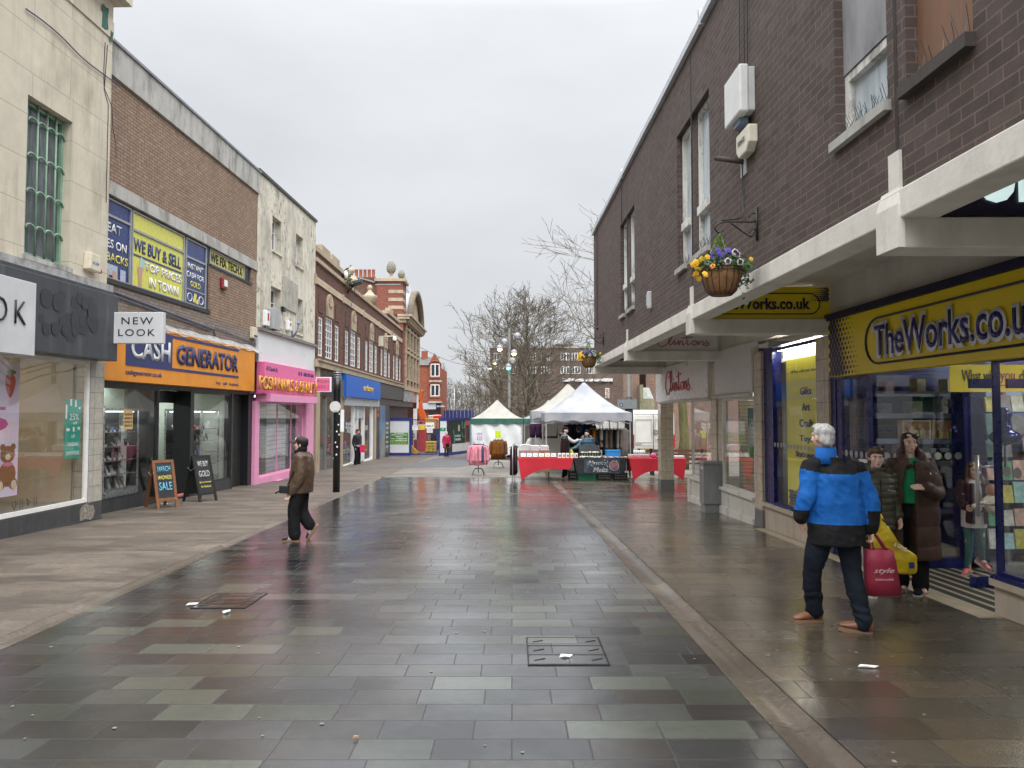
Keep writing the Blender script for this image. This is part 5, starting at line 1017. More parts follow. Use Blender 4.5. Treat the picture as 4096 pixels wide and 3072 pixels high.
s = thing('projecting_sign', 'dark navy cross sign with white letters under the nearest arcade bay', 'shop sign', (3.6, 4.85, 2.95)); m = MB(); m.box(2.86, 4.4, 4.6, 4.68, 2.95, 3.41); m.build('board', nvy, s)
txt('one', .72, .3, (3.04, 4.592, 3.03), (1, 0, 0), (0, 0, 1), emat('lit_letter', (.7, .9, .88), .5), s, bold=.03)
s = thing('junction_box', 'small grey junction box with a white cable on the arcade beam end', 'wall box', (4.3, 9.7, 2.85)); m = MB(); m.box(4.33, 4.42, 9.6, 9.74, 2.78, 2.94); m.build('case', M('grey_steel_box', (.36, .37, .37), .4), s); m = MB(); m.tube(spline([(4.37, 9.65, 2.78), (4.4, 9.6, 2.7), (4.42, 9.5, 2.72)], 4), .008, 5); m.build('cable', white_p, s)
riser(10.1, 12.25, .13, stone_r, -.04); riser(3.0, 6.52, .16, stone_r); riser(8.72, 9.72, .1, stone_r, -.06)
window(S, 10.1, 11.85, .13, 2.72, -.06, blu, glass('poster_glass', (1, 1, 1), .55), t, fw=.05, name='shop_window'); window(S, 3.0, 6.5, .2, 2.14, -.04, blu, glass('poster_glass'), t, fw=.03, name='shop_window'); window(S, 8.72, 9.6, .1, 2.14, -.05, blu, gl_shop, t, fw=.04, name='shop_window')
each(S, [(11.85, 12.25, gz(12), 2.75, -.2, -.05), (9.42, 9.72, gz(9), 2.14, -.2, -.03), (3.0, 6.52, .16, .2, -.2, .04)], 'blue_frame', blu, t)
s = thing('window_poster', 'tall yellow poster listing gifts, art, craft and toys beside the tiled pier', 'poster', S.pt(10.8, .2, -.1)); FP = S.off(-.12)
m = MB(); m.fbox(FP, 10.0, 11.45, .19, 2.5, -.01, 0); m.build('sheet', M('poster_yellow', (.72, .66, .04), .45, .03, 1), s); m = MB(); m.fbox(FP, 10.0, 11.6, 2.5, 2.7, -.1, -.02); m.build('header', white_p, s); m = MB(); m.fbox(S, 10.1, 11.7, 2.67, 2.7, -.11, -.075); m.build('strip_lamp', emat('strip_lamp_warm', (1, .97, .85), 55), s)
dkt = M('poster_ink', (.03, .04, .08), .5, 0)
for k, w_ in enumerate(('Gifts', 'Art', 'Craft', 'Toys', 'Stationery', 'Books', 'Games')):
 ww = {'Stationery': .78, 'Art': .28, 'Gifts': .4}.get(w_, .48); z = 1.99 - .245 * k; ftxt(w_, FP, 10.72 - ww / 2, 10.72 + ww / 2, z - .06, z + .06, .006, dkt, s, bold=.03)
ftxt('What will you discover?', FP, 10.05, 11.25, 2.26, 2.32, .006, dkt, s, shear=.2); ftxt('Gifts for everyone', FP, 10.1, 11.1, .4, .47, .006, dkt, s, shear=.2)
halftone(s, FP.pt(11.4, .2, .002), rS, (0, 0, 1), .9, .24, 16, 5, True)
m = MB(); m.box(8.9, 9.0, 3, 12.3, -.4, 3.0); m.build('interior_wall', M('book_shop_wall', (.045, .055, .13), .7, .5, 2), t)
m = MB(); m.box(4.45, 9, 3.0, 12.3, 2.72, 2.78); m.build('interior_ceiling', M('book_shop_ceiling', (.5, .5, .48), .7), t); m = MB(); m.box(5.62, 9, 3.0, 12.3, -.36, -.215); m.build('shop_floor', M('book_shop_floor', (.12, .11, .1), .35), t)
for x, y in ((6.3, 6.2), (6.3, 8.2), (7.6, 7.2), (6.0, 4.4), (5.0, 11)): m = MB(); m.box(x, x + .6, y, y + .6, 2.69, 2.715); m.build('ceiling_light', emat('shop_panel_light', (.95, 1, .95), 17), t)
m = MB(); m.box(4.5, 6.8, 9.4, 9.5, -.3, 2.7); m.build('slatwall', brick('blue_slatwall', [(.012, .02, .12), (.016, .028, .14)], (.004, .006, .03), 3, .1, .008, .4, 0, off=0), t)
m = MB(); m.box(S.pt(8.72, 0).x, 5.5, 8.71, 8.722, .02, 2.12); gl_dim = glass('clear_door_glass', (1, 1, 1), .45); m.build('lobby_glass', gl_dim, t)
for q in ((S.pt(8.72, 0).x, 5.75, 8.66, 8.78, -.24, -.1), (5.5, 5.78, 8.66, 8.9, -.24, 2.7), (5.5, 5.62, 6.3, 6.5, -.2, 2.7)): m = MB(); m.box(*q); m.build('lobby_frame', blu, t)
m = MB(); m.box(S.pt(8.75, 0).x + .02, 5.5, 8.79, 9.4, -.24, .0); m.build('display_plinth', M('plinth_beige', (.3, .27, .22), .6), t)
for z in (.42, 1.02, 1.3, 1.62, 1.9):
 s = thing('display_shelf', {.42: 'lowest', 1.02: 'second lowest', 1.3: 'middle', 1.62: 'second highest', 1.9: 'highest'}[z] + ' deep blue display shelf behind the lobby glass', 'shelf', (5.5, 9.2, z)); m = MB(); m.box(4.6, 6.7, 9.0, 9.4, z - .03, z); m.build('board', blu, s); m = MB(); m.box(4.6, 6.7, 8.985, 9.0, z - .035, z + .03); m.build('edge_strip', M('clear_strip', (.15, .2, .32), .1), s)
random.seed(21); wood = M('pale_wood_box', (.55, .42, .24), .6, .2, 9)
def wbox(x, z, k):
 s = thing('craft_box', ('left hand' if k == 0 else 'right hand').replace('left hand', 'pale wooden craft box showing tulips').replace('right hand', 'pale wooden craft box showing a pink flower') + ' on the blue shelf', 'craft box', (x, 9.1, z)); m = MB()
 m.box(x, x + .36, 9.1, 9.14, z, z + .26); m.box(x, x + .02, 9.02, 9.1, z, z + .26); m.box(x + .34, x + .36, 9.02, 9.1, z, z + .26); m.box(x + .02, x + .34, 9.02, 9.1, z, z + .02); m.box(x + .02, x + .34, 9.02, 9.1, z + .24, z + .26); m.build('case', wood, s)
 for q in range(2):
  f = MB(); f.ball((x + .1 + .15 * q, 9.07, z + .17), (.03, .02, .035), 8); f.build('flower', M('tulip%d' % (k + q), ((.5, .08, .03), (.45, .3, .15), (.5, .1, .15))[k + q], .5), s); f = MB(); f.tube([(x + .1 + .15 * q, 9.07, z + .15), (x + .1 + .15 * q, 9.07, z + .03)], .012, 5); f.build('stem', M('stem_green', (.05, .2, .04), .6), s)
wbox(4.95, 1.302, 0); wbox(5.33, 1.302, 1)
for i in range(26):
 z = (1.302, 1.622, 1.902, .422, 1.022)[i % 5]; x = 4.65 + .078 * i if z != 1.302 else 5.75 + .03 * i; h = random.uniform(.1, .22); c = random.choice(((.05, .08, .2), (.1, .14, .25), (.2, .22, .25), (.35, .33, .28), (.2, .05, .1)))
 m = MB(); m.box(x, x + random.uniform(.06, .14), 9.1, 9.3, z, z + h); tag(m.build('boxed_gift', M('bg%.2f%.2f' % c[:2], c, .4, .4, 9)), 'boxed gift standing on a blue shelf behind the lobby glass', 'box', 'boxed gifts on the blue shelves')
s = thing('pet_bed', 'cream cushion basket on the blue shelf behind the boy', 'basket', (5.2, 9.15, 1.03)); m = MB(); m.lathe([(.2, 0), (.24, .12), (.2, .14), (.17, .05)], (5.25, 9.15, .73), 14); m.build('rim', wood, s); m = MB(); m.ball((5.25, 9.15, .86), (.17, .15, .08), 10); m.build('cushion', M('cushion_cream', (.6, .53, .4), .8), s)
s = thing('notice', 'white printed notice taped to the blue-framed window', 'notice', S.pt(9, .8, 0)); m = MB(); m.fbox(S, 8.76, 8.98, .62, 1.08, -.03, -.026); m.build('sheet', white_p, s); m = MB()
for k in range(7): m.fbox(S, 8.79, 8.95, .68 + .05 * k, .69 + .05 * k, -.026, -.024)
m.build('text_line', M('grey_print', (.4, .4, .4), .5), s)
def dots(label, P, r, ax):
 s = thing('dot_decal', label, 'decal', P[0]); m = MB(); ax = Vector(ax)
 for c in P: m.face([Vector(c) + ax * (r * math.cos(6.283 * k / 12)) + Vector((0, 0, r * math.sin(6.283 * k / 12))) for k in range(12)])
 kind(m.build('dot', M('frost_dot', (.34, .35, .36), .5, .05), s), 'stuff')
dots('band of frosted dots across the lobby side glass', [(4.45 + .125 * k, 8.70, 1.13) for k in range(9)], .045, (1, 0, 0)); dots('band of frosted dots on the blue-framed front window', [S.pt(8.8 + .13 * k, 1.13, -.035) for k in range(6)], .045, rS); dots('band of frosted dots on the window nearest the camera', [S.pt(4.8 + .13 * k, 1.13, -.03) for k in range(13)], .05, rS); dots('band of frosted dots across the yellow poster window', [S.pt(10.2 + .13 * k, 1.13, -.04) for k in range(13)], .04, rS)
s = thing('hanging_banner', 'yellow banner with handwritten lettering hung inside the book shop doorway', 'banner', (5.7, 8.3, 1.9)); m = MB(); m.box(5.12, 6.6, 8.3, 8.31, 1.9, 2.22); m.build('sheet', M('banner_yellow', (.75, .58, .01), .45, .03), s)
txt('What will', .38, .14, (5.26, 8.295, 2.02), (1, 0, 0), (0, 0, 1), dkt, s); txt('you', .17, .12, (5.71, 8.295, 2.0), (1, 0, 0), (0, 0, 1), M('banner_purple', (.25, .05, .25), .5, 0), s); txt('discover?', .5, .14, (5.93, 8.295, 2.02), (1, 0, 0), (0, 0, 1), dkt, s)
m = MB(); m.bar((5.7, 8.295, 1.975), (5.9, 8.295, 1.985), .004, .014); m.build('underline', M('banner_red', (.6, .03, .08), .5, 0), s)
m = MB(); mm = MB()
x = 4.36; k = 0
while x < 5.62:
 w_ = .1 if k % 2 else .055
 m.mi = k % 2; m.hexa([(x, 6.5, gz(6.5) - .02), (x + w_, 6.5, gz(6.5) - .02), (x + w_, 8.66, gz(8.66) - .02), (x, 8.66, gz(8.66) - .02), (x, 6.5, gz(6.5) + .004), (x + w_, 6.5, gz(6.5) + .004), (x + w_, 8.66, gz(8.66) + .004), (x, 8.66, gz(8.66) + .004)]); x += w_; k += 1
tag(m.build('entrance_mat', [M('mat_brass_strip', (.42, .34, .24), .4, .1), M('mat_black', (.02, .02, .02), .7)]), 'black entrance matting with pale metal strips in the shop lobby', 'mat')
m = MB(); m.hexa([S.pt(6.4, gz(6.4) - .05, 0), S.pt(6.4, gz(6.4) - .05, .22), S.pt(12.2, gz(12.2) - .05, .16), S.pt(12.2, gz(12.2) - .05, 0), S.pt(6.4, gz(6.4) + .004, 0), S.pt(6.4, gz(6.4) + .004, .22), S.pt(12.2, gz(12.2) + .004, .16), S.pt(12.2, gz(12.2) + .004, 0)]); m.build('threshold', M('threshold_stone', (.42, .34, .25), .5), t)
s = thing('glass_door', 'open glass door leaf with tall steel pull handles in the lobby', 'door', (5.1, 7.6, -.2)); m = MB(); m.box(4.86, 5.5, 7.6, 7.612, -.17, 2.0); m.build('leaf', gl_dim, s); m = MB(); m.box(4.86, 5.5, 7.59, 7.62, -.19, -.08); m.box(4.9, 5.15, 7.585, 7.625, 1.92, 2.02); m.box(5.3, 5.5, 7.585, 7.625, 1.92, 2.02); m.build('patch_fitting', blu, s)
for dy in (-.06, .08): m = MB(); m.tube([(5.09 - dy, 7.6 + dy, .55), (5.09 - dy, 7.6 + dy, 1.2)], .02, 8); m.tube([(5.09 - dy, 7.6 + dy, .68), (5.09, 7.6, .68)], .012, 6); m.tube([(5.09 - dy, 7.6 + dy, 1.08), (5.09, 7.6, 1.08)], .012, 6); m.build('handle', M('brushed_steel', (.45, .45, .45), .35, 0, metal=.8), s)
random.seed(31)
for k, (x, y) in enumerate(((5.95, 8.6), (6.6, 8.9), (6.3, 6.9), (5.2, 4.9), (5.2, 5.9), (7.3, 8.4))):
 s = thing('card_stand', 'crowded wire stand of cards and gift wrap ' + ('beside the blue lobby post', 'behind the one at the blue lobby post', 'seen past the steel door handles', 'closest to the camera behind the dotted window', 'behind the cat cut-out on the window', 'deepest inside the book shop')[k], 'card stand', (x, y, -.2)); m = MB(); m.box(x - .02, x + .02, y - .02, y + .02, -.215, 2.0); m.box(x - .25, x + .25, y - .1, y + .1, -.215, -.15); m.build('post', M('rack_grey', (.2, .2, .2), .5), s)
 for r_ in range(7):
  for q in range(4):
   if random.random() < .9:
    xx = x - .3 + q * .155; z = .05 + r_ * .27; c = random.choice(((.3, .5, .5), (.55, .55, .5), (.35, .12, .2), (.5, .45, .1), (.1, .22, .2), (.2, .2, .22), (.55, .35, .3), (.1, .3, .15)))
    m = MB(); h = random.uniform(.17, .25); m.hexa([(xx, y - .14, z), (xx + .14, y - .14, z), (xx + .14, y - .11, z), (xx, y - .11, z), (xx, y - .11, z + h), (xx + .14, y - .11, z + h), (xx + .14, y - .09, z + h), (xx, y - .09, z + h)]); m.build('card', M('cd%.2f%.2f' % (c[0], c[2]), c, .5, .3, 14), s)
s = thing('foil_balloon', 'shiny dark blue foil balloon hanging in the book shop doorway', 'balloon', (5.75, 8.2, 1.3)); m = MB(); m.lathe([(.02, 0), (.13, .04), (.17, .1), (.12, .16), (.07, .18), (.06, .3), (.08, .36), (.03, .44)], (5.68, 8.2, 1.28), 14); m.build('foil', M('foil_blue', (.01, .015, .12), .12, .2, metal=.6), s); m = MB(); m.tube([(5.68, 8.2, 1.28), (5.67, 8.2, .95)], .012, 5); m.build('tail', nvy, s)
s = thing('window_decal', 'white cut-out cat drawing in a purple starry hat on the nearest window', 'decal', S.pt(5.9, .5, 0)); FD = S.off(-.02)
def dec(P, mat, d, nm): m = MB(); m.prism(P, FD.pt(6.1, .4, d), rS, (0, 0, 1), nS, 0, .002); m.build(nm, mat, s)
dec([(.06, 0), (.28, 0), (.27, .15), (.36, .22), (.36, .42), (.3, .62), (.24, .5), (.12, .52), (.06, .62), (.0, .44), (.0, .26), (.08, .18)], white_p, .0, 'cat'); dec([(.1, .5), (.27, .5), (.18, .86)], M('hat_purple', (.1, .03, .18), .5), .003, 'hat')
for c in (.1, .24): m = MB(); m.tube([FD.pt(6.1, .78, .004) + rS * (c + .045 * math.cos(q)) + Vector((0, 0, .045 * math.sin(q))) for q in rng(0, 6.283, 12)], .004, 4); m.build('eye', black_m, s)
m = MB(); m.tube([FD.pt(6.1, .66, .004) + rS * a + Vector((0, 0, b)) for a, b in ((.02, .02), (.14, 0), (.17, -.04), (.2, 0), (.34, .03))], .004, 4); m.build('whisker', black_m, s)
s = thing('equipment_box', 'large white ribbed equipment box high on the plum brick wall', 'wall box', RW.pt(7.4, 4.8)); m = MB(); m.fbox(RW, 7.12, 7.58, 4.74, 5.2, .0, .07); m.build('backbox', M('box_grey', (.5, .51, .5), .4), s, bevel=.01); m = MB(); m.fbox(RW, 7.1, 7.6, 4.72, 5.22, .072, .17); m.build('lid', M('box_white', (.68, .69, .67), .35, .06), s, bevel=.02)
m = MB(); m.fbox(RW, 7.25, 7.45, 4.66, 4.72, .03, .12); m.build('gland', M('camera_blue', (.2, .25, .35), .4), s)
s = thing('alarm_box', 'cream tapered alarm box with dark lettering below the equipment box', 'alarm box', RW.pt(7.3, 4.4)); m = MB(); m.prism([(7.06, 4.4), (7.14, 4.32), (7.36, 4.32), (7.44, 4.4), (7.44, 4.58), (7.06, 4.58)], RW.pt(0, 0), (RW.k, 1, 0), (0, 0, 1), RW.n, .0, .1); m.build('case', M('alarm_ivory', (.68, .64, .52), .4), s, bevel=.015); ftxt('KINGS', RW, 7.16, 7.36, 4.44, 4.49, .104, black_m, s)
s = thing('pipe_bracket', 'rusty pipe stub on a square plate on the plum brick wall', 'bracket', RW.pt(7.5, 4.3)); m = MB(); m.fbox(RW, 7.38, 7.56, 4.18, 4.45, 0, .012); m.build('plate', M('grey_steel_box', (.36, .37, .37), .4), s); m = MB(); m.tube([RW.pt(7.47, 4.33, 0), RW.pt(7.75, 4.47, .22)], .028, 8); m.build('pipe', M('rust_pipe', (.05, .035, .03), .7), s)
m = MB()
for a, b in ((7.26, 5.22), (7.36, 5.22), (7.5, 5.22)): m.tube([RW.pt(a, 6.7, .02), RW.pt(a + .02, b, .02)], .006, 4)
m.tube(spline([RW.pt(7.5, 4.7, .03), RW.pt(7.62, 4.55, .02), RW.pt(7.5, 4.4, .02), RW.pt(7.48, 3.85, .02), RW.pt(7.3, 3.68, .1), RW.pt(7.12, 3.6, .36)], 4), .007, 4)
tag(m.build('wall_cable', black_m), 'thin black cables running down to the equipment box on the plum brick', 'cable')
for a, zb, lab in ((15.0, 5.7, 'thin cable dropping from the roof edge to the far paired window'), (18.9, 3.95, 'thin cable with a small socket near the far corner of the brick wall')):
 m = MB(); m.tube(spline([RW.pt(a, 6.6, .02), RW.pt(a + .02, 6.75, .05), RW.pt(a - .05, 6.5, .03), RW.pt(a, zb, .03)], 4), .01, 4)
 if zb < 5: m.ball(RW.pt(a, zb - .05, .03), .035, 6)
 tag(m.build('wall_cable', black_m), lab, 'cable')
s = thing('wall_light', 'small grey tube light fixed to the plum brick wall', 'wall light', RW.pt(12, 3.6)); m = MB(); m.fbox(RW, 12.15, 12.25, 3.45, 3.75, 0, .07); m.build('case', M('box_grey', (.5, .51, .5), .4), s, bevel=.015); m = MB(); m.fbox(RW, 12.17, 12.23, 3.5, 3.7, .07, .085); m.build('lens', gl_pale, s)
s = thing('utility_cabinet', 'grey battered steel utility cabinet against the tiled pier', 'cabinet', (4.1, 14.7, gz(14.7))); cm = noisecol('galvanised_grey', [(.13, .14, .14), (.2, .21, .21), (.26, .27, .27)], 2.5, .45, (1, 1, .3))
m = MB(); m.box(3.93, 4.3, 14.55, 14.85, gz(14.7) - .05, gz(14.7) + .18); m.build('plinth', cm, s); m = MB(); m.box(3.9, 4.3, 14.52, 14.85, gz(14.7) + .18, gz(14.7) + 1.0); m.build('body', cm, s, bevel=.008); m = MB(); m.hexa([(3.88, 14.5, .62), (4.3, 14.5, .62), (4.3, 14.87, .62), (3.88, 14.87, .62), (3.93, 14.54, .66), (4.3, 14.54, .66), (4.3, 14.87, .66), (3.93, 14.87, .66)]); m.build('lid', cm, s)
for zz in (.5,): m = MB(); m.box(3.895, 3.9, 14.58, 14.62, zz, zz + .05); m.box(3.895, 3.9, 14.66, 14.7, zz, zz + .05); m.build('sticker', white_p, s)
wire = M('black_wire', (.012, .012, .012), .5); coco = noisecol('coir_liner', [(.16, .08, .03), (.25, .13, .055), (.2, .1, .04)], 20, .9, bump=.6); leafm = noisecol('pansy_leaf', [(.03, .08, .02), (.07, .16, .04), (.12, .2, .07)], 6, .6)
def basket(Y, zr, seed, lab, labb):
 random.seed(seed); w0 = RW.pt(Y, 0); X = w0.x - .38
 b = thing('basket_bracket', labb, 'bracket', (w0.x, Y, zr + .3)); m = MB(); z = zr + .46
 m.tube([(w0.x - .015, Y, z - .17), (w0.x - .015, Y, z + .17)], .012, 6); m.tube(spline([(w0.x - .02, Y, z + .02), (X + .1, Y, z + .02), (X - .0, Y, z + .01), (X - .06, Y, z - .04), (X - .02, Y, z - .09), (X + .03, Y, z - .06)], 5), .008, 6); m.tube(spline([(w0.x - .02, Y, z - .02), (w0.x - .06, Y, z - .11), (w0.x - .1, Y, z - .12), (X + .1, Y, z + .01)], 5), .008, 6)
 for zz in (z + .1, z - .06): m.tube([(w0.x - .05 + .04 * math.cos(q), Y, zz - .03 + .04 * math.sin(q)) for q in rng(-1.2, 3.4, 9)], .007, 5)
 m.build('scroll', wire, b)
 s = thing('hanging_basket', lab, 'hanging basket', (X, Y, zr - .27)); c = Vector((X, Y, zr))
 prof = [(.02, -.265), (.1, -.262), (.145, -.22), (.18, -.12), (.2, 0)]
 m = MB(); m.lathe(prof, c, 20); m.build('liner', coco, s)
 m = MB()
 for k in range(16):
  q = 6.283 * k / 16; m.tube([c + Vector((math.cos(q) * (r + .006), math.sin(q) * (r + .006), h)) for r, h in prof[1:]], .0035, 4)
 for r, h in ((.205, 0), (.105, -.264), (.205, -.03)): m.tube([c + Vector((r * math.cos(q), r * math.sin(q), h)) for q in rng(0, 6.283, 20)], .004, 4)
 m.build('wire_frame', wire, s)
 top = c + Vector((0, 0, .37))
 for k in range(3):
  q = 6.283 * (k + .3) / 3; m = MB(); e = c + Vector((.2 * math.cos(q), .2 * math.sin(q), 0)); n = 14
  for i in range(n):
   a = top.lerp(e, i / n); b2 = top.lerp(e, (i + 1.1) / n); m.bar(a, b2, .012 if i % 2 else .005, .005 if i % 2 else .012)
  m.build('chain', M('zinc_chain', (.35, .35, .33), .35, metal=.8), s)
 m = MB()
 def leaf(p, d, L_, wd):
  d = d.normalized(); sd = d.cross(Vector((random.uniform(-1, 1), random.uniform(-1, 1), 1))).normalized() * wd; m.face([p, p + d * L_ * .5 + sd, p + d * L_, p + d * L_ * .5 - sd])
 for i in range(520):
  q = random.uniform(0, 6.283); r = .23 * math.sqrt(random.random()); p = c + Vector((r * math.cos(q) * 1.12, r * math.sin(q), random.uniform(-.05, .12) - .5 * max(0, r - .17))); leaf(p, Vector((math.cos(q), math.sin(q), random.uniform(-.4, 1))), random.uniform(.03, .06), .014)
 for i in range(60): p = c + Vector((.23 + random.uniform(-.03, .08), random.uniform(-.12, .12), random.uniform(-.16, .06))); leaf(p, Vector((random.gauss(0, 1), random.gauss(0, 1), random.gauss(0, 1))), .05, .016)
 for i in range(6): p = c + Vector((.22, -.06, -.1 - .05 * i)); leaf(p, Vector((random.gauss(0, 1), -.6, -.4)), .045, .022)
 o = m.build('foliage', leafm, s, recalc=False)
 m = MB()
 for i in range(260):
  z = random.uniform(.06, .33); r = .085 * (1 - (z - .06) / .3) + .01; q = random.uniform(0, 6.283); p = c + Vector((-.01 + r * .8 * math.cos(q), r * .8 * math.sin(q), z)); leaf(p, Vector((math.cos(q), math.sin(q), 1.2)), .04, .006)
 m.build('conifer', noisecol('golden_conifer', [(.12, .22, .02), (.22, .36, .04)], 8, .7), s, recalc=False)
 m = MB()
 for i in range(26):
  a = -1 if i < 17 else 1; p = c + Vector((a * random.uniform(.02, .16), random.uniform(-.1, .1), .06)); d = Vector((a * random.uniform(.1, .5), random.uniform(-.4, .3), 1)); m.tube(spline([p, p + d * .07, p + d * .1 + Vector((a * .05, 0, -.01))], 3), [.004] * 6 + [.001], 3)
 m.build('grass_blade', M('silver_grass', (.35, .4, .3), .6), s)
 def flower(p, mt, r=.024, eye=None):
  f = MB(); fw = Vector((random.uniform(-.5, .3), -1, random.uniform(-.2, .5))).normalized(); u = fw.orthogonal().normalized(); v = fw.cross(u)
  for k in range(5):
   q = 6.283 * k / 5 + .3; cc = p + (u * math.cos(q) + v * math.sin(q)) * r * .6; f.face([cc + (u * math.cos(6.283 * j / 7) + v * math.sin(6.283 * j / 7)) * r * .62 + fw * .002 * k for j in range(7)])
  o = f.build('pansy', mt, s, recalc=False)
  if eye: f = MB(); f.face([p + fw * .014 + (u * math.cos(6.283 * j / 8) + v * math.sin(6.283 * j / 8)) * r * .7 for j in range(8)]); f.build('pansy_eye', eye, o, recalc=False)
 Y1, Y2, PU, WH = M('petal_yellow', (.8, .46, .01), .6), M('petal_orange', (.75, .25, .01), .6), M('petal_violet', (.1, .06, .4), .6), M('petal_white', (.75, .74, .72), .6); DK = M('petal_dark', (.05, .012, .06), .6)
 for i in range(15): flower(c + Vector((random.uniform(-.3, -.17), random.uniform(-.2, 0), random.uniform(-.1, .12))), Y1)
 flower(c + Vector((-.14, -.2, -.01)), Y2); flower(c + Vector((.27, -.1, .08)), Y1, .018); flower(c + Vector((.29, -.02, .1)), Y1, .018)
 for x, z in ((-.06, .17), (.04, .17), (-.15, .1), (-.12, .12), (-.04, .1), (-.06, .12), (.01, .12), (.06, .15)): flower(c + Vector((x, random.uniform(-.16, -.06), z)), PU, .026)
 for x, z in ((.1, .11), (.01, .04), (.13, .035), (.08, .13)): flower(c + Vector((x, -.19, z)), WH, .03, DK)
basket(7.09, 3.1, 1, 'near hanging basket of yellow and violet pansies with a golden conifer', 'scrolled black iron bracket holding the near flower basket'); basket(17.9, 3.06, 2, 'distant small hanging basket of pansies at the far end of the brick wall', 'scrolled black iron bracket holding the distant flower basket')
alu_p = M('tent_alu', (.45, .46, .47), .35, .1, metal=.6)
tent_w = noisecol('white_canopy_cloth', [(.25, .258, .285), (.32, .328, .352), (.37, .37, .39)], 1.4, .55, bump=.25, bs=9); tent_c = noisecol('cream_canopy_cloth', [(.27, .258, .23), (.34, .328, .29)], 2, .6, bump=.2, bs=9); tent_g = noisecol('green_canopy_cloth', [(.015, .08, .06), (.03, .12, .09)], 3, .55, bump=.3, bs=12); teal_c = noisecol('faded_teal_cloth', [(.12, .25, .26), (.2, .33, .33)], 2, .6, bump=.2, bs=9)
def tent(cx, cy, h, cloth, val, label, eave=2.36, vd=.3, peak=3.5, walls=(), seed=1, wavy=.03, side=None):
 random.seed(seed); zg = gz(cy); s = thing('market_tent', label, 'market tent', (cx, cy, zg), 'pop-up market tents'); n = 12
 def edge(k, q):                       # perimeter point
  a = -1 + 2 * q; return {0: (a, -1), 1: (1, a), 2: (-a, 1), 3: (-1, -a)}[k]
 for k in range(4):                    # four canopy faces, sagging between hip ribs
  m = MB(); rows = []
  for i in range(9):
   t_ = i / 8; sag = (1 - t_) ** 1.45; row = []
   for j in range(n + 1):
    a, b = edge(k, j / n); w_ = .05 * math.sin(math.pi * j / n) * math.sin(math.pi * t_) + (.012 * math.sin(j * 2.1 + i * 1.3 + seed) if 0 < j < n and t_ < .95 else 0)
    row.append((cx + a * h * (1 - .975 * (1 - t_)), cy + b * h * (1 - .975 * (1 - t_)), zg + eave + (peak - eave) * sag - w_))
   rows.append(row)
  m.loft(rows, cap=False, closed=False); m.build('canopy', side if side and k in (3,) else cloth, s, merge=.0005)
  m = MB(); rows = []
  for dz in (0, .5, 1): rows.append([(cx + edge(k, j / (2 * n))[0] * (h + .012 * math.sin(j * 1.9 + k)), cy + edge(k, j / (2 * n))[1] * (h + .012 * math.sin(j * 1.7 + seed)), zg + eave - .004 - vd * dz - (wavy * math.sin(j * 1.3 + seed) if dz == 1 else 0)) for j in range(2 * n + 1)])
  m.loft(rows, cap=False, closed=False); m.build('valance', val, s)
 for a in (-1, 1):
  for b in (-1, 1):
   x, y = cx + a * (h - .05), cy + b * (h - .05); m = MB(); m.box(x - .022, x + .022, y - .022, y + .022, gz(y) + .01, zg + eave); m.box(x - .07, x + .07, y - .07, y + .07, gz(y), gz(y) + .012); m.build('leg', alu_p, s)
 m = MB()
 for k in range(4):
  for j in range(2):
   p, q, r_ = [edge(k, v) for v in (j * .5, j * .5 + .5, j * .5 + .25)]; P = lambda e, z: (cx + e[0] * (h - .05), cy + e[1] * (h - .05), zg + z)
   m.bar(P(p, eave - .05), P(q, eave - .4), .02, .03); m.bar(P(p, eave - .4), P(q, eave - .05), .02, .03)
 m.build('scissor_truss', alu_p, s)
 for k in walls:
  m = MB(); rows = []
  for z in rng(eave - .1, .22, 6): rows.append([(cx + edge(k, j / 20)[0] * (h - .08) + (.05 * math.sin(j * 1.1 + z * 2) if k in (1, 3) else 0), cy + edge(k, j / 20)[1] * (h - .08) + (.05 * math.sin(j * 1.1 + z * 2.3) if k in (0, 2) else 0), zg + z + (.12 * math.sin(j * .5) if z < .3 else 0)) for j in range(21)])
  m.loft(rows, cap=False, closed=False); m.build('side_wall', noisecol('white_side_sheet', [(.55, .57, .57), (.72, .73, .73)], 2.5, .45, (1, 1, .5), .5, bs=5), s)
 return s
tent(2.74, 27.1, 1.56, tent_w, tent_w, 'nearest white pop-up tent over the red market tables', seed=1)
tent(2.4, 30.4, 1.6, tent_c, tent_w, 'off-white ruffled tent directly behind the nearest white tent', eave=2.5, peak=3.65, seed=2, wavy=.06)
tent(2.55, 33.8, 1.6, tent_c, tent_w, 'third white tent back in the row beside the white van', peak=3.6, seed=3); tent(2.6, 37.2, 1.6, tent_c, tent_w, 'rearmost white tent of the market row', peak=3.7, seed=4)
tent(-.88, 42.5, 1.52, tent_c, tent_g, 'cream tent with dark green valance and a white sheet wall', eave=2.42, walls=(0, 3), seed=5, wavy=.01); tent(2.2, 42.6, 1.52, tent_c, tent_g, 'teal and cream tent with dark green valance beside the sheet-walled tent', eave=2.42, seed=6, wavy=.01, side=teal_c)
red_c = noisecol('red_stretch_cloth', [(.42, .008, .02), (.52, .012, .028)], 2, .65, bump=.15, bs=8); blk_c = noisecol('black_cloth', [(.008, .008, .01), (.02, .02, .022)], 3, .7)
leg_m = M('dark_leg', (.05, .05, .055), .4)
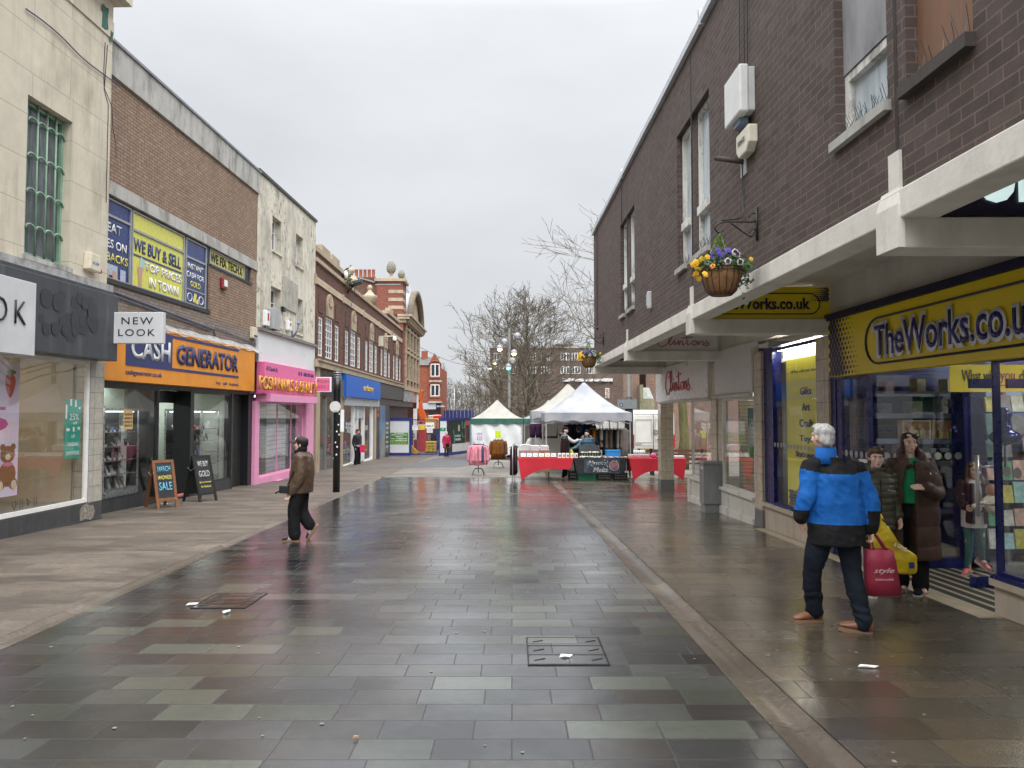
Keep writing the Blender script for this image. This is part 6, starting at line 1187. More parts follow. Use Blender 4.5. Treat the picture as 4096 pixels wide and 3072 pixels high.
def table(x0, x1, y0, cloth, label, arch=True):
 z0 = gz(y0); z = z0 + .755; y1 = y0 + .72; s = thing('market_table', label, 'table', ((x0 + x1) / 2, y0 + .3, z0)); L_ = x1 - x0
 m = MB(); m.box(x0, x1, y0, y1, z - .035, z); m.build('tabletop', cloth, s, bevel=.012)
 m = MB(); pts = []
 for i in range(25):
  t_ = i / 24
  if arch == 'left': b = max(0, .40 * (1 - (1 - min(1, t_ / .62)) ** 2.2)) if t_ < .62 else .40 - .03 * (t_ - .62) / .38
  elif arch: b = .34 * (1 - abs(2 * t_ - 1) ** 2.6)
  else: b = .22 + .02 * math.sin(t_ * 20)
  pts.append((t_, b))
 bot = [Vector((x0 + L_ * (.06 + .88 * t_), y0 - .012 - .03 * (1 - b / .4), z0 + b)) for t_, b in pts]; top = [Vector((x0 + L_ * t_, y0 - .004, z - .01)) for t_, b in pts]
 m.loft([[a.lerp(b, f) for a, b in zip(top, bot)] for f in (0, .33, .66, 1)], cap=False, closed=False)
 for e in (0, 1):
  q = bot[0] if e == 0 else bot[-1]; xe = x0 if e == 0 else x1; R_ = []
  for i in range(9):
   t_ = i / 8; b = q.z - z0 + (.34 if arch else .1) * (1 - abs(2 * t_ - 1) ** 2.6); R_.append((Vector((xe, y0 + .72 * t_, z - .01)), Vector((q.x, y0 - .01 + .7 * t_, z0 + b))))
  m.loft([[r_[0].lerp(r_[1], f) for r_ in R_] for f in (0, .5, 1)], cap=False, closed=False)
 m.build('cloth', cloth, s)
 for a in (x0 + .12, x1 - .1):
  for b in (y0 + .06, y1 - .06): m = MB(); m.tube([(a, b, z0), (a, b, z - .03)], .014, 6); m.build('leg', leg_m, s)
 return s, z
TB, zt = table(.2, 2.06, 23.9, red_c, 'market table in a red stretch cloth carrying the row of trays', 'left'); table(2.08, 3.88, 23.95, blk_c, 'black-clothed market table behind the starry banner', False); table(3.9, 5.78, 23.6, red_c, 'red-clothed market table partly behind the corner pillar', True)
s = thing('stall_banner', 'dark starry banner with silver script and a pink moon on the black table', 'banner', (3.0, 23.9, -.2)); zb = gz(23.9)
m = MB(); m.box(2.42, 3.62, 23.905, 23.915, zb + .24, zb + .73); m.build('sheet', noisecol('galaxy_print', [(.02, .025, .035), (.05, .07, .09), (.03, .03, .045), (.1, .14, .17)], 3, .4), s)
silver = M('silver_print', (.55, .56, .55), .4, .1); txt('Mystical', .66, .17, (2.56, 23.9, zb + .49), (1, 0, 0), (0, 0, 1), silver, s, shear=.35, bold=-.015); txt('Melts', .5, .15, (2.72, 23.9, zb + .29), (1, 0, 0), (0, 0, 1), silver, s, shear=.35)
m = MB(); m.face([(3.42 + .155 * math.cos(6.283 * k / 20), 23.902, zb + .5 + .155 * math.sin(6.283 * k / 20)) for k in range(20)]); m.build('moon_print', noisecol('moon_pink', [(.12, .06, .09), (.3, .14, .15), (.2, .1, .14)], 6, .5), s); m = MB(); m.tube([(3.42 + .16 * math.cos(q), 23.9, zb + .5 + .16 * math.sin(q)) for q in rng(0, 6.283, 20)], .006, 4); m.build('moon_ring', silver, s)
random.seed(6); m = MB()
for i in range(26): c = (random.uniform(2.46, 3.58), random.uniform(zb + .26, zb + .7)); r_ = random.choice((.006, .01, .018)); m.face([(c[0] + r_ * math.cos(6.283 * k / 7), 23.9035, c[1] + r_ * math.sin(6.283 * k / 7)) for k in range(7)])
kind(m.build('star_dot', silver, s), 'stuff')
trayw = M('tray_wood', (.16, .06, .03), .5); cardw = M('tray_card', (.68, .55, .45), .6); prb = M('print_pale_blue', (.3, .45, .7), .5, .4, 20)
for k in range(6):
 x = .38 + .205 * k; s = thing('sweet_tray', ('first', 'second', 'third', 'fourth', 'fifth', 'sixth')[k] + ' brown tray with a blue printed card along the red table from its draped corner', 'tray', (x, 23.97, zt), 'trays on the red table'); y = 23.95
 m = MB(); m.box(x - .09, x + .09, y, y + .2, zt, zt + .035); m.build('base', trayw, s, bevel=.008); m = MB(); m.hexa([(x - .085, y + .04, zt + .036), (x + .085, y + .04, zt + .036), (x + .085, y + .19, zt + .036), (x - .085, y + .19, zt + .036), (x - .085, y + .09, zt + .15), (x + .085, y + .09, zt + .15), (x + .085, y + .19, zt + .15), (x - .085, y + .19, zt + .15)]); m.build('card', cardw, s); m = MB(); m.hexa([(x - .05, y + .05, zt + .06), (x + .06, y + .05, zt + .06), (x + .06, y + .06, zt + .06), (x - .05, y + .06, zt + .06), (x - .05, y + .075, zt + .12), (x + .06, y + .075, zt + .12), (x + .06, y + .085, zt + .12), (x - .05, y + .085, zt + .12)]); m.build('print', prb, s)
for k in range(5):
 x = 1.6 + .135 * k + (.02 if k > 2 else 0); c = ((.35, .15, .06), (.5, .3, .04), (.4, .15, .08), (.55, .4, .05), (.45, .12, .1))[k]; s = thing('window_box', 'white gift box with a %s window beside the tray row' % ('brown', 'amber', 'copper', 'yellow', 'red')[k], 'gift box', (x, 23.97, zt)); m = MB(); m.box(x - .055, x + .055, 23.95, 24.1, zt, zt + .155); m.build('box', white_p, s, bevel=.004); m = MB(); m.box(x - .02, x + .04, 23.946, 23.95, zt + .04, zt + .11); m.build('window', M('melt%d' % k, c, .4, .5, 40), s)
def crate(x, y, z, w_, d, h, col, label, slots=True, lidup=False):
 s = thing('plastic_crate', label, 'crate', (x, y, z)); cm_ = M('crate%.3f%.3f' % col[:2], col, .4, .1); m = MB(); e = .02
 m.box(x, x + w_, y, y + d, z, z + .02); m.box(x, x + w_, y, y + e, z + .02, z + h); m.box(x, x + w_, y + d - e, y + d, z + .02, z + h); m.box(x, x + e, y + e, y + d - e, z + .02, z + h); m.box(x + w_ - e, x + w_, y + e, y + d - e, z + .02, z + h); m.build('bin', cm_, s)
 m = MB(); m.box(x - .012, x + w_ + .012, y - .012, y + d + .012, z + h, z + h + .025); m.build('rim', cm_, s)
 if slots:
  m = MB()
  for r_ in range(2):
   for k in range(7): m.box(x + .06 + k * (w_ - .1) / 7, x + .06 + k * (w_ - .1) / 7 + .03, y - .003, y, z + .05 + r_ * h * .4, z + .05 + r_ * h * .4 + h * .22)
  kind(m.build('slot', M('slot_pale', (.3, .3, .28), .6), s), 'stuff')
 if lidup: m = MB(); m.hexa([(x, y + d + .015, z + h + .02), (x + w_, y + d + .015, z + h + .02), (x + w_, y + d + .035, z + h + .02), (x, y + d + .035, z + h + .02), (x, y + d + .1, z + h + .26), (x + w_, y + d + .1, z + h + .26), (x + w_, y + d + .12, z + h + .26), (x, y + d + .12, z + h + .26)]); m.build('lid', cm_, s)
 return s
z0 = gz(24); crate(2.25, 24.1, z0, .58, .4, .22, (.01, .2, .09), 'bright green plastic crate under the black table', False); crate(2.87, 24.1, z0, .5, .4, .21, (.012, .03, .03), 'dark green slotted crate between two crates under the black table'); crate(3.42, 24.1, z0, .48, .4, .21, (.012, .012, .012), 'black slotted crate at the right-hand end under the black table'.replace(' right-hand', '')); crate(1.95, 24.6, gz(24.6), .3, .35, .25, (.015, .015, .015), 'black slotted crate behind the leg of the red tray table')
crate(2.3, 24.12, zt, .72, .32, .14, (.014, .014, .015), 'open black crate with raised lid standing on the black table', True, True); crate(3.2, 24.15, zt, .48, .34, .22, (.03, .25, .6), 'bright blue crate of wrapped sweets on the black table', False)
def heap(name, lab, x0, x1, y0, y1, z, n, cols, r_, seed, grp):
 random.seed(seed); ms = [M('heap%s%d' % (name, i), c, .5) for i, c in enumerate(cols)]
 s = thing(name, lab, grp, ((x0 + x1) / 2, (y0 + y1) / 2, z))
 for i in range(min(n, 60)):
  m = MB(); p = Vector((random.uniform(x0, x1), random.uniform(y0, y1), z + r_ * .4 + random.random() * r_ * .8)); a = random.random() * 3; d = Vector((math.cos(a), math.sin(a), random.uniform(-.2, .2))) * r_; m.bar(p - d, p + d, r_ * 1.1, r_ * .5); m.build('packet', random.choice(ms), s)
heap('melt_packets', 'loose heap of pale green wax melt packets at the front of the black table', 2.28, 3.0, 23.98, 24.1, zt, 40, ((.6, .65, .5), (.7, .7, .66), (.5, .6, .42)), .04, 1, 'sweets'); heap('melt_packets', 'pale packets lying inside the open black crate', 2.34, 2.98, 24.16, 24.4, zt + .14, 30, ((.55, .65, .45), (.7, .7, .62)), .04, 2, 'sweets')
heap('wrapped_sweets', 'mixed red and white wrapped sweets filling the blue crate', 3.23, 3.65, 24.17, 24.45, zt + .19, 40, ((.65, .62, .64), (.5, .08, .08), (.55, .5, .6), (.6, .3, .1)), .035, 3, 'sweets'); heap('wrapped_sweets', 'spill of red and white wrapped sweets in front of the blue crate', 3.1, 3.85, 23.98, 24.12, zt, 40, ((.65, .62, .64), (.5, .08, .08), (.6, .5, .5), (.6, .3, .1)), .035, 4, 'sweets')
for k in range(22):
 x = 3.9 + .065 * (k % 11) + .01 * (k // 11); y = 23.72 + .12 * (k // 11); m = MB(); m.lathe([(.022, 0), (.03, .12), (.031, .125), (0, .125)], (x, y, zt + .008), 9); o = m.build('paper_cup', white_p)
 tag(o, 'white paper cup in the double row on the pillar-side red table', 'cup', 'white cups on the red table')
for k in range(6): m = MB(); m.lathe([(.022, 0), (.03, .12), (0, .122)], (4.1 + .065 * k, 23.9, zt + .14), 9); o = m.build('paper_cup', white_p); tag(o, 'white paper cup in the raised back row on the pillar-side red table', 'cup', 'raised white cups on the red table')
m = MB(); m.ball((4.72, 23.8, zt + .09), (.1, .07, .09), 10); tag(m.build('pink_bag', M('bag_pink', (.6, .1, .25), .5)), 'bright pink pouch beside the paper cups', 'bag'); m = MB(); m.ball((4.86, 23.75, zt + .04), (.1, .07, .04), 8); tag(m.build('bow', M('bow_wine', (.2, .03, .06), .4)), 'dark wine red ribbon bow beside the pink pouch', 'bow')
for k, x in enumerate((4.95, 5.15, 5.4, 5.58)):
 s = thing('food_tray', ('black tray of white packets next to the ribbon bow', 'black tray of white packets next to the corner pillar', 'clear lidded tray just past the corner pillar', 'clear lidded tray at the far end of the red table')[k], 'tray', (x, 23.75, zt)); m = MB(); m.box(x, x + .17, 23.7, 23.95, zt, zt + .04); m.build('base', M('tray_black', (.015, .015, .015), .3) if k < 2 else gl_pale, s); m = MB(); m.box(x + .01, x + .16, 23.71, 23.94, zt + .041, zt + .085); m.build('packet', white_p, s, bevel=.01)
cb_m = M('cardboard', (.38, .22, .11), .8, .12); s, z2 = table(.28, 1.4, 25.0, cb_m, 'low trestle table holding folded clothes behind the tray table', False)
for k, (a, b, y) in enumerate(((.25, .95, 24.9), (.96, 1.3, 24.95))):
 s = thing('cardboard_box', ('long cardboard box with blue printed squares behind the trays', 'plain cardboard box beside the blue printed one')[k], 'box', (a, y, z2)); m = MB(); m.box(a, b, y, y + .5, z2, z2 + .22); m.build('carton', cb_m, s)
 m = MB()
 for j in range(4 - 3 * k): m.box(a + .05 + .16 * j, a + .15 + .16 * j, y - .004, y, z2 + .05, z2 + .16)
 m.build('print', M('box_blue', (.06, .2, .55), .5) if k == 0 else leg_m, s)
random.seed(8)
for k in range(16):
 a = .3 + .34 * (k % 3); m = MB(); z = z2 + .225 + .035 * (k // 3); c = random.choice(((.6, .52, .48), (.68, .64, .62), (.55, .45, .42), (.6, .6, .64))); w_ = random.uniform(.28, .34)
 m.box(a + random.uniform(-.03, .03), a + w_, 24.92, 25.3, z, z + .03); tag(m.build('folded_garment', M('fold%.2f' % c[0], c, .8, .1), bevel=.012), 'pale folded garment in the pile on the cardboard boxes', 'garment', 'folded clothes on the cardboard boxes')
def garment(mat, L_, w_, sleeve=.5, seed=0, collar=True, long=False):
 random.seed(seed); m = MB(); rings = []; n = 14
 for z, a, b in ((0, .06, .03), (-.03, .5 * w_ * .7, .05), (-.1, .5 * w_, .07), (-.3, .5 * w_ * .98, .085), (-L_ * .7, .5 * w_ * 1.02, .09), (-L_, .5 * w_ * 1.12, .1)):
  rings.append([Vector((a * math.cos(6.283 * k / n), b * math.sin(6.283 * k / n) * (1 + .35 * math.sin(k * 2.4 + z * 7)), z + (.02 * math.sin(k * 1.7) if z <= -L_ else 0))) for k in range(n)])
 m.loft(rings)
 for sg in (-1, 1):
  if sleeve: m.tube(spline([(sg * .44 * w_, 0, -.06), (sg * .56 * w_, -.02, -.22), (sg * .6 * w_, -.03, -.1 - sleeve)], 4), [.075, .07, .068, .066, .064, .062, .06, .058, .055], 8)
 return m
def hang(p, rz, mat, L_, w_, sleeve, lab, grp=None, seed=0):
 s = thing('hanging_garment', lab, 'garment', p, grp); s.rotation_euler = (0, 0, rz); o = garment(mat, L_, w_, sleeve, seed).build('fabric', mat); o.parent = s
 m = MB(); m.tube([(-.16, 0, -.05), (0, 0, .02), (.16, 0, -.05)], .008, 4); m.tube([(0, 0, .02), (0, 0, .08), (.03, 0, .1)], .004, 4); o = m.build('hanger', wire); o.parent = s
 return s
def clothm(name, c, c2=None): return noisecol(name, [c, tuple(v * 1.45 for v in c)] if not c2 else [c, c2], 6, .85, bump=.4, bs=22, spec=.12)
def stand(p, hgt, lab, legs=4):
 s = thing('clothes_stand', lab, 'clothes stand', p); m = MB(); m.tube([(0, 0, .1), (0, 0, hgt)], .018, 6)
 o = m.build('pole', leg_m); o.parent = s
 for k in range(legs): q = 6.283 * (k + .5) / legs; m = MB(); m.tube(spline([(0, 0, .25), (.2 * math.cos(q), .2 * math.sin(q), .22), (.32 * math.cos(q), .32 * math.sin(q), 0)], 4), .014, 6); o = m.build('leg', M('rust_steel', (.09, .06, .05), .4)); o.parent = s
 m = MB(); m.tube([(.22 * math.cos(q), .22 * math.sin(q), hgt) for q in rng(0, 6.283, 16)], .01, 5); m.tube([(-.22, 0, hgt), (.22, 0, hgt)], .01, 5); o = m.build('hanging_ring', leg_m); o.parent = s
pinkc, brnc, navyc = clothm('pink_cotton', (.5, .17, .22), (.66, .28, .34)), clothm('rust_brown_knit', (.13, .05, .012)), clothm('navy_denim', (.03, .05, .09))
pr = Vector((-1.27, 26.9, gz(26.9))); stand(pr, 1.16, 'round clothes stand of pink shirts on rusty legs')
for k in range(9): q = -R(90) + 6.283 * k / 9; hang(pr + Vector((.2 * math.cos(q), .2 * math.sin(q), 1.14)), q + R(90), pinkc if k not in (2, 3) else navyc, .72, .5, .52, 'pink cotton shirt hanging on the round stand with rusty legs' if k not in (2, 3) else 'navy denim shirt hanging among the pink shirts', 'pink shirts on the stand' if k not in (2, 3) else 'navy shirts on the pink stand', k)
pr2 = Vector((-.62, 32.4, gz(32.4))); stand(pr2, 1.26, 'round clothes stand of rust brown jumpers before the sheet wall')
for k in range(8): q = -R(90) + 6.283 * k / 8; hang(pr2 + Vector((.2 * math.cos(q), .2 * math.sin(q), 1.24)), q + R(90), brnc if k != 2 else navyc, .85, .48, .55, 'rust brown jumper hanging on the round stand' if k != 2 else 'dark garment among the rust brown jumpers', 'brown jumpers on the stand' if k != 2 else None, k)
for p_, mt, lb in ((pr, pinkc, 'pink cotton shirt facing the street at the front of its stand'), (pr2, brnc, 'rust brown jumper facing the street at the front of its stand')):
 s = hang(p_ + Vector((0, -.27, 1.14 + .1 * (mt is brnc))), 0, mt, .74, .62, .5, lb); m = MB(); m.tube([(-.1, -.07, -.04), (0, -.1, -.14), (.1, -.07, -.04)], .014, 5); m.tube([(0, -.1, -.14), (0, -.115, -.6)], .008, 4); o = m.build('placket', mt); o.parent = s
def card(p, w_, h, mat, lab, lines, tm):
 s = thing('price_card', lab, 'price card', p); m = MB(); m.box(p.x - w_ / 2, p.x + w_ / 2, p.y, p.y + .006, p.z, p.z + h); m.build('sheet', mat, s)
 m = MB(); m.tube([(p.x, p.y + .02, p.z - .15), (p.x, p.y + .02, p.z + .1)], .006, 4); m.build('clip', wire, s)
 for t_, z, hh, ww in lines: txt(t_, ww, hh, (p.x - ww / 2, p.y - .002, p.z + z), (1, 0, 0), (0, 0, 1), tm, s)
card(pr + Vector((.05, -.05, 1.26)), .26, .36, M('card_lilac', (.6, .58, .64), .7), 'white price card with purple ten pound lettering over the pink shirts', [('COTTON', .26, .06, .2), ('£10', .06, .15, .2)], M('ink_purple', (.2, .08, .3), .6)); card(pr2 + Vector((-.02, -.06, 1.34)), .27, .34, M('card_fluo', (.62, .75, .02), .6), 'fluorescent yellow price card over the rust brown jumpers', [('moulaux', .26, .04, .2), ('warehouse', .19, .04, .22), ('£10', .03, .12, .2)], M('ink_green', (.1, .3, .02), .6))
def rail(a, b, h, lab):
 s = thing('clothes_rail', lab, 'clothes rail', a); m = MB(); a, b = Vector(a), Vector(b); up = Vector((0, 0, h)); m.tube([a + up, b + up], .014, 6); m.build('bar', alu_p, s)
 for p in (a, b): m = MB(); m.tube([p, p + up], .014, 6); m.build('upright', alu_p, s)
 d = (b - a).orthogonal().normalized(); m = MB()
 for p in (a, b): m.tube([p - Vector((0, .25, 0)), p + Vector((0, .25, 0))], .014, 6)
 m.build('foot', alu_p, s)
 return a + up, b + up
def fill(a, b, items, rz, grp, where):
 n = len(items)
 for k, (c, L_, w_, sl, nm) in enumerate(items): hang(a.lerp(b, (k + .5) / n) - Vector((0, 0, .02)), rz + random.uniform(-.15, .15), clothm('cl%.3f%.3f' % c[:2], c), L_, w_, sl, nm + ' ' + where, grp, k)
random.seed(12); g0 = gz(26.5)
a, b = rail((2.9, 26.3, g0), (4.25, 26.5, g0), 1.75, 'rail of coats and tops under the nearest white tent')
fill(a, b, [((.02, .02, .022), .8, .42, .5, 'black top'), ((.25, .1, .015), .6, .42, .35, 'mustard top'), ((.025, .03, .035), .75, .42, .4, 'charcoal top'), ((.3, .26, .22), .65, .42, .3, 'oatmeal top'), ((.01, .015, .035), .95, .44, .4, 'navy dress'), ((.11, .085, .07), 1.25, .5, .62, 'long taupe overcoat'), ((.09, .07, .06), 1.2, .5, .62, 'dark taupe overcoat'), ((.01, .01, .015), 1.25, .48, .62, 'long black coat'), ((.2, .17, .14), .85, .52, .62, 'beige short mac'), ((.13, .11, .1), 1.0, .5, .6, 'plastic-wrapped grey coat')], R(55), None, 'hanging on the coat rail under the nearest tent')
a, b = rail((2.2, 28.4, gz(28.4)), (3.2, 28.4, gz(28.4)), 1.95, 'rail of dark jackets at the back of the nearest white tent')
fill(a, b, [((.01, .012, .02), .9, .5, .6, 'black jacket'), ((.012, .02, .04), 1.0, .5, .6, 'dark navy jacket'), ((.02, .03, .05), 1.0, .5, .6, 'slate jacket'), ((.02, .05, .3), 1.05, .46, .6, 'bright blue padded jacket'), ((.01, .01, .03), .9, .5, .6, 'midnight blue jacket')], R(40), None, 'hanging on the back rail of the tent')
a, b = rail((.02, 24.2, gz(24.6)), (.1, 25.3, gz(24.6)), 1.15, 'low rail of trousers at the end of the tray table')
fill(a, b, [((.03, .012, .016), .95, .2, 0, 'maroon garment'), ((.12, .2, .1), .85, .2, 0, 'sage green garment'), ((.01, .01, .012), .98, .2, 0, 'black garment'), ((.015, .02, .04), .95, .2, 0, 'navy garment'), ((.02, .02, .02), .95, .2, 0, 'charcoal garment')], R(15), None, 'hanging on the low rail beside the red cloth')
s = thing('hanging_trousers', 'dark purple trousers pegged under the ruffled tent edge', 'trousers', (.95, 28.7, 1.2)); z = gz(28.7) + 1.95; m = MB(); pu = clothm('plum_trousers', (.03, .012, .035))
for sg in (-1, 1): m.loft([[Vector((.95 + sg * .12 + a * math.cos(6.283 * k / 10), 28.68 + .06 * math.sin(6.283 * k / 10), z - d)) for k in range(10)] for d, a in ((0, .12), (.15, .13), (.35, .115), (.56, .11))])
m.build('fabric', pu, s); m = MB(); m.tube([(.75, 28.68, z + .02), (1.15, 28.68, z + .02)], .01, 5); m.build('hanger', white_p, s)
vw = noisecol('van_white_paint', [(.6, .59, .54), (.68, .67, .62)], 1.5, .3); rub = M('van_rubber', (.02, .02, .02), .6); vgl = M('van_glass', (.03, .035, .04), .05, .2, 1.5, spec=.8)
def van(p, rz, label, plate, model):
 s = thing('delivery_van', label, 'van', p); s.rotation_euler = (0, 0, rz); W, H_, L_ = 1.0, 2.65, 5.9      # local: rear at y=0 facing -y
 def add(m, nm, mt, par=s, **k): o = m.build(nm, mt, **k); o.parent = par; return o
 pro = [(0, .45), (0.02, 1.0), (.06, 2.3), (.18, H_ - .06), (.35, H_), (4.1, H_), (4.5, H_ - .1), (5.15, 1.65), (5.75, 1.4), (5.9, 1.1), (5.9, .45)]
 m = MB(); rings = []
 for x, f in ((-W, .93), (-W * .98, 1), (-W * .8, 1.0), (W * .8, 1), (W * .98, 1), (W, .93)): rings.append([Vector((x, y * 1.0 if f == 1 else 2.95 + (y - 2.95) * .985, .45 + (z - .45) * f if f < 1 else z)) for y, z in pro])
 m.loft(rings); add(m, 'body', vw)
 m = MB(); m.box(-.012, .012, -.012, .0, .55, 2.45); m.box(-.9, .9, -.006, .004, 2.42, 2.44); add(m, 'door_gap', rub)
 for sg in (-1, 1):
  m = MB(); x0, x1 = sorted((sg * .08, sg * .86)); 
  for a, b, c, d in ((x0, x1, 2.2, 2.22), (x0, x1, 1.12, 1.14), (x0, x0 + .02, 1.14, 2.2), (x1 - .02, x1, 1.14, 2.2), (x0, x1, .98, 1.0)): m.box(a, b, .005 + .02, .035, c, d) if False else m.box(a, b, -.004, .03, c, d)
  add(m, 'door_panel', M('van_panel_edge', (.5, .49, .45), .35))
  m = MB(); x0, x1 = sorted((sg * .9, sg * 1.005)); m.box(x0, x1, -.01, .14, .85, 1.5); add(m, 'tail_light', M('tail_red', (.4, .01, .015), .2), bevel=.02)
  for yy in (1.3, 4.9):
   m = MB(); m.lathe([(0, 0), (.2, 0), (.33, .03), (.35, .08), (.35, .2), (.3, .24), (0, .24)], (0, 0, 0), 20); o = add(m, 'wheel', rub); o.rotation_euler = (0, R(90), 0); o.location = (sg * .9 - .12, yy, .35); m = MB(); m.lathe([(0, -.01), (.19, -.008), (.2, .0)], (0, 0, 0), 14); m.lathe([(0, .25), (.19, .248), (.2, .24)], (0, 0, 0), 14); h = add(m, 'rim', alu_p, o)
  m = MB(); m.hexa([(sg * 1.003, 4.15, 1.5), (sg * 1.003, 5.1, 1.5), (sg * .995, 5.05, 1.55), (sg * .995, 4.15, 1.55), (sg * 1.0, 4.15, 2.2), (sg * .985, 4.62, 2.2), (sg * .98, 4.6, 2.2), (sg * .99, 4.15, 2.2)]); add(m, 'side_window', vgl)
  m = MB(); m.box(sg * 1.05 - .06, sg * 1.05 + .1 * sg + .06, 4.95, 5.05, 1.45, 1.8); add(m, 'mirror', rub, bevel=.03)
 m = MB(); m.hexa([(-.85, 4.56, 2.45), (.85, 4.56, 2.45), (.85, 4.53, 2.42), (-.85, 4.53, 2.42), (-.92, 5.16, 1.68), (.92, 5.16, 1.68), (.92, 5.12, 1.66), (-.92, 5.12, 1.66)]); add(m, 'windscreen', vgl)
 m = MB(); m.box(-.98, .98, -.1, .03, .42, .62); add(m, 'rear_bumper', rub, bevel=.03); m = MB(); m.box(-.75, -.05, -.03, .0, .7, .84); o = add(m, 'plate_recess', rub)
 m = MB(); m.box(-.62, -.1, -.036, -.03, .71, .83); o = add(m, 'number_plate', M('plate_yellow', (.7, .45, .02), .4, .05))
 if plate: o2 = txt(plate, .46, .08, (-.59, -.037, .73), (1, 0, 0), (0, 0, 1), black_m, None, bold=.03); o2.parent = s
 if model:
  o2 = txt(model, .36, .05, (-.9, -.008, 1.03), (1, 0, 0), (0, 0, 1), M('chrome_letter', (.2, .2, .2), .3), None, bold=.04); o2.parent = s
  m = MB(); m.tube([(.1 + .11 * math.cos(q), -.02, 1.6 + .11 * math.sin(q)) for q in rng(0, 6.283, 20)], .014, 5)
  for P in ([(-.06, .09), (-.03, .0), (0, .05), (.03, 0), (.06, .09)], [(-.09, .04), (-.045, -.085), (0, -.02), (.045, -.085), (.09, .04)]): m.tube([(.1 + a, -.02, 1.6 + b) for a, b in P], .011, 4)
  add(m, 'emblem', M('chrome_dark', (.12, .12, .13), .2, metal=.7)); m = MB(); m.box(.16, .3, -.05, 0, 1.22, 1.28); add(m, 'handle', rub)
 return s
van((6.62, 33.3, gz(33.3)), 0, 'white high-roofed van showing its rear doors behind the corner pillar', 'WU71 UCD', 'CRAFTER'); van((6.6, 38.5, gz(38.5) - .2), R(88), 'white van side-on behind the rail of dark jackets', '', '')
s = thing('park_bench', 'brown slatted wooden bench behind the pillar-side red table', 'bench', (6.1, 26.9, gz(26.9))); wd = M('bench_wood', (.1, .045, .025), .5, .2, 12); z = gz(26.9)
for k in range(3): m = MB(); m.box(5.1, 7.4, 26.9 - .13 * k, 27.0 - .13 * k, z + .43, z + .47); m.build('seat_slat', wd, s); m = MB(); m.box(5.1, 7.4, 27.05 + .02 * k, 27.08 + .02 * k, z + .54 + .15 * k, z + .66 + .15 * k); m.build('back_slat', wd, s)
for x in (5.25, 7.2): m = MB(); m.box(x, x + .07, 26.65, 26.72, z, z + .43); m.box(x, x + .07, 27.09, 27.15, z, z + .98); m.box(x, x + .07, 26.65, 27.1, z + .38, z + .43); m.build('leg', black_m, s)
s = thing('street_post', 'tall black steel post with a round white sign at the pavement edge', 'post', G(1345, 1968)); p = G(1345, 1968); bp = M('black_post_paint', (.012, .012, .013), .35, .3, 9)
m = MB(); m.lathe([(.095, 0), (.095, 2.75), (.1, 2.76), (.1, 3.15)], (p.x, p.y, p.z), 18); m.lathe([(.1, 3.15), (.1, 3.3), (0, 3.31)], (p.x, p.y, p.z), 18); m.build('pole', bp, s)
for zz in (3.12, 3.18, 3.24): m = MB(); m.lathe([(.101, 0), (.104, .006), (.104, .018), (.101, .024)], (p.x, p.y, p.z + zz), 18); m.build('ring', alu_p, s)
zz = at(1343, 1627, p.y).z; m = MB(); m.prism([(.15 * math.cos(6.283 * k / 24), .15 * math.sin(6.283 * k / 24)) for k in range(24)], (p.x - .02, p.y - .12, zz), (1, 0, 0), (0, 0, 1), (0, -1, 0), 0, .012); m.build('round_sign', M('sign_worn_white', (.6, .59, .58), .4, .1), s); m = MB(); m.box(p.x - .06, p.x + .04, p.y - .134, p.y - .132, zz - .125, zz - .11); m.build('sign_mark', black_m, s)
m = MB(); m.box(p.x + .1, p.x + .19, p.y - .03, p.y + .03, zz - .68, zz - .08); m.build('side_plate', white_p, s); m = MB(); m.box(p.x + .1, p.x + .17, p.y - .05, p.y + .05, p.z + 2.6, p.z + 3.05); m.build('control_box', M('box_dark_grey', (.08, .08, .08), .5), s)
m = MB(); random.seed(2)
for k in range(9): q = random.uniform(-2.6, -.6); m.prism([(-.02, -.015), (.02, -.02), (.025, .02), (-.01, .025)], (p.x + .096 * math.cos(q), p.y + .096 * math.sin(q), p.z + random.uniform(.8, 2.2)), (-math.sin(q), math.cos(q), 0), (0, 0, 1), (math.cos(q), math.sin(q), 0), 0, .002)
m.build('sticker_scrap', white_p, s)
def column(px, Y, top, heads, lab, sgn=None):
 X = (px - 2048) / F_PX * Y; z = gz(Y); s = thing('lamp_column', lab, 'lamp post', (X, Y, z)); m = MB(); m.lathe([(.17, 0), (.17, 2.0), (.1, 2.1), (.085, top)], (X, Y, z), 12); m.build('pole', M('column_grey', (.12, .115, .1), .5, .1), s); m = MB(); m.lathe([(.18, 0), (.18, 3.0), (.1, 3.1)], (X, Y, z), 12); m.build('base_sleeve', bp, s)
 for dx, zz, on in heads:
  c = Vector((X + dx, Y - .25, zz)); m = MB(); m.tube([(X, Y, zz + .1), (X + dx * .6, Y - .15, zz + .14), c + Vector((0, 0, .12))], .025, 5); o = m.build('lamp_arm', alu_p, s); m = MB(); m.lathe([(.04, .22), (.16, .16), (.22, -.02), (.2, -.06)], c, 12); m.build('lamp_shade', M('lamp_grey', (.3, .31, .32), .4), o); m = MB(); m.ball(c + Vector((0, -.06, -.05)), .15, 10); m.build('bulb', emat('bulb_' + on, {'w': (1, .72, .35), 'g': (.1, .9, .6)}[on], 6) if on in 'wg' else gl_pale, o)
 return s
H_ = lambda y, Y: CAM_H + (1650 - y) / F_PX * Y
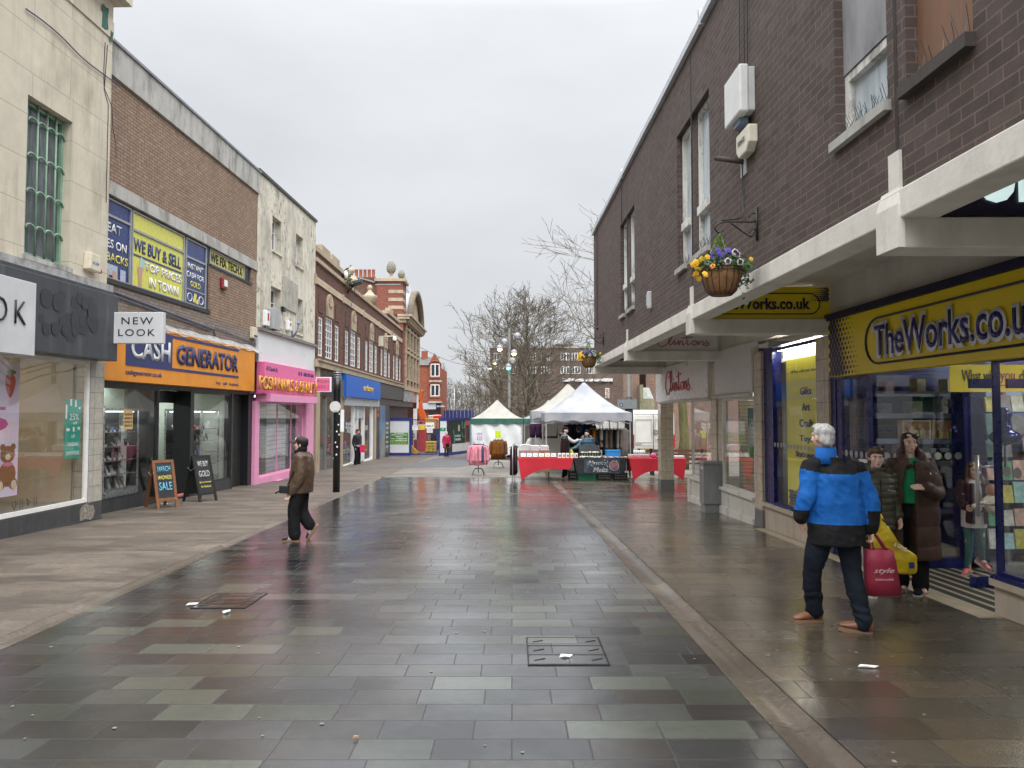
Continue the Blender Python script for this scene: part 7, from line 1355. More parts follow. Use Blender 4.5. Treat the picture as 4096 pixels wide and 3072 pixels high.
column(2037, 45, 8.15, [(.5, H_(1345, 45), 'o'), (-.3, H_(1368, 45), 'o'), (-.6, H_(1394, 45), 'w'), (.3, H_(1412, 45), 'w'), (.2, H_(1444, 45), 'o'), (-.05, H_(1468, 45), 'g')], 'tall grey column hung with lit lamp heads before the bare tree'); column(1993, 62, 6.2, [(-.3, H_(1450, 62), 'w'), (.35, H_(1469, 62), 'w'), (-.7, H_(1470, 62), 'w'), (-.2, H_(1495, 62), 'w'), (.2, H_(1440, 62), 'o')], 'second lamp column with warm lit heads among the branches')
s = column(2515, 30, 9.0, [], 'grey lamp column with black sleeve and a numbered box behind the nearest tent'); X = (2515 - 2048) / F_PX * 30; m = MB(); m.box(X - .5, X + .3, 29.75, 29.85, H_(1635, 30), H_(1598, 30)); m.build('sign_back', M('panel_grey_green', (.16, .18, .18), .5), s); m = MB(); m.box(X - .42, X - .3, 29.74, 29.75, H_(1627, 30), H_(1614, 30)); m.build('number_tag', black_m, s); txt('3', .05, .09, (X - .39, 29.735, H_(1625, 30)), (1, 0, 0), (0, 0, 1), white_p, s, bold=.03)
hb = M('hoard_blue', (.02, .03, .17), .45, .15); hw_ = M('hoard_white', (.62, .63, .64), .5, .05); YH = 48.0
def hx(x, Y=YH): return (x - 2048) / F_PX * Y
zg = gz(YH)
s = thing('hoarding', 'white and blue site hoarding carrying the green market notice', 'hoarding', (hx(1600), YH, zg)); a, b = hx(1561), hx(1638)
m = MB(); m.box(a, b, YH, YH + .05, zg + .2, zg + 2.35); m.build('panel', hw_, s); m = MB(); m.box(a, b, YH - .03, YH + .06, zg, zg + .2); m.build('kick_rail', hb, s); m = MB(); m.box(a, b, YH - .03, YH + .06, zg + 2.35, zg + 2.55); m.build('top_rail', hb, s); m = MB(); m.box(b, b + .1, YH - .04, YH + .08, zg, zg + 2.55); m.build('post', hb, s)
s = thing('market_notice', 'green notice with white lettering about market days on the hoarding', 'notice', (hx(1600), YH - .02, zg + .8)); ga, gb = hx(1562.5), hx(1634); m = MB(); m.box(ga, gb, YH - .015, YH - .004, zg + .77, zg + 1.55); m.build('sheet', M('notice_green', (.07, .25, .03), .5, .1), s)
for t_, f0, f1, z_, h in (('ST HELENS', .22, .76, 1.46, .07), ('CHURCH SQUARE', .07, .92, 1.35, .08), ('MARKET', .28, .7, 1.24, .08), ('Every', .05, .28, 1.1, .07), ('TUESDAY', .33, .95, 1.09, .1), ('and', .05, .22, .96, .07), ('THURSDAY', .26, .95, .95, .1), ('NEW TRADERS WELCOME', .07, .9, .82, .05)): txt(t_, (gb - ga) * (f1 - f0), h, (ga + (gb - ga) * f0, YH - .018, zg + z_), (1, 0, 0), (0, 0, 1), white_p if 'NEW' not in t_ else M('notice_yellow', (.7, .6, .05), .5), s, bold=.03)
s = thing('site_gate', 'blue framed wire mesh site gate with paper notices', 'gate', (hx(1700), YH, zg)); a, b = hx(1644), hx(1750); m = MB(); 
for q in (a, (a + b) / 2 if False else b - .06): m.box(q, q + .06, YH, YH + .06, zg + .06, zg + 2.45)
m.box(a + .06, b - .06, YH, YH + .06, zg + 2.39, zg + 2.45); m.box(a + .06, b - .06, YH, YH + .06, zg + .06, zg + .12); m.build('frame', hb, s, merge=.0001)
m = MB(); n = 34
for k in range(1, n): x = a + (b - a) * k / n; m.box(x - .005, x + .005, YH + .02, YH + .03, zg + .1, zg + 2.4)
for k in range(1, 10): z = zg + .1 + 2.3 * k / 10; m.box(a, b, YH + .03, YH + .036, z - .004, z + .004)
m.build('wire_mesh', M('mesh_wire', (.1, .1, .12), .5), s); m = MB(); m.box(a - .1, a + .25, YH - .03, YH, zg + 1.2, zg + 1.26); m.box(a + .19, a + .25, YH - .03, YH, zg + 1.26, zg + 1.5); m.box(a - .1, a + .19, YH - .03, YH, zg + 1.44, zg + 1.5); m.build('latch', hb, s)
def paper(x0, x1, y0, y1, lab, lines, mat=None, tm=None):
 P, Q = at(x0, y1, YH - .02), at(x1, y0, YH - .02); s = thing('gate_notice', lab, 'notice', P); m = MB(); m.box(P.x, Q.x, YH - .02, YH - .012, P.z, Q.z); m.build('sheet', mat or white_p, s); W = Q.x - P.x; h = Q.z - P.z
 for t_, f0, f1, g0, g1 in lines: txt(t_, W * (f1 - f0), h * (g1 - g0), (P.x + W * f0, YH - .022, P.z + h * g0), (1, 0, 0), (0, 0, 1), tm or black_m, s, bold=.02)
blu_t = M('notice_blue', (.06, .08, .3), .5)
paper(1702, 1737, 1690, 1714, 'large white paper reading Gate 9 on the mesh gate', [('Gate 9', .12, .88, .28, .62)]); paper(1707, 1731, 1715, 1731, 'small white notice under the Gate 9 paper', [('NOTICE', .1, .9, .6, .75), ('No entry', .15, .85, .3, .42)], None, blu_t); paper(1649, 1673, 1702, 1720, 'small white notice beside the gate latch', [('NOTICE', .15, .85, .62, .78), ('No entry to site', .1, .9, .3, .42)], None, blu_t); paper(1675, 1699, 1703, 1719, 'yellow and white danger notice on the mesh gate', [('Danger', .1, .9, .3, .65)], M('danger_yellow', (.7, .55, .03), .5), M('danger_red', (.5, .03, .02), .5))
s = thing('hoarding', 'white and blue hoarding panel with a green assembly sign beyond the gate', 'hoarding', (hx(1770), YH, zg)); a, b = hx(1755), hx(1787); m = MB(); m.box(a + .1, b, YH, YH + .05, zg + .2, zg + 2.35); m.build('panel', hw_, s); m = MB(); m.box(a, a + .1, YH - .04, YH + .08, zg, zg + 2.55); m.build('post', hb, s); m = MB(); m.box(a + .1, b, YH - .03, YH + .06, zg, zg + .2); m.build('kick_rail', hb, s); m = MB(); m.box(a + .1, b, YH - .03, YH + .06, zg + 2.35, zg + 2.55); m.build('top_rail', hb, s)
paper(1760, 1783, 1711, 1724, 'green assembly point sign on the white panel', [('X', .38, .62, .3, .85)], M('sign_safe_green', (.02, .25, .09), .5), white_p)
p0, p1 = Vector((hx(1787), YH, zg)), Vector((hx(1893, 52), 52, zg)); d = p1 - p0; u = d.normalized(); nn = Vector((u.y, -u.x, 0)); s = thing('hoarding', 'long mural hoarding with dark green and orange panels beyond the gate', 'hoarding', p0)
def seg(f0, f1, z0, z1, mat, nm, off_=0): m = MB(); m.hexa([p0 + d * f0 + nn * off_ + Vector((0, 0, z0)), p0 + d * f1 + nn * off_ + Vector((0, 0, z0)), p0 + d * f1 - nn * .06 + Vector((0, 0, z0)), p0 + d * f0 - nn * .06 + Vector((0, 0, z0)), p0 + d * f0 + nn * off_ + Vector((0, 0, z1)), p0 + d * f1 + nn * off_ + Vector((0, 0, z1)), p0 + d * f1 - nn * .06 + Vector((0, 0, z1)), p0 + d * f0 - nn * .06 + Vector((0, 0, z1))]); return m.build(nm, mat, s)
seg(0, .2, .2, 2.35, M('mural_black', (.02, .022, .02), .5), 'panel'); seg(.2, .68, .75, 2.35, M('mural_green', (.012, .035, .016), .5), 'panel'); seg(.68, .87, .75, 2.35, M('mural_orange', (.45, .13, .05), .5), 'panel'); seg(.2, .87, .2, .75, M('mural_white', (.55, .54, .53), .5), 'panel'); seg(.87, 1, .2, 2.35, M('mural_blue', (.12, .35, .5), .5), 'panel'); seg(0, 1, 0, .2, hb, 'kick_rail', .03); seg(0, 1, 2.35, 2.55, hb, 'top_rail', .03)
seg(.41, .47, 1.6, 2.05, M('mural_card', (.5, .4, .35), .5, .6, 9), 'picture', .012); seg(.7, .85, .85, 2.0, M('mural_figure', (.08, .03, .03), .5, .6, 3), 'figure', .012)
for t_, z in (('ST HELENS', 1.2), ('TOWN CENTRE', .95)): txt(t_, .85, .15, p0 + d * .3 + nn * .015 + Vector((0, 0, z)), u, (0, 0, 1), white_p, s, bold=.02)
m = MB()
for P in ([(.56, 2.3), (.56, 1.8), (.64, 1.8), (.64, 2.2)], [(.55, 1.5), (.58, 1.2), (.66, 1.2)], [(.24, 1.7), (.27, 1.2), (.28, .8)]): m.tube([p0 + d * f + nn * .012 + Vector((0, 0, z)) for f, z in P], .02, 4)
m.build('line_drawing', M('mural_teal', (.15, .4, .4), .5), s)
def at_(x, y, Y): return at(x, y, Y)
org = M('digger_orange', (.6, .11, .02), .4, .15); yl2 = M('plant_yellow', (.7, .38, .01), .45, .12); YX = 62
s = thing('excavator', 'orange excavator with raised arm standing behind the gate', 'excavator', (hx(1690, YX), YX, gz(YX))); P = [at(x, y, YX) for x, y in ((1702, 1690), (1682, 1640), (1677, 1600), (1690, 1562))]
m = MB(); m.bar(P[0], P[1], .5, .45, (0, 1, 0)); m.bar(P[1], P[2], .45, .4, (0, 1, 0)); m.build('boom', org, s); m = MB(); m.bar(P[2] - Vector((.1, 0, .1)), P[3], .3, .4, (0, 1, 0)); m.build('dipper', org, s); m = MB(); m.bar(P[3], P[3] + Vector((-.45, 0, -.35)), .18, .3, (0, 1, 0)); m.build('ram', white_p, s)
b = at(1710, 1725, YX); m = MB(); m.box(b.x - .9, b.x + .8, YX, YX + 2, b.z - .1, b.z + .9); m.build('cab', org, s, bevel=.08); m = MB(); m.box(b.x - .7, b.x - .1, YX - .02, YX, b.z + .2, b.z + .8); m.build('cab_window', vgl, s)
for sg in (-.8, .6): m = MB(); m.box(b.x + sg - .25, b.x + sg + .25, YX - .8, YX + 2.4, gz(YX), b.z - .12); m.build('track', rub, s, bevel=.12)
YX = 60; s = thing('dumper', 'yellow site dumper parked behind the Gate 9 paper', 'dumper', (hx(1730, YX), YX, gz(YX))); a, b = at(1708, 1715, YX), at(1752, 1675, YX); m = MB(); m.hexa([(a.x, YX, a.z), (b.x, YX, a.z), (b.x, YX + 1.5, a.z), (a.x, YX + 1.5, a.z), (a.x - .2, YX - .2, b.z), (b.x + .1, YX - .2, b.z), (b.x + .1, YX + 1.6, b.z), (a.x - .2, YX + 1.6, b.z)]); m.build('skip', yl2, s, bevel=.05); m = MB(); m.box(a.x, b.x, YX, YX + 2.2, a.z - .5, a.z - .01); m.build('chassis', rub, s)
for q in (a.x + .1, b.x - .1): m = MB(); m.ball((q, YX + .3, gz(YX) + .45), (.16, .45, .45), 12); m.build('wheel', rub, s)
for (x0, x1, y0, y1, Y, c, nm, lab) in ((1733, 1755, 1658, 1674, 64, (.55, .03, .02), 'red_container', 'red steel container behind the yellow dumper'), (1673, 1700, 1696, 1704, 58, (.45, .02, .02), 'red_barrier_stack', 'low red plastic stack behind the danger notice'), (1713, 1734, 1661, 1676, 66, (.6, .6, .58), 'site_cabin', 'white site cabin roof behind the red container')):
 a, b = at(x0, y1, Y), at(x1, y0, Y); s = thing(nm, lab, 'site unit', (a.x, Y, gz(Y))); m = MB(); m.box(a.x, b.x, Y, Y + 2, gz(Y), b.z); m.build('shell', M('unit%.2f' % c[0], c, .5, .1), s, bevel=.04); m = MB(); m.box(a.x - .03, b.x + .03, Y - .03, Y + 2.03, b.z - .12, b.z - .04); m.build('band', white_p, s)
random.seed(3); s0 = at(1724, 1764, 53)
for i in range(4):
 for j in range(3):
  x = s0.x - .4 + .27 * j; z = gz(53) + .12 + .2 * i; m = MB(); m.box(x, x + .25, 53, 53.5, z, z + .17); tag(m.build('barrier_foot', M('foot_yellow', (.6, .38, .01), .5, .15), bevel=.03), 'yellow plastic block in the pallet stack behind the gate', 'plastic block', 'yellow blocks on the pallet')
m = MB(); m.box(s0.x - .45, s0.x + .45, 52.95, 53.6, gz(53), gz(53) + .118); tag(m.build('pallet', M('pallet_wood', (.08, .07, .06), .8)), 'dark pallet under the yellow plastic blocks', 'pallet')
for k in range(4):
 a = at(1660 + 4 * k, 1775, 51); s = thing('crowd_barrier', 'folded red crowd barrier leaning behind the mesh gate', 'barrier', (a.x, 51, gz(51)), 'red barriers behind the gate'); m = MB(); m.bar((a.x, 51, gz(51) + .12), (a.x - .02, 51, gz(51) + 1.05), .05, .9, (0, 1, 0)); m.build('panel', M('barrier_wine', (.3, .01, .04), .4), s); m = MB(); m.bar((a.x - .2, 51, gz(51) + .03), (a.x + .2, 51, gz(51) + .03), .06, .06); m.build('foot', M('barrier_wine', (.3, .01, .04), .4), s)
a = at(1650, 1790, 49.5); m = MB(); m.bar((a.x - .2, 49.5, gz(49.5) + .6), (a.x + .35, 49.5, gz(49.5) + .08), .3, .25, (0, 1, 0)); tag(m.build('bucket_arm', yl2, bevel=.03), 'yellow machine arm lying just inside the mesh gate', 'machine arm')
YF = 92; m = MB(); s = thing('hoarding', 'far blue site hoarding below the bare trees', 'hoarding', (hx(1820, YF), YF, gz(YF)))
for k in range(9): x = hx(1760 + 15 * k, YF); m = MB(); m.box(x, x + .47, YF, YF + .06, gz(YF), H_(1641, YF)); m.build('panel', hb, s)
for k in range(9): x = hx(1767 + 15 * k, YF); m = MB(); m.box(x, x + .06, YF - .1, YF - .04, gz(YF), H_(1634, YF)); m.build('post', alu_p, s)
YM = 88; zb = gz(YM); fr_b = brick('far_orange_brick', [(.26, .065, .03), (.32, .085, .042), (.22, .055, .028)], (.16, .1, .07), .3, .1, .008, .85, .35, (.05, .03, .02))
t = thing('brick_cafe', 'red brick corner house with a gable above a black cafe front', 'building', (hx(1720, YM), YM, zb)); xl, xm, xr = hx(1640, YM), hx(1716, YM), hx(1764, YM)
FY = lambda x0, x1, z0, z1, d0, d1, mb: mb.box(x0, x1, YM - d1, YM - d0, z0, z1)
m = MB(); m.box(xm, xr, YM, YM + 8, zb, H_(1472, YM)); m.prism([(xm, H_(1472, YM)), (xm, H_(1452, YM)), ((xm + xr) / 2 - .1, H_(1411, YM)), (xr, H_(1455, YM)), (xr, H_(1472, YM))], (0, YM, 0), (1, 0, 0), (0, 0, 1), (0, 1, 0), 0, .4); m.box(xl, xm, YM + .4, YM + 8, zb, H_(1460, YM)); m.build('wall', fr_b, t)
m = MB(); m.hexa([(xl, YM + .2, H_(1460, YM)), (xm, YM + .2, H_(1460, YM)), (xm, YM + .5, H_(1462, YM)), (xl, YM + .5, H_(1462, YM)), (xl, YM + 4, H_(1418, YM)), (xm + .9, YM + 4, H_(1418, YM)), (xm + .9, YM + 4.2, H_(1420, YM)), (xl, YM + 4.2, H_(1420, YM))]); m.build('roof', brick('slate_roof', [(.08, .08, .085), (.12, .12, .125)], (.05, .05, .05), .3, .2, .01, .6, .3), t)
for z0, z1 in ((1506, 1455), (1585, 1538)):
 for sg in (-1, 1): pass
 cx = (xm + xr) / 2; m = MB(); a, b = H_(z0, YM), H_(z1, YM); FY(cx - .55, cx + .55, a, b, -.02, .04, m); o = m.build('window', white_p, t); m = MB()
 for k in (-1, 1): FY(cx + k * .26 - .2, cx + k * .26 + .2, a + .1, b - .1, .04, .05, m)
 m.build('pane', gl_dark, o); m = MB(); FY(cx - .7, cx + .7, a - .2, a, 0, .12, m); o2 = m.build('sill', fr_b, o); m = MB(); m.tube([(cx + .75 * math.cos(q), YM - .06, b - .1 + .45 * math.sin(q)) for q in rng(0, math.pi, 10)], .09, 5); m.build('brick_arch', fr_b, t)
m = MB(); FY(xm - .1, xr + .15, H_(1612, YM), H_(1606, YM), 0, .4, m); FY(xm, xr + .1, H_(1528, YM), H_(1522, YM), 0, .15, m); m.build('string_course', conc_m, t); m = MB(); FY(xm, xr, zb, H_(1642, YM), .02, .1, m); FY(xm + .9, xr, H_(1637, YM), H_(1612, YM), .02, .25, m); m.build('cafe_front', black_m, t); m = MB(); FY(xm - 1.6, xm + .9, H_(1637, YM), H_(1612, YM), .02, .2, m); m.build('grey_board', M('pale_grey_panel', (.42, .44, .46), .4), t)
m = MB(); m.box(xl + 1.0, xl + 1.7, YM + 3, YM + 4, H_(1440, YM), H_(1395, YM)); m.build('chimney', fr_b, t); s = thing('shop_sign', 'black cafe sign with white capitals on the far brick house', 'shop sign', (xm + 1, YM - .3, 2)); m = MB(); FY(xm + .92, xr - .02, H_(1634, YM), H_(1616, YM), .26, .3, m); m.build('board', black_m, s); txt('CAFE MASONIC', .98, .18, (xm + .98, YM - .31, H_(1629, YM)), (1, 0, 0), (0, 0, 1), white_p, s, bold=.02)
YD = 80; t = thing('flat_roof_block', 'brown flat-roofed block with white window bands behind the bare tree', 'building', (hx(2250, YD), YD, gz(YD))); dkb = brick('far_brown_brick', [(.1, .07, .055), (.13, .09, .07)], (.14, .11, .09), .3, .1, .006, .85, .3)
m = MB(); m.box(hx(1960, YD), hx(2560, YD), YD, YD + 10, gz(YD), H_(1386, YD)); m.box(hx(2226, YD), hx(2300, YD), YD + 2, YD + 8, H_(1386, YD), H_(1368, YD)); m.build('wall', dkb, t); m = MB(); m.box(hx(1958, YD), hx(2562, YD), YD - .1, YD - .002, H_(1392, YD), H_(1384, YD)); m.build('roof_edge', conc_m, t)
for y0, y1, xs_ in ((1441, 1411, (1975, 2030, 2110, 2165, 2243, 2288, 2345, 2420)), (1495, 1466, (1975, 2030, 2110, 2165, 2243, 2288, 2345, 2420)), (1592, 1553, (2421, 2453))):
 for k, x in enumerate(xs_):
  w_ = 34 if y0 < 1500 else 16; a, b = hx(x, YD), hx(x + w_, YD); z0_, z1_ = H_(y0, YD), H_(y1, YD); m = MB(); m.box(a, b, YD - .06, YD - .001, z0_, z1_); o = m.build('window', white_p, t); m = MB()
  n = 3 if w_ > 20 else 1
  for j in range(n): m.box(a + (b - a) * j / n + .06, a + (b - a) * (j + 1) / n - .06, YD - .07, YD - .06, z0_ + .08, z1_ - .08)
  m.build('pane', M('boarded_pink', (.4, .25, .18), .7) if (w_ < 20 and k == 0) else gl_dark, o)
m = MB(); m.box(hx(2250, YD), hx(2545, YD), YD - .3, YD - .002, H_(1526, YD), H_(1514, YD)); m.build('white_band', white_p, t)
YC = 56; chb = brick('church_brick', [(.15, .075, .05), (.2, .1, .065), (.12, .06, .045)], (.25, .22, .18), .28, .09, .012, .9, .5, (.05, .05, .04)); mossy = weathered('mossy_stone', (.24, .21, .15), (.09, .11, .035), .9, 1.5, (.4, .6), streak=.5, bump=.6)
t = thing('church', 'old brick and mossy stone church with a sloping buttress roof behind the van', 'church', (hx(2560, YC), YC, gz(YC))); m = MB(); m.box(hx(2494, YC), hx(2558, YC), YC, YC + 6, gz(YC), 9); m.build('tower', chb, t); m = MB(); m.box(hx(2558, YC), hx(3000, YC), YC + .5, YC + 9, gz(YC), 3.2); m.build('aisle_wall', chb, t); m = MB(); m.box(hx(2600, YC), hx(3000, YC), YC + 1.6, YC + 8, 3.2, 8); m.build('nave_wall', chb, t)
m = MB(); m.hexa([(hx(2568, YC), YC - .4, H_(1595, YC)), (hx(2610, YC), YC - .4, H_(1595, YC)), (hx(2610, YC), YC + .4, H_(1595, YC)), (hx(2568, YC), YC + .4, H_(1595, YC)), (hx(2570, YC), YC + .3, H_(1550, YC)), (hx(2600, YC), YC + .3, H_(1550, YC)), (hx(2600, YC), YC + .5, H_(1550, YC)), (hx(2570, YC), YC + .5, H_(1550, YC))]); m.build('lean_roof', weathered('church_slate', (.3, .31, .29), (.14, .16, .1), .5, 2), t)
for x0, x1, yt in ((2553, 2566, 1540), (2566, 2612, 1596)): m = MB(); m.box(hx(x0, YC), hx(x1, YC), YC - .7, YC + .5, gz(YC), H_(yt, YC)); m.build('buttress', mossy, t)
bark = noisecol('grey_bark', [(.06, .05, .038), (.11, .095, .07), (.08, .075, .045)], 5, .9, (1, 1, .3), .6); mbark = noisecol('mossy_bark', [(.09, .085, .03), (.14, .12, .05), (.07, .08, .02)], 4, .9, (1, 1, .4), .6); twig = M('twig_brown', (.12, .097, .07), .85, .2)
def tree(name, base, h, trunk_r, crown_r, seed, label, first=.25, bm=bark, nb=46, depth=4, up=.35, tw=.012, grp=None):
 random.seed(seed); s = thing(name, label, 'tree', base, grp); base = Vector(base); m = MB(); n = 9
 ax = [base + Vector((.12 * math.sin(k * 1.1 + seed), .12 * math.cos(k * .9), h * k / n)) for k in range(n + 1)]; ax[0] = base
 m.tube(ax, [trunk_r * (1.25 if k == 0 else 1) * (1 - .9 * k / n) + .015 for k in range(n + 1)], 9); m.build('trunk', bm, s)
 limb, tg = MB(), MB()
 def grow(p, d, L_, r_, lv):
  pts = [p]; q = p.copy(); dd = d.normalized(); k = 4 if lv < 2 else 3
  for i in range(k):
   dd = (dd + Vector((random.gauss(0, .13), random.gauss(0, .13), random.gauss(.03, .1)))).normalized(); q = q + dd * L_ / k; pts.append(q.copy())
  (limb if lv < 2 else tg).tube(pts, [max(tw * .45, r_ * (1 - .75 * i / k)) for i in range(k + 1)], 5 if lv < 1 else 3, cap=False)
  if lv >= depth: return
  for i in range(5 if lv < 2 else 3):
   t_ = random.uniform(.25, 1); j = min(int(t_ * k), k - 1); pp = pts[j].lerp(pts[j + 1], t_ * k - j); side = Vector((random.gauss(0, 1), random.gauss(0, 1), random.gauss(.15, .55))); nd = (dd * 1.0 + side.normalized() * .85).normalized()
   grow(pp, nd, L_ * random.uniform(.4, .62), max(tw * .5, r_ * .5), lv + 1)
 for b in range(nb):
  t_ = first + (1 - first) * (b + .5) / nb; j = min(int(t_ * n), n - 1); p = ax[j].lerp(ax[j + 1], t_ * n - j); q = b * 2.4 + random.uniform(-.4, .4); reach = crown_r * (1.05 - .8 * ((t_ - first) / (1 - first)) ** 1.6) * random.uniform(.75, 1.1); el = up + .5 * t_ * t_ + random.uniform(-.15, .2)
  grow(p, Vector((math.cos(q), math.sin(q), el)), reach * .75, max(tw, trunk_r * .3 * (1.1 - t_)), 1)
 limb.build('branch', bm, s, recalc=False); tg.build('twig', twig, s, recalc=False); return s
tree('bare_tree', (hx(2113, 49), 49, gz(49)), 9.9, .2, 6.6, 3, 'large bare spreading tree rising behind the market tents', .2, nb=85, depth=4, tw=.026)
tree('bare_tree', (hx(2078, 58), 58, gz(58)), 8.6, .17, 4.8, 5, 'second bare tree a little behind the large spreading one', .25, nb=45, depth=4, tw=.026, up=.2)
tree('bare_tree', (hx(2728, 31), 31, gz(31)), 11.5, .22, 7.2, 7, 'bare tree with mossy trunk whose twigs reach past the brick corner', .3, mbark, nb=60, depth=4, up=.45, tw=.02)
random.seed(17)
for k, (x, Y, h, r_) in enumerate(((1776, 118, 11.5, 2.6), (1745, 135, 8, 3), (1800, 130, 8.5, 3.5), (1822, 122, 7.8, 3.2), (1845, 126, 8.2, 3.4), (1866, 112, 7.6, 3.5), (1890, 125, 8.2, 3.6), (1915, 116, 7.8, 3.6), (1945, 122, 8.5, 4), (1975, 118, 8.2, 4))):
 tree('bare_tree', (hx(x, Y), Y, gz(Y)), h, .14, r_, 40 + k, ('tall pale birch on the skyline past the cafe house', 'bare tree partly behind the cafe house gable', 'bare tree just past the tall pale birch', 'bushy bare tree above the far hoarding middle', 'bare tree above the mural panels', 'darker bare tree next to the sheet-walled tent peak', 'bare tree behind the sheet-walled tent peak', 'bare skyline tree between tent and lamp column', 'bare skyline tree behind the lit lamp column', 'bare skyline tree behind the second lamp column')[k], .12, nb=34, depth=3, up=.75, tw=.03)
m = MB(); random.seed(23)
for i in range(900):
 x, y = random.uniform(-40, 60), random.uniform(138, 150); p = Vector((x, y, gz(80))); h = random.uniform(2.5, 6.5)
 for j in range(3): q = p + Vector((random.gauss(0, .7), random.gauss(0, .7), h * random.uniform(.7, 1))); m.tube([p, p.lerp(q, .5) + Vector((random.gauss(0, .2), 0, 0)), q], [.05, .035, .015], 3, cap=False)
kind(m.build('far_scrub', M('scrub_brown', (.12, .1, .075), .9, .3), recalc=False), 'stuff')
s = thing('street_light', 'slim grey street light on the skyline past the cafe house', 'street light', (hx(1817, 105), 105, gz(105))); x = hx(1817, 105); m = MB(); m.tube([(x, 105, gz(105)), (x, 105, H_(1553, 105)), (x - .6, 105, H_(1551, 105))], [.1, .06, .04], 6); m.build('pole', alu_p, s); m = MB(); m.box(x - 1.0, x - .5, 104.9, 105.1, H_(1553, 105), H_(1550, 105)); m.build('lamp_head', M('lamp_grey', (.3, .31, .32), .4), s)
m = MB(); a = F3.pt(YO2 - 1, 7.4, .3); b = Vector((hx(2113, 49) - .2, 49, 5.4)); m.tube(spline([a, a.lerp(b, .35) - Vector((0, 0, .9)), a.lerp(b, .7) - Vector((0, 0, .9)), b], 6), .025, 4); tag(m.build('overhead_cable', M('cable_grey', (.2, .21, .24), .6)), 'thin overhead cable sagging from the ornate building to the bare tree', 'cable')
def fuse(m, vox, name, mats, parent, zone=None, disp=None, sm=2):
 """one continuous surface out of overlapping closed lofts"""
 bmesh.ops.recalc_face_normals(m.bm, faces=m.bm.faces); me = bpy.data.meshes.new('f'); m.bm.to_mesh(me); m.bm.free(); o = bpy.data.objects.new('f', me); COL.objects.link(o)
 r = o.modifiers.new('r', 'REMESH'); r.mode = 'VOXEL'; r.voxel_size = vox; r.use_smooth_shade = True
 s = o.modifiers.new('s', 'SMOOTH'); s.iterations = sm; s.factor = .5
 me2 = bpy.data.meshes.new_from_object(o.evaluated_get(bpy.context.evaluated_depsgraph_get())); bpy.data.objects.remove(o); bpy.data.meshes.remove(me)
 if disp:
  ns = [v.normal.copy() for v in me2.vertices]
  for v, n in zip(me2.vertices, ns): v.co += n * disp(v.co)
 me2.materials.clear()
 for q in (mats if isinstance(mats, (list, tuple)) else [mats]): me2.materials.append(q)
 for f in me2.polygons:
  f.use_smooth = True
  if zone: f.material_index = zone(f.center)
 me2.name = name; ob = bpy.data.objects.new(name, me2); COL.objects.link(ob)
 if parent: ob.parent = parent
 return ob
def folds(a, s, st=(1, 1, .5)): return lambda c: a * (mnoise.noise(Vector((c.x * s * st[0], c.y * s * st[1], c.z * s * st[2]))) + .9 * (.35 - abs(mnoise.noise(Vector((c.x * s * 1.7 + c.z * 4, c.y * s * 1.7 - c.z * 3, c.z * s * 1.5 + 7))))))
def quilt(a, pitch, z0=0): return lambda c: a * (abs(math.sin(math.pi * (c.z - z0) / pitch)) ** .6 - .6) + .004 * mnoise.noise(c * 14)
def limb(m, P, r, seg=12, n=5):
 Q = spline(P, n); L_ = len(Q) - 1; k = len(r) - 1; R_ = []
 for i in range(L_ + 1): t_ = i / L_ * k; j = min(int(t_), k - 1); R_.append(r[j] + (r[j + 1] - r[j]) * (t_ - j))
 m.tube(Q, R_, seg); m.ball(Q[0], R_[0] * .97, 10); m.ball(Q[-1], R_[-1] * .97, 10)
def hand(m, w_, d, n, s=1.0, curl=.5, side=1):
 d = Vector(d).normalized(); n = Vector(n); n = (n - d * n.dot(d)).normalized(); sd = d.cross(n) * side
 rot = Matrix((sd, d, n)).transposed(); m.ball(w_ + d * .045 * s, (.04 * s, .052 * s, .017 * s), 10, rot)
 for k, (off, L_) in enumerate(((-.03, .066), (-.0105, .075), (.0105, .07), (.03, .055))):
  b = w_ + d * .085 * s + sd * off * s; c1 = b + (d * math.cos(curl * .5) + n * math.sin(curl * .5)) * L_ * .5 * s; c2 = c1 + (d * math.cos(curl * 1.5) + n * math.sin(curl * 1.5)) * L_ * .5 * s; m.tube([b - d * .02, b, c1, c2], [.01 * s, .0095 * s, .0085 * s, .007 * s], 7)
 b = w_ + d * .03 * s - sd * .034 * s; c1 = b + (d * .65 - sd * .6 + n * .35).normalized() * .035 * s; m.tube([w_ + d * .015 * s - sd * .012 * s, b, c1, c1 + (d + n * .4).normalized() * .028 * s], [.013 * s, .0125 * s, .01 * s, .008 * s], 7)
SK = noisecol('skin_tone', [(.56, .34, .25), (.64, .41, .31)], 9, .5)
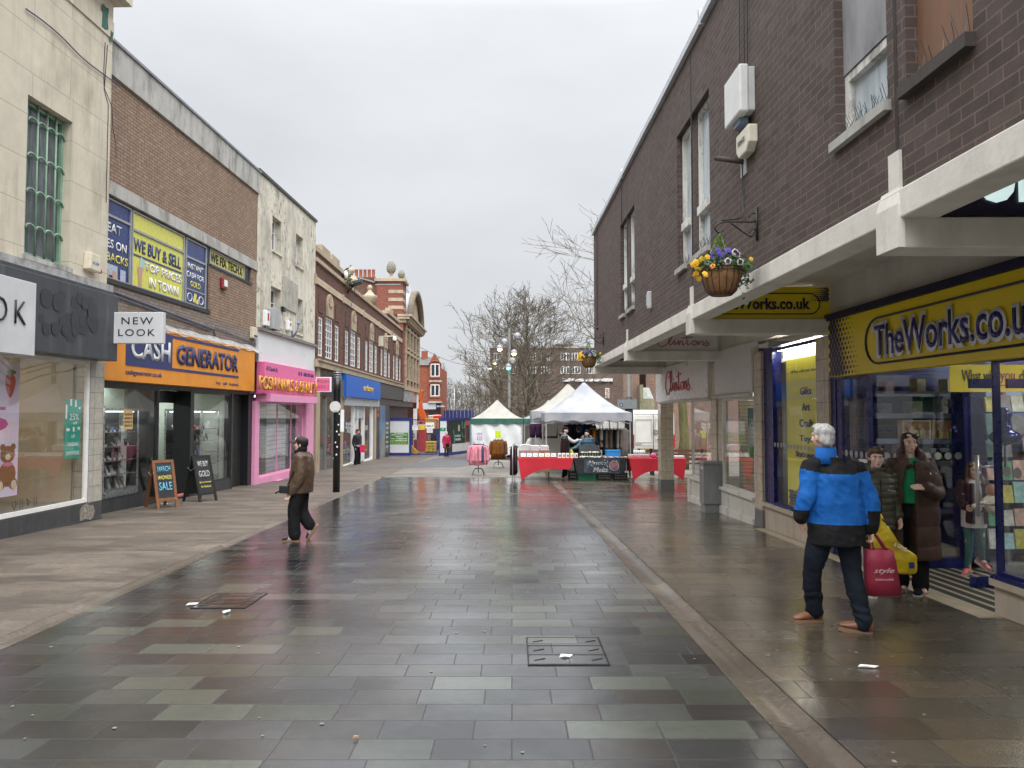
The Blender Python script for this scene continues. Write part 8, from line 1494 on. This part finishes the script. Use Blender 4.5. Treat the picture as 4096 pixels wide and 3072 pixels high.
def person(label, X, Y, H, yaw=0, J={}, hy=0, hp=0, skin=SK, vox=.012, group=None, hands=None, hs=1.0, female=False, lift=0):
 z0 = gz(Y) + lift; s = thing('person', label, 'person', (X, Y, z0), group); c, sn = math.cos(yaw), math.sin(yaw); rot = Matrix.Rotation(yaw, 3, 'Z')
 D = dict(hipL=(-.05, 0, .52), hipR=(.05, 0, .52), kneeL=(-.055, -.015, .285), kneeR=(.055, -.015, .285), ankL=(-.055, .01, .05), ankR=(.055, .01, .05), shL=(-.105, 0, .81), shR=(.105, 0, .81), elL=(-.14, .015, .64), elR=(.14, .015, .64), wrL=(-.14, -.04, .49), wrR=(.14, -.04, .49), neck=(0, .005, .845), head=(0, -.012, .932))
 K = {k: rot @ (Vector(v) * H) for k, v in D.items()}
 for k, v in J.items(): K[k] = Vector(v)
 K['rot'] = rot; K['H'] = H; K['s'] = s; K['yaw'] = yaw; K['vox'] = vox
 pel = (K['hipL'] + K['hipR']) / 2; ch = (K['shL'] + K['shR']) / 2; K['pel'], K['ch'] = pel, ch
 def cen(z): t_ = max(-.1, min(1.15, (z - pel.z) / (ch.z - pel.z))); q = pel.lerp(ch, t_); return Vector((q.x, q.y, z))
 K['cen'] = cen; q = H / 1.72; hd = K['head']; HR = Matrix.Rotation(yaw + hy, 3, 'Z') @ Matrix.Rotation(hp, 3, 'X'); K['HR'] = HR; h = hs * .205 / .22 * q ** .6; K['h'] = h
 m = MB(); torso(m, K, [(pel.z - .04 * q, .14 * q, .1 * q), (pel.z + .06 * q, .15 * q, .105 * q), (pel.z + .2 * q, .125 * q, .09 * q), (ch.z - .13 * q, .15 * q, .1 * q), (ch.z - .02 * q, .15 * q, .08 * q), (ch.z + .05 * q, .07 * q, .06 * q)])
 limb(m, [ch + Vector((0, 0, .03 * q)), K['neck'], hd + HR @ Vector((0, .015, -.04))], [.062 * q, .053 * q, .05 * q])
 for e in 'LR':
  limb(m, [K['sh' + e], K['el' + e], K['wr' + e]], [.048 * q, .04 * q, .027 * q]); limb(m, [K['hip' + e], K['knee' + e], K['ank' + e]], [.08 * q, .055 * q, .04 * q]); m.ball(K['ank' + e] + rot @ Vector((0, -.05 * q, -.03 * q)), (.035 * q, .08 * q, .03 * q), 8, rot)
  ho = (hands or {}).get(e, {}); d = ho.get('d') or (K['wr' + e] - K['el' + e]); hand(m, K['wr' + e] + Vector(d).normalized() * .01, d, ho.get('n') or (rot @ Vector((1 if e == 'L' else -1, -.3, 0))), ho.get('s', q), ho.get('curl', .6), 1 if e == 'R' else -1)
 def hb(p, r): m.ball(hd + HR @ (Vector(p) * h), tuple(v * h for v in r), 14, HR)
 hb((0, .015, .03), (.076, .098, .088)); hb((0, -.02, -.035), (.06, .07, .078)); hb((0, -.055, -.085), (.032, .03, .028)); hb((0, -.085, .035), (.055, .018, .02)); hb((0, -.1, -.012), (.013, .02, .026)); hb((0, -.108, -.028), (.017, .014, .012)); hb((0, -.088, -.06), (.026, .014, .012))
 for sg in (-1, 1): hb((sg * .04, -.07, -.02), (.024, .022, .028)); hb((sg * .078, .012, -.005), (.01, .022, .032))
 fuse(m, min(vox, .0075) if vox < .011 else vox, 'body', skin, s)
 if vox < .02:
  ew, ed, lp = M('eye_white', (.7, .68, .66), .2, 0), M('eye_dark', (.03, .02, .015), .15, 0), M('lip', (.36, .13, .11) if female else (.42, .2, .16), .45, .05)
  for sg in (-1, 1):
   m = MB(); m.ball(hd + HR @ (Vector((sg * .032, -.082, .008)) * h), (.013 * h, .012 * h, .009 * h), 10, HR); o = m.build('eye', ew); o.parent = s; m = MB(); m.ball(hd + HR @ (Vector((sg * .032, -.091, .008)) * h), (.0065 * h, .005 * h, .0068 * h), 8, HR); o = m.build('iris', ed, None); o.parent = s
   m = MB(); m.tube([hd + HR @ (Vector((sg * a, -b, c2)) * h) for a, b, c2 in ((.015, .1, .026), (.033, .1, .032), (.052, .088, .026))], [.004 * h, .0045 * h, .002 * h], 5); o = m.build('eyebrow', M('brow', (.05, .03, .02), .8)); o.parent = s
  m = MB(); m.ball(hd + HR @ (Vector((0, -.1, -.062)) * h), (.021 * h, .006 * h, .007 * h), 10, HR); o = m.build('mouth', lp); o.parent = s
 return K
def torso(m, K, prof, n=18, shift=(0, 0)):
 rings = []
 for z, a, b in prof: cc = K['cen'](z); rings.append([cc + K['rot'] @ Vector((a * math.copysign(abs(math.cos(6.28319 * k / n)) ** .85, math.cos(6.28319 * k / n)) + shift[0], b * math.copysign(abs(math.sin(6.28319 * k / n)) ** .85, math.sin(6.28319 * k / n)) + shift[1], 0)) for k in range(n)])
 m.loft(rings)
def top(K, mats, hem, w=(.2, .14), sh=.07, cuff=.055, name='jacket', zone=None, disp=None, sleeves=True, chest=1.0, collar=True, vox=None, waist=1.0, flare=1.0):
 q = K['H'] / 1.72; z = K['ch'].z; hz = hem; m = MB(); W, Dp = w[0], w[1]
 torso(m, K, [(hz, W * flare, Dp * flare), (hz + (z - hz) * .3, W * waist, Dp * waist), (hz + (z - hz) * .7, W * chest, Dp * chest), (z - .06 * q, W * .98 * chest, Dp * .9), (z + .02 * q, W * .78, Dp * .7), (z + .065 * q, .085 * q, .08 * q)])
 if collar: torso(m, K, [(z + .03 * q, .085 * q, .085 * q), (z + .1 * q, .078 * q, .082 * q)])
 if sleeves:
  for e in 'LR': S_, E_, W_ = K['sh' + e], K['el' + e], K['wr' + e]; limb(m, [S_ * .9 + K['ch'] * .1, S_, E_, W_ - (W_ - E_).normalized() * .01], [sh * 1.05, sh, sh * .88, cuff], 14)
 return fuse(m, vox or K['vox'], name, mats, K['s'], zone, disp or folds(.007, 9))
def legs(K, mat, r=(.1, .075, .065), name='trousers', disp=None, hemz=0, zone=None):
 q = K['H'] / 1.72; m = MB(); p = K['pel']; torso(m, K, [(p.z - .08 * q, .15 * q, .115 * q), (p.z + .02 * q, .165 * q, .125 * q), (p.z + .13 * q, .145 * q, .11 * q)])
 for e in 'LR': A = K['ank' + e]; k = K['knee' + e]; limb(m, [K['hip' + e], k, A + (k - A).normalized() * hemz], [v * q for v in r], 14)
 fuse(m, K['vox'], name, mat, K['s'], zone, disp or folds(.008, 8, (1, 1, .6)))
def shoes(K, up, sole, L_=.27, dirs={}, st=None):
 q = K['H'] / 1.72
 for e in 'LR':
  yw, pt = dirs.get(e, (K['yaw'], 0)); Rm = Matrix.Rotation(yw, 3, 'Z') @ Matrix.Rotation(pt, 3, 'X'); A = K['ank' + e]; l = L_ * q; o_ = A + Rm @ Vector((0, 0, -.05 * q))
  def ring(f, wd, zb, zt): return [o_ + Rm @ Vector((wd * q * math.cos(a), l * (.28 - f), (zb + zt) / 2 * q + (zt - zb) / 2 * q * math.sin(a))) for a in [6.283 * k / 12 for k in range(12)]]
  m = MB(); m.loft([ring(.0, .024, .0, .06), ring(.06, .034, -.02, .085), ring(.3, .038, -.022, .09), ring(.55, .043, -.022, .05), ring(.8, .044, -.022, .03), ring(.95, .034, -.02, .018), ring(1.0, .016, -.015, .008)]); b = fuse(m, .008, 'shoe', up, K['s'])
  m = MB(); m.prism([(wd * q * sg, l * (.29 - f)) for sg, seq in ((1, ((0, .02), (.06, .036), (.35, .038), (.6, .046), (.85, .045), (1.0, .026))), (-1, ((1.0, .026), (.85, .045), (.6, .046), (.35, .038), (.06, .036), (0, .02)))) for f, wd in seq], o_ + Rm @ Vector((0, 0, 0)), Rm @ Vector((1, 0, 0)), Rm @ Vector((0, 1, 0)), Rm @ Vector((0, 0, 1)), -.048 * q, -.014 * q); o = m.build('sole', sole); o.parent = b
  if st:
   m = MB()
   for k in range(3):
    for sg in (-1, 1): f = .42 + .085 * k; m.bar(o_ + Rm @ Vector((sg * .045 * q, l * (.28 - f - .05), -.01 * q)), o_ + Rm @ Vector((sg * .03 * q, l * (.28 - f + .03), .045 * q)), .006, .01, Rm @ Vector((1, 0, 0)))
   o = m.build('stripe', st); o.parent = b
def hair(K, mat, blobs, amp=.006, sc=22, name='hair', st=(1, 1, .35), vox=None):
 m = MB(); h, HR, hd = K['h'], K['HR'], K['head']
 for p, r in blobs: m.ball(hd + HR @ (Vector(p) * h), tuple(v * h for v in r), 14, HR)
 return fuse(m, vox or min(K['vox'], .01), name, mat, K['s'], None, folds(amp, sc, st), 1)
SHORT = [((0, .03, .055), (.084, .1, .083)), ((0, .055, -.0), (.078, .075, .08)), ((0, -.035, .1), (.066, .06, .035))]
def part(K, m, nm, mt, **k): o = m.build(nm, mt, **k); o.parent = K['s']; return o
blk = clothm('black_garment', (.01, .01, .011)); jean = clothm('dark_navy_trouser', (.009, .012, .018)); wsole = M('white_sole', (.6, .58, .55), .6); dsole = M('dark_sole', (.03, .025, .02), .7)
K = person('grey-haired man in a bright blue and black jacket walking away with a red bag', 2.77, 6.1, 1.72, math.pi - .25, dict(head=(-.095, .04, 1.6), neck=(-.06, .03, 1.49), shL=(.165, -.02, 1.325), shR=(-.19, .02, 1.345), elL=(.262, -.05, 1.07), wrL=(.262, -.06, .84), elR=(-.255, -.02, 1.1), wrR=(-.3, .02, .915), hipL=(.085, 0, .86), hipR=(-.1, .02, .86), kneeL=(.115, -.02, .47), ankL=(.135, -.16, .085), kneeR=(-.175, .08, .47), ankR=(-.135, .17, .085)), .55, 0, vox=.0095, hands=dict(L=dict(curl=1.6, d=(0, 0, -1), n=(-1, 0, 0)), R=dict(curl=1.2, d=(.1, .3, -1))), hs=.98)
def zj(c):
 if c.z > 1.455 and abs(c.x + .04) < .12: return 0
 if c.z > 1.3 + .2 * max(0, abs(c.x + .015) - .1): return 1
 if c.z < .875: return 1
 if abs(c.x + .02) > .235 and c.z < .99: return 1
 return 0
bluej = [noisecol('blue_shell_fabric', [(.006, .095, .36), (.01, .125, .45)], 5, .7, bump=.7, bs=9, bd=.02, spec=.25), noisecol('black_shell_fabric', [(.008, .008, .009), (.016, .016, .018)], 5, .75, bump=.7, bs=9, bd=.02, spec=.2)]
top(K, bluej, .7, (.222, .15), .086, .06, zone=zj, disp=folds(.02, 7, (1, 1, .7)), flare=1.04, chest=.95)
m = MB(); m.loft([[Vector((-.07 + a * math.cos(6.283 * k / 16), .03 + b * math.sin(6.283 * k / 16), z_)) for k in range(16)] for z_, a, b in ((1.38, .12, .1), (1.44, .092, .085), (1.52, .08, .082), (1.525, .06, .06))]); part(K, m, 'collar', bluej[0])
legs(K, jean, (.112, .08, .07), disp=lambda c: folds(.011, 8)(c) + (.006 * math.sin(c.z * 70 + 6 * mnoise.noise(c * 6)) if c.z < .3 else 0)); shoes(K, M('brown_leather', (.18, .07, .035), .4, .2, 20), M('tan_sole', (.2, .12, .07), .7), .262, dict(R=(-1.15 + math.pi * 0 - .35, 0), L=(-1.0 - .9, -.12)))
hair(K, noisecol('silver_hair', [(.3, .29, .28), (.5, .49, .48), (.62, .61, .6)], 45, .6, (1, 1, .25), bump=1, bs=60), SHORT + [((0, .08, -.03), (.07, .045, .05))], .008, 30)
s = thing('carrier_bag', 'dark red fabric carrier bag with pale script hanging from the blue jacket man', 'bag', (3.06, 6.05, .2)); z = gz(6) + .78; m = MB(); bc = Vector((3.1, 6.06, z - .12)); wine = noisecol('wine_bag_cloth', [(.24, .012, .035), (.31, .02, .05)], 4, .55, bump=.3, bs=10)
m.loft([[bc + Vector((a * f + sx, b, -dz)) for a, b in ((-.125, -.03), (0, -.05), (.125, -.03), (.125, .03), (0, .05), (-.125, .03))] for f, dz, sx in ((.9, 0, 0), (1.0, .12, .01), (1.08, .25, .02), (1.12, .385, .035))]); m.build('sack', wine, s)
for dy in (-.03, .03): m = MB(); m.tube(spline([bc + Vector((-.06, dy, 0)), Vector((3.04, 6.04 + dy * .3, z + .03)), bc + Vector((.06, dy, 0))], 5), .009, 5); m.build('handle', wine, s)
txt('style', .17, .055, bc + Vector((-.07, -.055, -.2)), (1, 0, 0), (0, 0, 1), M('bag_print', (.6, .4, .42), .6), s, shear=.4); txt('FASHION & HOME', .15, .016, bc + Vector((-.06, -.057, -.25)), (1, 0, 0), (0, 0, 1), M('bag_print', (.6, .4, .42), .6), s)
fem = [((0, .04, .042), (.086, .1, .086)), ((0, .06, -.04), (.088, .07, .12)), ((-.078, .01, -.05), (.022, .055, .12)), ((.078, .01, -.05), (.022, .055, .12)), ((-.05, -.03, .082), (.042, .055, .03)), ((.05, -.03, .082), (.042, .055, .03)), ((-.1, -.005, -.19), (.038, .05, .13)), ((.1, -.02, -.2), (.038, .05, .14)), ((0, .08, -.2), (.1, .05, .13))]
K = person('woman with long dark red hair in a brown quilted coat and green top', 4.11, 7.36, 1.66, -.12, dict(head=(-.015, -.02, 1.535), shL=(-.155, 0, 1.32), shR=(.165, 0, 1.32), elR=(.235, -.04, 1.03), wrR=(.015, -.26, 1.1), elL=(-.225, .03, 1.04), wrL=(-.215, -.03, .8), ankL=(-.06, .12, .075), kneeL=(-.07, .06, .45), ankR=(.07, -.02, .075), kneeR=(.07, -.02, .46)), -.1, 0, noisecol('fair_skin', [(.66, .43, .34), (.74, .5, .41)], 9, .5), .0095, hands=dict(R=dict(d=(-1, -.1, .12), n=(0, .5, -.6), curl=.3)), hs=.96, female=True)
brc = noisecol('brown_quilted_coat', [(.048, .025, .019), (.075, .041, .031)], 5, .6, bump=.3, bs=30, spec=.3); grt = clothm('green_knit', (.015, .17, .07))
top(K, grt, .93, (.17, .155), .05, .04, 'green_top', sleeves=False, collar=False, disp=folds(.004, 9)); legs(K, blk, (.1, .075, .085)); shoes(K, blk, wsole, .25, dict(L=(-.9, 0), R=(-.75, 0)))
m = MB(); H_q = K['ch'].z
for (x0, x1, hem_) in ((-.31, -.185, .38), (-.045, .3, .36)):       # two open coat fronts and the back
 rings = []
 for z_, wd in ((hem_, 1.0), (.55, 1.0), (.75, 1.0), (.95, .97), (1.15, .93), (1.28, .8), (1.36, .5)):
  a0, a1 = x0 * wd * .86, x1 * wd * .86; xo = max(abs(a0), abs(a1)); P = []
  for k in range(9): a = a0 + (a1 - a0) * k / 8; y = -.17 * math.sqrt(max(.02, 1 - (a / .285) ** 2)) * (.8 + .2 * wd); P.append(Vector((a, y, z_)))
  for k in range(9): a = a1 + (a0 - a1) * k / 8; P.append(Vector((a, .15 * math.sqrt(max(.05, 1 - (a / .29) ** 2)) + .02, z_)))
  rings.append(P)
 m.loft(rings)
for e in 'LR': limb(m, [K['sh' + e] * .9 + Vector((0, 0, .12)), K['sh' + e], K['el' + e], K['wr' + e]], [.085, .09, .085, .06], 14)
m.tube(spline([(-.09, -.14, 1.3), (-.1, .0, 1.42), (0, .09, 1.45), (.11, .0, 1.42), (.07, -.13, 1.28)], 5), .045, 8)
fuse(m, .011, 'coat', brc, K['s'], None, lambda c: (.012 * (abs(math.sin(math.pi * (c.z - .1) / .2)) ** .4 - .7) if c.z < 1.25 else 0) + .005 * mnoise.noise(c * 11))
m = MB()
for k in (0, 1): m.ball((.1 + .065 * k, -.185 + .02 * k, 1.235), .009, 8)
part(K, m, 'press_stud', M('stud_gold', (.6, .5, .3), .25, metal=.8)); hair(K, noisecol('dark_red_hair', [(.022, .005, .006), (.05, .012, .014)], 30, .4, (1, 1, .2)), fem, .007, 30)
K = person('boy with brown tousled hair in an olive quilted jacket between the two adults', 3.7, 7.25, 1.5, -.15, dict(head=(-.005, -.02, 1.385), shL=(-.125, 0, 1.2), shR=(.135, 0, 1.2), elL=(-.17, .03, .96), wrL=(-.15, -.05, .78), elR=(.185, .03, .96), wrR=(.19, -.05, .8), kneeR=(.16, .1, .42), ankR=(.28, .3, .26)), -.12, 0, noisecol('fair_skin', [(.66, .43, .34), (.74, .5, .41)], 9, .5), .0095, hs=1.0)
top(K, noisecol('olive_quilted', [(.05, .047, .03), (.075, .07, .045)], 6, .5), .68, (.165, .12), .068, .05, disp=quilt(.012, .066)); m = MB(); m.tube(spline([K['ch'] + Vector(v) for v in ((-.09, -.07, .03), (-.09, .06, .08), (0, .11, .09), (.1, .06, .08), (.09, -.07, .03))], 5), .045, 8); part(K, m, 'hood', noisecol('olive_quilted', [(.035, .034, .02)] * 2, 6, .45)); m = MB(); m.tube([K['ch'] + Vector((-.02, -.115, -.02)), K['pel'] + Vector((-.02, -.13, .0))], .006, 4); part(K, m, 'zip', M('zip_dark', (.01, .01, .01), .4)); o = txt('~berghaus', .09, .014, K['ch'] + Vector((.03, -.135, -.13)), (1, 0, -.15), (.1, 0, 1), white_p); o.parent = K['s']
legs(K, blk, (.085, .065, .06)); shoes(K, M('trainer_grey', (.36, .38, .36), .6, .2, 30), wsole, .25, dict(R=(-.6, .9)))
hair(K, noisecol('brown_hair', [(.05, .026, .013), (.11, .06, .03)], 30, .5, (1, 1, .3)), SHORT + [((0, -.05, .085), (.075, .055, .045)), ((.07, .02, .04), (.02, .05, .05)), ((-.07, .02, .04), (.02, .05, .05))], .01, 25)
s = thing('carrier_bag', 'large glossy yellow carrier bag slung between the boy and the woman', 'bag', (3.7, 7.0, .3)); m = MB(); z = gz(7.0); yb_ = noisecol('yellow_plastic', [(.55, .38, .01), (.68, .5, .02)], 4, .25, bump=.9, bs=7); rings = []
for x, zc_, hh in ((-.19, .68, .12), (-.1, .64, .22), (.0, .52, .22), (.1, .43, .16), (.2, .38, .12), (.27, .37, .09)): rings.append([Vector((3.66 + x * .92, 6.98 + .06 * math.copysign(abs(math.cos(6.283 * k / 16)) ** .5, math.cos(6.283 * k / 16)), z + zc_ + hh * math.copysign(abs(math.sin(6.283 * k / 16)) ** .6, math.sin(6.283 * k / 16)))) for k in range(16)])
m.loft(rings); o = fuse(m, .009, 'sack', yb_, None, None, lambda c: .022 * mnoise.noise(c * 8) + .004 * mnoise.noise(c * 30)); adopt(o, s); m = MB(); m.tube(spline([(3.52, 6.98, z + .76), (3.58, 7.02, z + .88), (3.62, 6.98, z + .8)], 5), .012, 5); m.build('handle', yb_, s); txt('& SAVE', .13, .035, (3.68, 6.91, z + .56), (.9, 0, -.45), (.45, 0, .9), white_p, s); m = MB(); m.box(3.83, 3.88, 6.91, 6.92, z + .34, z + .4); m.build('logo', nav2, s)
K = person('small girl in teal leggings and purple cardigan holding a doll behind the glass door', 5.36, 8.3, 1.3, -.1, dict(elL=(-.16, -.02, .83), wrL=(-.19, -.16, .8), elR=(.15, -.03, .84), wrR=(-.02, -.17, .78), kneeR=(.1, .04, .36), ankR=(.2, .18, .14), head=(.0, -.02, 1.2)), -.1, 0, SK, .01, hs=1.05, female=True)
top(K, M('white_tee', (.6, .55, .53), .8), .55, (.13, .1), .05, .04, 'tee_shirt', sleeves=False, collar=False); prp = noisecol('purple_dotted', [(.03, .006, .02), (.04, .008, .026), (.3, .2, .25)], 16, .7, thr=(.5, .72)); m = MB()
for sg in (-1, 1): m.loft([[Vector((sg * (.075 + .05 * math.cos(6.283 * k / 10)), -.01 + .115 * math.sin(6.283 * k / 10), z_)) for k in range(10)] for z_ in (.6, .8, 1.0, 1.06)])
for e in 'LR': limb(m, [K['sh' + e], K['el' + e], K['wr' + e]], [.052, .05, .042])
fuse(m, .01, 'cardigan', prp, K['s'], None, folds(.004, 12)); legs(K, noisecol('teal_leggings', [(.05, .13, .12), (.07, .17, .15), (.6, .25, .25)], 5, .8, thr=(.5, .74)), (.08, .058, .042), 'leggings'); shoes(K, M('pink_trainer', (.7, .15, .17), .5, .1), wsole, .26, dict(L=(-.9, 0), R=(.4, .5)))
hair(K, noisecol('light_brown_hair', [(.07, .035, .018), (.15, .08, .04)], 30, .5, (1, 1, .25)), fem, .005, 30); s = thing('baby_doll', 'bald baby doll in cream clothes held by the small girl', 'doll', (5.42, 8.08, .8)); dz = gz(8.3); m = MB(); m.ball((5.43, 8.08, dz + 1.0), (.062, .065, .07), 12); m.build('head', M('doll_skin', (.5, .27, .17), .4), s); m = MB(); m.ball((5.42, 8.09, dz + .85), (.08, .06, .11), 12); limb(m, [(5.36, 8.06, dz + .9), (5.28, 8.04, dz + .84), (5.2, 8.05, dz + .82)], [.035, .032, .03]); limb(m, [(5.46, 8.08, dz + .78), (5.46, 8.02, dz + .7)], [.04, .035]); fuse(m, .01, 'suit', M('doll_suit', (.6, .5, .4), .8), None)
for o in COL.objects:
 if o.name.startswith('suit') and not o.parent: adopt(o, s)
K = person('person in brown jacket, black hood and dark cap striding across the wet road', -3.28, 10.9, 1.58, -R(90), dict(head=(.045, 0, 1.45), neck=(.06, 0, 1.33), shL=(.09, -.15, 1.25), shR=(.09, .15, 1.25), elL=(.09, -.2, .98), wrL=(-.03, -.2, .76), elR=(.05, .2, 1.0), wrR=(-.05, .17, .8), hipL=(.06, -.08, .8), hipR=(.05, .08, .8), kneeL=(-.02, -.08, .45), ankL=(-.005, -.07, .075), kneeR=(.06, .08, .42), ankR=(.185, .09, .2)), 0, -.12, vox=.0105)
top(K, noisecol('brown_wax_jacket', [(.055, .03, .016), (.085, .05, .03)], 5, .45, bump=.4, bs=20), .73, (.2, .175), .1, .07, disp=folds(.014, 8)); legs(K, blk, (.125, .1, .1), hemz=.02); shoes(K, M('trainer_black', (.012, .014, .014), .5), M('gum_sole', (.25, .13, .06), .6), .29, dict(L=(-R(90), 0), R=(-R(90), 1.0)), white_p)
hair(K, blk, [((0, .03, .03), (.09, .1, .1)), ((0, .04, -.07), (.088, .085, .1)), ((0, .01, -.14), (.085, .085, .06)), ((0, -.05, -.13), (.05, .04, .04))], .004, 12, 'hood'); cap_m = M('cap_brown', (.022, .014, .011), .7, .1); hair(K, cap_m, [((0, .015, .075), (.096, .112, .075))], .001, 8, 'cap'); m = MB(); h, HR, hd = K['h'], K['HR'], K['head']
m.loft([[hd + HR @ (Vector((.085 * f * math.cos(a), -.09 - .1 * t_, .062 + .012 * math.sin(a) - .025 * t_ - (.03 * abs(math.cos(a)) ** 2) * f)) * h) for a in [6.283 * k / 12 for k in range(12)]] for f, t_ in ((.95, -.2), (1, .2), (.95, .6), (.7, .95), (.3, 1.1))]); part(K, m, 'cap_peak', cap_m)
m = MB()
for P in ([(-.02, 0), (-.02, .04)], [(-.02, .04), (.02, 0)], [(.02, 0), (.02, .04)], [(-.015, .03), (0, .02), (0, -.008)], [(0, .02), (.016, .035)]): m.tube([hd + HR @ (Vector((a - .02, -.108 + abs(a) * .3, .07 + b)) * h) for a, b in P], .004, 4)
part(K, m, 'cap_emblem', white_p); s = thing('shoulder_bag', 'small black shoulder bag with a tassel carried by the person in the cap', 'bag', (-3.45, 10.65, .6)); bz = gz(10.9); m = MB(); m.box(-3.47, -3.33, 10.62, 10.7, bz + .74, bz + .86); m.build('pouch', M('bag_black', (.012, .012, .013), .35), s, bevel=.015); m = MB(); m.tube([(-3.36, 10.66, bz + .84), (-3.2, 10.72, bz + 1.25)], .008, 5); m.build('strap', blk, s); m = MB(); m.tube([(-3.46, 10.66, bz + .78), (-3.53, 10.66, bz + .74)], [.006, .014], 6); m.build('tassel', blk, s)
K = person('woman with red hair in a black leather jacket by the card shop window', -7.6, 35, 1.74, -R(-60), dict(), .1, .25, vox=.016, hands=dict(), female=True); top(K, M('black_leather', (.014, .014, .015), .25, .3, 9), .98, (.2, .14), .085, .06); top(K, M('grey_tee', (.3, .31, .32), .8), .88, (.185, .135), .05, .04, 'tee_shirt', sleeves=False, collar=False); legs(K, blk, (.12, .085, .1)); shoes(K, blk, wsole); hair(K, M('red_hair', (.1, .015, .012), .5, .3, 20), SHORT + [((0, .06, -.03), (.09, .07, .09))], .01, 25)
b = thing('gift_bag', 'small bright pink gift bag held by the woman in the leather jacket', 'bag', (-7.3, 34.85, -.2)); m = MB(); z = gz(35); m.hexa([(-7.42, 34.8, z + .62), (-7.2, 34.8, z + .62), (-7.2, 34.9, z + .62), (-7.42, 34.9, z + .62), (-7.44, 34.78, z + .98), (-7.18, 34.78, z + .98), (-7.18, 34.92, z + .98), (-7.44, 34.92, z + .98)]); m.build('bag_body', M('gift_pink', (.65, .03, .12), .4), b); m = MB(); m.tube(spline([(-7.38, 34.85, z + .98), (-7.31, 34.85, z + 1.1), (-7.24, 34.85, z + .98)], 4), .008, 4); m.build('handle', white_p, b)
K = person('white-haired woman in a crimson coat standing before the mural hoarding', -4.27, 46.4, 1.6, .45, dict(), .3, 0, vox=.016, female=True); top(K, M('crimson_coat', (.36, .008, .05), .55, .15, 8), .55, (.21, .16), .085, .06, 'coat', flare=1.12); legs(K, M('dark_slacks', (.02, .018, .018), .8), (.1, .07, .065)); shoes(K, blk, dsole); hair(K, M('white_hair', (.62, .6, .56), .6, .1), SHORT + [((0, .05, -.02), (.088, .07, .08))], .008, 30); b = thing('handbag', 'black crossbody handbag worn over the crimson coat', 'bag', (-4.2, 46.1, 0)); m = MB(); z = gz(46.4); m.box(-4.3, -4.06, 46.12, 46.22, z + .62, z + .86); m.build('pouch', blk, b, bevel=.03); m = MB(); m.tube([(-4.08, 46.17, z + .85), (-4.2, 46.2, z + 1.2), (-4.38, 46.25, z + 1.33)], .012, 4); m.build('strap', blk, b)
K = person('stallholder in a black padded gilet and cap reaching out an arm', 1.85, 24.95, 1.8, R(70), dict(elR=(.28, -.26, 1.3), wrR=(.45, -.2, 1.36), shR=(.06, -.18, 1.45), elL=(-.1, .2, 1.12), wrL=(.05, .26, .95)), .1, 0, vox=.014, hands=dict(R=dict(d=(1, 0, .05), n=(0, 0, -1), curl=.2))); top(K, M('grey_hoodie', (.36, .37, .38), .85, .25, 14), .93, (.17, .13), .068, .045, 'hoodie', disp=folds(.006, 12)); top(K, M('black_gilet', (.012, .012, .013), .4), .85, (.2, .155), .06, .05, 'gilet', sleeves=False, disp=quilt(.014, .085)); m = MB(); m.ball(K['neck'] + K['rot'] @ Vector((0, .09, .02)), (.13, .1, .09), 10); part(K, m, 'hood', M('black_gilet', (.012, .012, .013), .4)); legs(K, jean); shoes(K, M('trainer_white', (.5, .48, .44), .6, .3, 30), wsole, .29)
hair(K, M('dark_hair', (.02, .015, .012), .6), SHORT + [((0, -.06, -.075), (.05, .03, .04))], .003, 30, 'hair'); hair(K, blk, [((0, .01, .08), (.095, .11, .07)), ((0, -.13, .06), (.075, .07, .012))], .0, 8, 'cap')
K = person('stall woman in a teal padded coat and black hat behind the black table', 2.68, 25.5, 1.68, -.15, dict(elL=(-.33, -.1, 1.12), wrL=(-.6, -.22, 1.0), shL=(-.17, 0, 1.36)), -.25, 0, vox=.014, female=True, hands=dict(L=dict(d=(-1, -.2, -.3)))); top(K, M('teal_padded', (.012, .055, .085), .45, .12, 8), .72, (.225, .165), .09, .06, 'coat', disp=quilt(.01, .11)); legs(K, blk); shoes(K, blk, dsole); m = MB(); m.tube(spline([K['neck'] + Vector(v) for v in ((-.13, -.08, -.06), (-.14, .04, .03), (0, .12, .06), (.14, .04, .03), (.13, -.08, -.06))], 5), .05, 8); part(K, m, 'fur_trim', noisecol('fur_brown', [(.09, .06, .045), (.2, .15, .11)], 30, .95, bump=1)); hair(K, blk, [((0, .02, .08), (.095, .105, .085)), ((0, .05, -.04), (.09, .07, .09)), ((0, .0, -.14), (.075, .08, .05))], .004, 20, 'hat')
b = thing('shopping_bag', 'yellow plastic bag held out by the stall woman', 'bag', (2.1, 25.2, .2)); m = MB(); z = gz(25.3); m.loft([[Vector((2.1 + r_ * math.cos(6.283 * k / 10) * (1 + .2 * math.sin(k * 3)), 25.2 + .06 * math.sin(6.283 * k / 10), z + h_)) for k in range(10)] for h_, r_ in ((.62, .09), (.75, .11), (.9, .07), (1.02, .02))]); m.build('sack', M('bag_yellow', (.6, .52, .05), .3), b)
K = person('man in dark clothes and flat cap with his back turned under the tents', 2.62, 28.1, 1.86, math.pi + .3, dict(), 0, 0, vox=.016); top(K, blk, .85, (.225, .16), .09, .06); legs(K, blk); shoes(K, blk, dsole); hair(K, M('cap_olive', (.05, .04, .03), .8), SHORT, .002, 20, 'cap')
